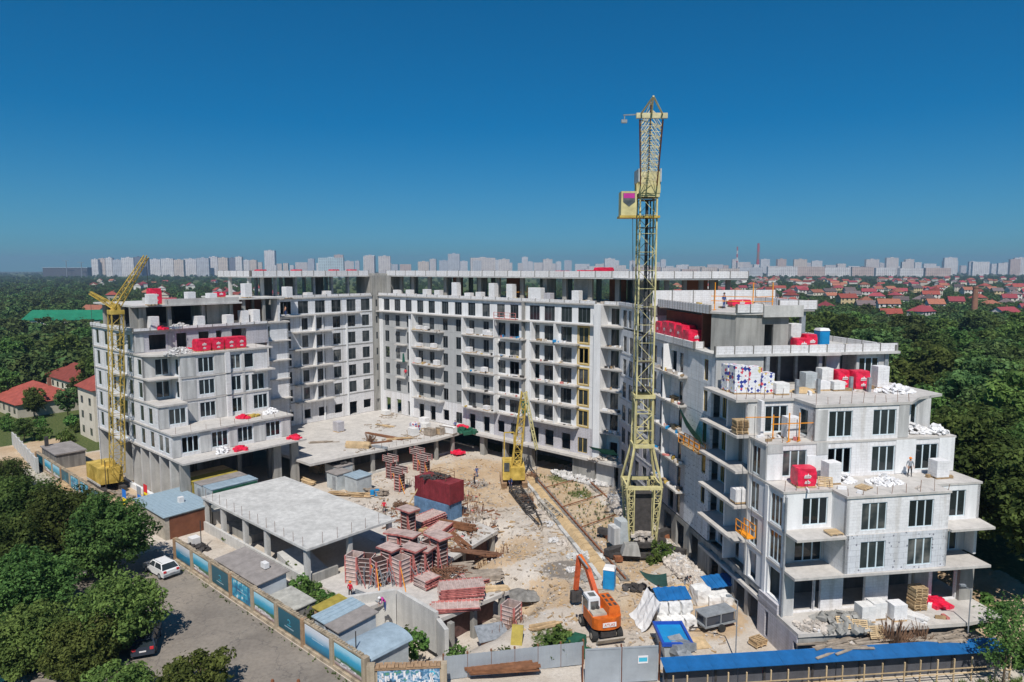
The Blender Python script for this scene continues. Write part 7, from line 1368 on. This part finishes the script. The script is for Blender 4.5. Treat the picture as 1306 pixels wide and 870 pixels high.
def trunk_mesh(h,r,rx,seed,nb=7):
    rs=random.Random(seed); m=M(); m.cyl((0,0,-.3),(rs.uniform(-.15,.15),rs.uniform(-.15,.15),h*.5),r,8,r*.7); m.cyl((0,0,h*.5),(0,0,h*.85),r*.7,7,r*.25)
    for i in range(nb): a=rs.random()*6.28; z=h*rs.uniform(.3,.6); m.cyl((0,0,z),(math.cos(a)*rx*.7,math.sin(a)*rx*.7,z+h*rs.uniform(.15,.35)),r*.35,5,r*.08)
    return m.mesh('trunk','bark')
def tree(name,cm,tm,loc,sc,rz,label,cat='tree',group=None,zc=0.0):
    t=thing(name,label,cat,loc,rz,group); t.scale=(sc,sc,sc*rnd(.92,1.1)); o=link('crown',cm,t,(0,0,zc)); link('trunk',tm,t); return t
# near trees on the left, beside the lane
nearA=[crown_mesh('crown',5.2,9.5,19000,.25,'leaf_dark',i,150) for i in (1,2)]; nearB=[crown_mesh('crown',4.6,7.0,17000,.23,'leaf_light',i,130) for i in (3,)]; nearC=crown_mesh('crown',3.2,3.4,7000,.21,'leaf_light',6,60)
tA=trunk_mesh(10,.32,4,1); tB=trunk_mesh(7.5,.26,3.6,2); tC=trunk_mesh(4,.15,2,3)
NT=[(0,-42.6,69.5,.80,5.5,'big dark leafy tree beside the white SUV'),(1,-49.0,71.5,.80,5.4,'dark leafy tree left of the one beside the white SUV'),(0,-55.5,75.0,.80,5.3,'dark leafy tree third from the lane along the left edge'),(1,-50.0,63.5,.82,5.5,'dark tree at the left edge behind the pale foreground tree'),(0,-62.5,79.5,.72,4.8,'dark tree overlapping the strip of lawn at the left'),(1,-73.5,96,.62,4.2,'dark hedge-like tree at the left edge below the garden wall'),(0,-44.5,60.0,.72,4.9,'dark tree behind the pale foreground crown')]
for k,x,y,s,zc,lb in NT: tree('leafy_tree',nearA[k],tA,(x,y,0),s,rnd(0,6),lb,zc=zc,group='dark trees along the lane')
for k,x,y,s,zc,lb in ((0,-33.8,55.5,.78,4.2,'pale green feathery tree over the lane in the foreground'),(0,-39.2,52.6,.72,3.8,'pale green tree behind the feathery foreground tree'),(0,-34.6,52.0,.62,3.3,'pale green tree nearest the bottom edge left of the dark car')): tree('leafy_tree',nearB[k],tB,(x,y,0),s,rnd(0,6),lb,zc=zc,group='pale trees along the lane')
tree('leafy_tree',nearC,tC,(-24.0,48.4,0),.85,1,'low bright green tree at the bottom edge of the lane',zc=2.2); tree('leafy_tree',nearC,tC,(-29.6,48.3,0),.75,3,'low bright shrub tree left of the one at the bottom edge',zc=2.1)
slim=crown_mesh('crown',2.3,5.5,1300,.17,'leaf_mid',9,30,shell=.2,cl=.34); ts=trunk_mesh(7,.1,1.8,5,9)
for x,y,s,lb in ((38.2,50.0,.95,'thin sparse tree right of the front terrace'),(40.6,52.5,.9,'sparse tree at the right end of the blue roofed fence'),(42.2,49.3,.7,'small sparse tree at the bottom right corner')): tree('slim_tree',slim,ts,(x,y,0),s,rnd(0,6),lb,zc=4.6,group='thin trees by the blue roof')
# bushes
bush=[crown_mesh('foliage',1.0,1.5,1300,.15,'leaf_bush',20+i,14) for i in range(3)]
BU=[((3.50,54.32,0),1.7,'leafy bush beside the folded green tarpaulin'),((4.30,56.24,0),1.1,'small bush behind the green tarpaulin'),((-8.61,56.72,-1),1.5,'bright bush against the retaining wall'),((-9.63,57.98,-1),1.2,'bush between retaining wall and curved shed'),((-20.12,64.79,0),1.3,'bush in front of the lean-to behind the posters'),((-21.57,66.46,0),1.2,'bush beside the canopy low wall'),((-18.13,60.52,0),1.5,'dark bush behind the sixth poster'),((-18.21,63.51,0),1.0,'bush above the ochre lean-to'),((-0.86,54.58,-1),1.2,'weedy bush below the steel hopper'),((-4.56,55.16,-1),1.2,'weeds at the foot of the shuttered wall'),((17.00,74.03,0),1.5,'green bush under the tower crane base'),((15.86,72.79,0),1.0,'small bush left under the tower crane base'),((-34.18,78.94,0),.6,'small weed by the canopy wall'),((-23.90,70.43,0),.8,'weed clump at the corner of the canopy wall'),((43.40,59.12,0),2.2,'bush on the bank right of the front terrace'),((41.47,53.51,0),1.8,'bush at the right end of the blue roof')]
for i,(p_,s,lb) in enumerate(BU):
    o=link('bush',bush[i%3],None,(p_[0],p_[1],p_[2]+s*.55+hz(p_[0],p_[1])*0),rnd(0,6)); o.scale=(s,s,s); tag(o,lb,'bush','bushes on the site')
# weeds as one mass along the rails and the front strip
vs=[];fs=[]
def weed(x,y,z,s):
    for k in range(10):
        a=rnd(0,6.28); l=s*rnd(.5,1.1); dx,dy=math.cos(a),math.sin(a); j=len(vs); vs.extend([(x-dy*.04,y+dx*.04,z),(x+dy*.04,y-dx*.04,z),(x+dx*l*.6,y+dy*l*.6,z+l)]); fs.append((j,j+1,j+2))
for i in range(190):
    t_=rnd(0,.75); p_=PA(44+31*t_+rnd(-1,2),-3.0-21.5*t_+rnd(-.8,6.5)); weed(p_[0],p_[1],.05,rnd(.25,.6))
for i in range(1500): x=rnd(12,42); weed(x,rnd(44.5,48.2)+(x-12)*.1,.02,rnd(.2,.6))
for i in range(90): p_=PA(rnd(35,70),-55.2+rnd(-.3,.1)); weed(p_[0],p_[1],.0,rnd(.1,.3))
for i in range(220): p_=PA(rnd(-22,12),-55.2+rnd(-5,.1)); weed(p_[0],p_[1],.0,rnd(.2,.4))
me=bpy.data.meshes.new('weeds'); me.from_pydata(vs,[],fs); me.materials.append(MAT['leaf_bush']); kind(link('weeds',me),'stuff')
# wood on the right and trees all round
mid=[crown_mesh('crown',4.0,8.0,3200,.42,('leaf_dark','leaf_mid','leaf_light','leaf_far')[i],40+i,60) for i in range(4)]; tM=trunk_mesh(8,.22,3,8,4)
far=[crown_mesh('canopy',4.2,7.5,800,.8,'leaf_far',60+i,30) for i in range(3)]
fine=[crown_mesh('crown',4.0,8.0,11000,.235,('leaf_mid','leaf_dark')[i],90+i,120) for i in range(2)]
cone_=crown_mesh('crown',2.6,8,2200,.34,'leaf_dark',70,30,cone=.85,shell=.2)
def inb(x,y):
    a,b=invA(x,y); u,v=invR(x,y)
    if -15<a<62 and -50<b<16: return True
    if -3<u<25 and -9<v<30: return True
    if -3<u<22 and 30<=v<60: return True
    if a>-40 and a<95 and -72<b<3: return True
    return y<40
def visible(x,y,z,m_=25):
    Y=y; s,c=math.sin(R(6.04)),math.cos(R(6.04)); d=Y*c-(z-32.5)*s
    if d<5: return False
    return -m_<653+870*x/d<1306+m_
P=[];random.seed(77)
def scatter(n,f,r):
    k=0
    for _ in range(n*30):
        x,y=f()
        if inb(x,y) or not visible(x,y,8): continue
        if any((x-a)**2+(y-b)**2<r*r for a,b in P): continue
        P.append((x,y)); k+=1
        if k>=n: break
scatter(30,lambda:(rnd(42,62),rnd(56,92)),5.0)
scatter(205,lambda:(rnd(44,210),rnd(50,270)),5.6)
P=[p_ for p_ in P if not(p_[0]<44.5 and p_[1]<60)]
right_n=len(P)
scatter(34,lambda:(rnd(-190,-75),rnd(125,330)),7.5)
HS=[(-107,157),(-124,150),(-121,190),(-108,205),(-82,142)]
cnt=0
for i,(x,y) in enumerate(P):
    if x<0 and any(math.hypot(x-a,y-b)<18 for a,b in HS): continue
    t=tree('wood_tree' if x>0 else 'leafy_tree',(fine if 0<x<75 and y<95 else mid)[random.randrange(2 if 0<x<75 and y<95 else 4)],tM,(x,y,2.0 if 0<x<300 else 0),rnd(.72,1.4) if x>0 else rnd(.8,1.2),rnd(0,6),'dense green tree in the wood to the right of the building' if x>0 else 'green tree among the houses beyond the left wing',group='trees of the wood on the right' if x>0 else 'trees beyond the left wing',zc=7.2)
for x,y,s,lb in ((-100,163,1.1,'dark conifer between the two red roofed houses'),(-93,150,.9,'conifer beside the garden of the red roofed house'),(-84,137,.7,'dry brown-green fir next to the cream house')): tree('conifer',cone_,tM,(x,y,0),s,rnd(0,6),lb,zc=4.8,group='conifers by the houses')
for i,(x,y,s) in enumerate(((-92,140,1.6),(-87,134,1.5),(-98,139,1.4),(-90,128,1.8),(-101,135,1.6),(-95,131,1.3),(-84,126,1.7),(-106,140,1.5))):
    o=link('bush',bush[i%3],None,(x,y,s*.6),i); o.scale=(s,s,s*1.2); tag(o,'clipped garden bush in front of the red roofed house','bush','garden bushes')
# small trees of the gardens at the far left, path with blue seats along the lawn
for i,(x,y,s_) in enumerate(((-100,157,.7),(-119,158,.8),(-106,149,.55),(-96,145,.6),(-90,147,.55),(-122,146,.7),(-87,160,.7),(-112,142,.55),(-104,146,.5),(-118,140,.6),(-126,160,.7),(-98,172,.7),(-92,126,.45))): tree('leafy_tree',mid[i%4],tM,(x,y,0),s_,i,'small garden tree in front of the red roofed houses',zc=7.2,group='garden trees')
for x,y,s,z,k,lb in ((-95,160,1.25,7.5,0,'broad dark tree behind the conifer beside the cream house'),(-89,154,1.1,6.6,3,'round dark tree left of the cream house'),(-110,178,1.0,6.5,1,'tree behind the wide red roofed house')): tree('leafy_tree',mid[k],tM,(x,y,0),s,1,lb,zc=z,group='trees by the houses')
# the rest of the wood and the far tree cover: one mass, placed with geometry nodes
pts=[];rot=[];scl=[]
def addmass(n,f,s0,s1):
    for _ in range(n):
        x,y=f()
        if inb(x,y) or not visible(x,y,8,40): continue
        if 0<x and 44<x<212 and 50<y<262: continue
        pts.append((x,y,rnd(2.6,4.0))); rot.append(rnd(0,6.28)); scl.append(rnd(s0,s1))
HR=[]
def pow_y(y0,y1,e=1.6): return y0+(y1-y0)*random.random()**e
def fr_(): y=pow_y(150,520); return (rnd(.02,.95)*y,y)
def fm_(): y=pow_y(500,2600,1.5); return (rnd(.05,.9)*y,y)
def ff_(): y=pow_y(2000,5200,1.2); return (rnd(-.95,.95)*y,y)
def fl_(): y=pow_y(190,2400,1.9); return (rnd(-.95,-.28)*y,y)
def fc_(): y=pow_y(210,1800,1.4); return (rnd(-.4,.35)*y,y)
addmass(2400,fr_,.9,1.35); addmass(4300,fm_,.6,1.05); addmass(2500,ff_,1.0,1.6); addmass(2600,fl_,.95,1.5); addmass(900,fc_,.8,1.3)
me=bpy.data.meshes.new('distant_wood'); me.from_pydata(pts,[],[]); a=me.attributes.new('rz','FLOAT','POINT'); a.data.foreach_set('value',rot); a=me.attributes.new('sc','FLOAT','POINT'); a.data.foreach_set('value',scl)
DW=link('distant_wood',me); kind(DW,'stuff')
src=[]
for i,c in enumerate(far):
    o=link('canopy_clump',c,DW,(0,0,0)); 
    o.location=(-150+i*9,420+i*17,3.2); o['kind']='stuff'; src.append(o)
ng=bpy.data.node_groups.new('scatter','GeometryNodeTree'); ng.interface.new_socket('Geometry',in_out='INPUT',socket_type='NodeSocketGeometry'); ng.interface.new_socket('Geometry',in_out='OUTPUT',socket_type='NodeSocketGeometry')
gi=ng.nodes.new('NodeGroupInput'); go=ng.nodes.new('NodeGroupOutput'); jn=ng.nodes.new('GeometryNodeJoinGeometry')
ra_=ng.nodes.new('GeometryNodeInputNamedAttribute'); ra_.data_type='FLOAT'; ra_.inputs[0].default_value='rz'; sa_=ng.nodes.new('GeometryNodeInputNamedAttribute'); sa_.data_type='FLOAT'; sa_.inputs[0].default_value='sc'
cx=ng.nodes.new('ShaderNodeCombineXYZ'); ng.links.new(ra_.outputs[0],cx.inputs[2])
ix=ng.nodes.new('GeometryNodeInputIndex'); md=ng.nodes.new('ShaderNodeMath'); md.operation='MODULO'; md.inputs[1].default_value=3; ng.links.new(ix.outputs[0],md.inputs[0])
for i,o in enumerate(src):
    oi=ng.nodes.new('GeometryNodeObjectInfo'); oi.inputs['Object'].default_value=o; cp=ng.nodes.new('ShaderNodeMath'); cp.operation='COMPARE'; cp.inputs[1].default_value=i; cp.inputs[2].default_value=.4; ng.links.new(md.outputs[0],cp.inputs[0])
    ip=ng.nodes.new('GeometryNodeInstanceOnPoints'); ng.links.new(gi.outputs[0],ip.inputs['Points']); ng.links.new(cp.outputs[0],ip.inputs['Selection']); ng.links.new(oi.outputs['Geometry'],ip.inputs['Instance']); ng.links.new(cx.outputs[0],ip.inputs['Rotation']); ng.links.new(sa_.outputs[0],ip.inputs['Scale']); ng.links.new(ip.outputs[0],jn.inputs[0])
ng.links.new(jn.outputs[0],go.inputs[0]); md_=DW.modifiers.new('scatter','NODES'); md_.node_group=ng
# ================================================================ houses
random.seed(99)
HM={}
def house_mesh(w_,d,h,rh,wall,roof,hip):
    k=(w_,d,h,rh,wall,roof,hip)
    if k in HM: return HM[k]
    a=M(); a.box(-w_/2,w_/2,-d/2,d/2,0,h)
    if not hip: a.poly([(-w_/2,-d/2,h),(-w_/2,d/2,h),(-w_/2,0,h+rh)][::-1]); a.poly([(w_/2,-d/2,h),(w_/2,d/2,h),(w_/2,0,h+rh)])
    b=M(); o=.5; X_,Y_=w_/2+o,d/2+o; r=X_ if not hip else max(.4,X_-Y_); e=h-.15
    for s in (-1,1): b.poly([(-X_,s*Y_,e),(X_,s*Y_,e),(r,0,h+rh),(-r,0,h+rh)][::s])
    if hip:
        for s in (-1,1): b.poly([(s*X_,-Y_,e),(s*X_,Y_,e),(s*r,0,h+rh)][::s])
    b.poly([(-X_,-Y_,e-.05),(-X_,Y_,e-.05),(X_,Y_,e-.05),(X_,-Y_,e-.05)])
    c=M(); n=max(2,int(w_/3.2))
    for f in range(max(1,int(h/2.9))):
        for i in range(n):
            x=-w_/2+(i+.5)*w_/n
            for s in (-1,1): c.box(x-.6,x+.6,s*d/2-.04 if s<0 else d/2+.002,-d/2-.002 if s<0 else d/2+.04,f*2.9+.9,f*2.9+2.3)
    HM[k]=(a.mesh('walls',wall),b.mesh('roof',roof),c.mesh('windows','glass'),M().box(-.35,.35,-.35,.35,h+rh*.3,h+rh+.9).mesh('chimney','chimney_brick')); return HM[k]
def house(loc,rz,w_,d,h,rh,wall,roof,hip,label,group,chim=True,wins=True):
    t=thing('house',label,'house',loc,rz,group); A_=house_mesh(w_,d,h,rh,wall,roof,hip); link('walls',A_[0],t); r=link('roof',A_[1],t)
    if wins: link('windows',A_[2],t)['kind']='stuff'
    if chim: link('chimney',A_[3],r,(w_*.2,d*.12,0))
house((-110.5,156.5,0),RA+R(4),17,13,3.2,3.4,'house_cream','roof_red',True,'wide low house with dark red hipped roof behind the garden wall','houses by the left wing'); house((-124,152,0),RA+R(4),10,9,3.2,3.2,'house_cream','roof_red',True,'red roofed wing of the wide house at the left edge','houses by the left wing')
house((-119,186,0),RA+R(2),19,11,3.4,3.2,'house_cream','roof_red',True,'red hipped roof house behind the dark trees at the left edge','houses by the left wing'); house((-103,196,0),RA+R(6),20,12,5,3.8,'house_white','roof_red',True,'red roofed house beside the left wing corner','houses by the left wing'); house((-79.4,131.5,0),RA+R(0),9,7,10,2.6,'house_cream','roof_red',True,'tall cream house with brown roof touching the left wing','houses by the left wing')
walls=['house_white','house_cream','house_white','house_yellow']; roofs=['roof_crimson','roof_red','roof_terracotta','roof_crimson','roof_slate','roof_red']
rn={'roof_crimson':'crimson','roof_red':'dark red','roof_terracotta':'orange','roof_slate':'dark'}; wn={'house_white':'white','house_cream':'cream','house_yellow':'yellow'}
HPOS=[];k=0
while k<235:
    y=pow_y(390,1900,1.15); x=rnd(.24,.80)*y
    if y<480 and x/y<.55: continue
    if any((x-a)**2+(y-b)**2<17**2 for a,b in HPOS): continue
    HPOS.append((x,y)); k+=1
k=0
while k<34:
    y=pow_y(420,1500,1.2); x=rnd(-.62,-.34)*y
    if any((x-a)**2+(y-b)**2<22**2 for a,b in HPOS): continue
    HPOS.append((x,y)); k+=1
for i,(x,y) in enumerate(HPOS):
    wl=random.choice(walls); rf=random.choice(roofs if x>0 else roofs[1:4]); sz=random.choice(((11,8,3.2,3.0),(13,9,5.8,3.2),(10,9,6.0,3.4),(15,9,3.4,3.2)))
    hp=random.random()<.4; side='in the suburb beyond the wood' if x>0 else 'among the trees beyond the left wing'
    house((x,y,rnd(2.0,4.5)),rnd(-.7,.7)+(RR if x>0 else RA),*sz,wl,rf,hp,'%s %s house with %s %s roof %s'%('two-storey' if sz[2]>5 else 'low',wn[wl],rn[rf],'hipped' if hp else 'gabled',side),'houses %s with %s roofs'%(side,rn[rf]),chim=y<900,wins=y<1000)
WH=thing('warehouse','long white warehouse with a bright green roof among trees','warehouse',(-214,345,0),R(4)); M().box(-27,27,-9,9,0,7.5).build('walls','house_white',WH); m=M()
for s in (-1,1): m.hexa([(-27.5,s*9.6,7.3),(27.5,s*9.6,7.3),(27.5,0,11.6),(-27.5,0,11.6),(-27.5,s*9.6,7.6),(27.5,s*9.6,7.6),(27.5,0,11.9),(-27.5,0,11.9)])
m.build('roof','green_roof',WH)
m=M()
for i in range(7): m.box(-25+i*7.4,-23+i*7.4,-9.06,-9.01,3.5,5.2)
m.build('window_band','glass',WH)['kind']='stuff'
kb=M().box(-6.5,6.5,-2.5,2.5,0,.01) if 0 else None
for i in range(8): p_=PA(-16+i*3.3,-61.5); tag(M().box(-.7,.7,-.35,.35,.42,.5).box(-.6,-.5,-.3,.3,.06,.42).box(.5,.6,-.3,.3,.06,.42).build('bench','toilet_blue' if i%3 else 'tarp_white',None,(p_[0],p_[1],0),RA),('blue' if i%3 else 'white')+' low bench on the path along the lawn','bench',('blue' if i%3 else 'white')+' benches along the lawn')
# chimneys and masts
for x,y,h,r,mts,lb in ((*(700*(938-653)/880,700),0,0,0,''),):
    pass
def stack(px,Y,h,r0,r1,mats,lb,nm='factory_chimney'):
    x=(px-653)/870*Y; t=thing(nm,lb,'chimney',(x,Y,0)); n=len(mats)
    for i,mt in enumerate(mats): z0,z1=h*i/n,h*(i+1)/n; M().cyl((0,0,z0),(0,0,z1),r0+(r1-r0)*i/n,12,r0+(r1-r0)*(i+1)/n).build('shaft_band',mt,t)
    M().cyl((0,0,h),(0,0,h+r1*.6),r1*1.15,12).build('rim',mats[-1],t)
stack(1243,430,20.5,1.9,1.5,['chimney_brick']*3,'brown brick chimney standing among the red roofs'); stack(964.5,3600,162,9,5.5,['chimney_brick','chimney_red','chimney_brick','chimney_red'],'thick dark red chimney on the skyline'); stack(938,3800,152,4.6,3.6,['house_white','chimney_red']*4,'thin red and white striped chimney on the skyline')
# ================================================================ the far city
random.seed(123)
CITYM={}
def flat(x,y,w_,d,h,col,rz,label,group,top=True):
    k=(round(w_),round(d),round(h)); 
    if k not in CITYM: CITYM[k]=M().box(-w_/2,w_/2,-d/2,d/2,0,h).mesh('walls','city_facade')
    t=thing('apartment_block',label,'building',(x,y,0),rz,group); o=link('walls',CITYM[k],t); o.color=(*col,1)
    if top: q=link('roof_house',M().box(-w_*.12,w_*.12,-d*.25,d*.25,h,h+3.2).mesh('roof_house','city_facade'),t); q.color=(*[c*.9 for c in col],1)
def px2(px,Y): return (px-653)/870*Y
C1=(.70,.63,.59);C2=(.66,.56,.48);C3=(.74,.71,.70);C4=(.58,.45,.39);C5=(.54,.55,.58)
# the tower row at left
x=121; i=0
pal=[C3,C2,C3,C5,C3,C2,(.20,.22,.27),C3]
names=['pale','beige','white','bluish','pale','beige','dark','grey']
while x<322:
    wpx=random.choice((9,11,13,16)); Y=3000+rnd(-80,150); c=pal[i%8] if not 160<x<187 else (.17,.19,.24); hpx=344-330.5-rnd(-2,2.5)
    flat(px2(x+wpx/2,Y),Y,wpx/870*Y*.96,16,32.5+hpx/870*Y,c,rnd(-.05,.05),'%s high-rise slab in the tower row on the left skyline'%('dark' if c[0]<.2 else names[i%8]),'tower row on the left skyline %s'%('dark' if c[0]<.2 else names[i%8])); x+=wpx; i+=1
flat(px2(347,3300),3300,50,24,32.5+(344-321)/870*3300,C3,0,'single tall white tower standing out left of the rear roof','single tower')
flat(px2(424,2600),2600,94,24,32.5+(344-330)/870*2600,(.50,.60,.64),.1,'wide pale blue apartment block above the rear roof','blue block')
SK=[]
x=325
while x<700:
    w_=rnd(5,15); h=rnd(4,13) if random.random()<.8 else rnd(13,19); SK.append((x,w_,h,rnd(3000,4600))); x+=w_+rnd(-3,9)
SK+=[(465,14,16,3300),(484,15,16,3200),(572,15,19,3500),(600,32,14,3300),(636,14,12,3300)]
x=700
while x<1340:
    w_=rnd(6,22); h=rnd(3,8.5) if random.random()<.78 else rnd(8.5,13); SK.append((x,w_,h,rnd(3200,4800))); x+=w_+rnd(-5,5)
SK+=[(770,13,13,3600),(1010,16,12,3400),(1100,18,12,3500),(1126,16,14,3400),(1150,12,12,3600),(1200,16,14,3500),(1290,14,14,3500)]
# long low slabs in front on the right
x=745
while x<1190:
    w_=rnd(18,40); SK.append((x,w_,rnd(-.5,3.0),rnd(2500,2900))); x+=w_+rnd(-2,6)
for i,(px,w_,h,Y) in enumerate(SK):
    c=random.choice((C1,C2,C3,C1,C4,C3,C5)); nm={C1:'pale',C2:'beige',C3:'white',C4:'brownish',C5:'bluish'}[c]; zone_='above the rear roofs' if px<700 else 'on the right horizon'
    hh=32.5+h/870*Y; sz='tall' if h>13 else 'low' if h<5 else 'mid-height'
    flat(px2(px+w_/2,Y),Y,w_/870*Y,15,hh,c,rnd(-.25,.25),'%s %s apartment block on the far city skyline %s'%(sz,nm,zone_),'%s %s blocks %s'%(sz,nm,zone_),top=h>9)
GB=thing('glass_hall','long low dark glass hall on the left horizon','hall',(px2(89,2600),2600,0),0); M().box(-84,84,-14,14,0,36).build('walls','dark_board',GB); M().box(-85,85,-15,15,36.01,38.5).build('roof','steel_blue',GB)
for px,h,lb in ((88,62,'thin construction mast in front of the glass hall'),(107,56,'second construction mast on the left horizon')): t=thing('crane_mast',lb,'mast',(px2(px,2560),2560,0)); M().box(-.9,.9,-.9,.9,0,h).build('mast','steel_gray',t); M().box(-14,10,-.5,.5,h,h+1.2).build('jib','steel_gray',t)
# ================================================================ haze
hm=bpy.data.materials.new('haze'); hm.use_nodes=True; t=hm.node_tree; t.nodes.clear(); ou=t.nodes.new('ShaderNodeOutputMaterial'); pv=t.nodes.new('ShaderNodeVolumePrincipled'); pv.inputs['Density'].default_value=.00015; pv.inputs['Color'].default_value=(.50,.70,.95,1); pv.inputs['Anisotropy'].default_value=.2; t.links.new(pv.outputs[0],ou.inputs['Volume']); MAT['haze']=hm
kind(M().box(-8600,8600,-400,8600,-6,178).build('haze','haze'),'stuff')
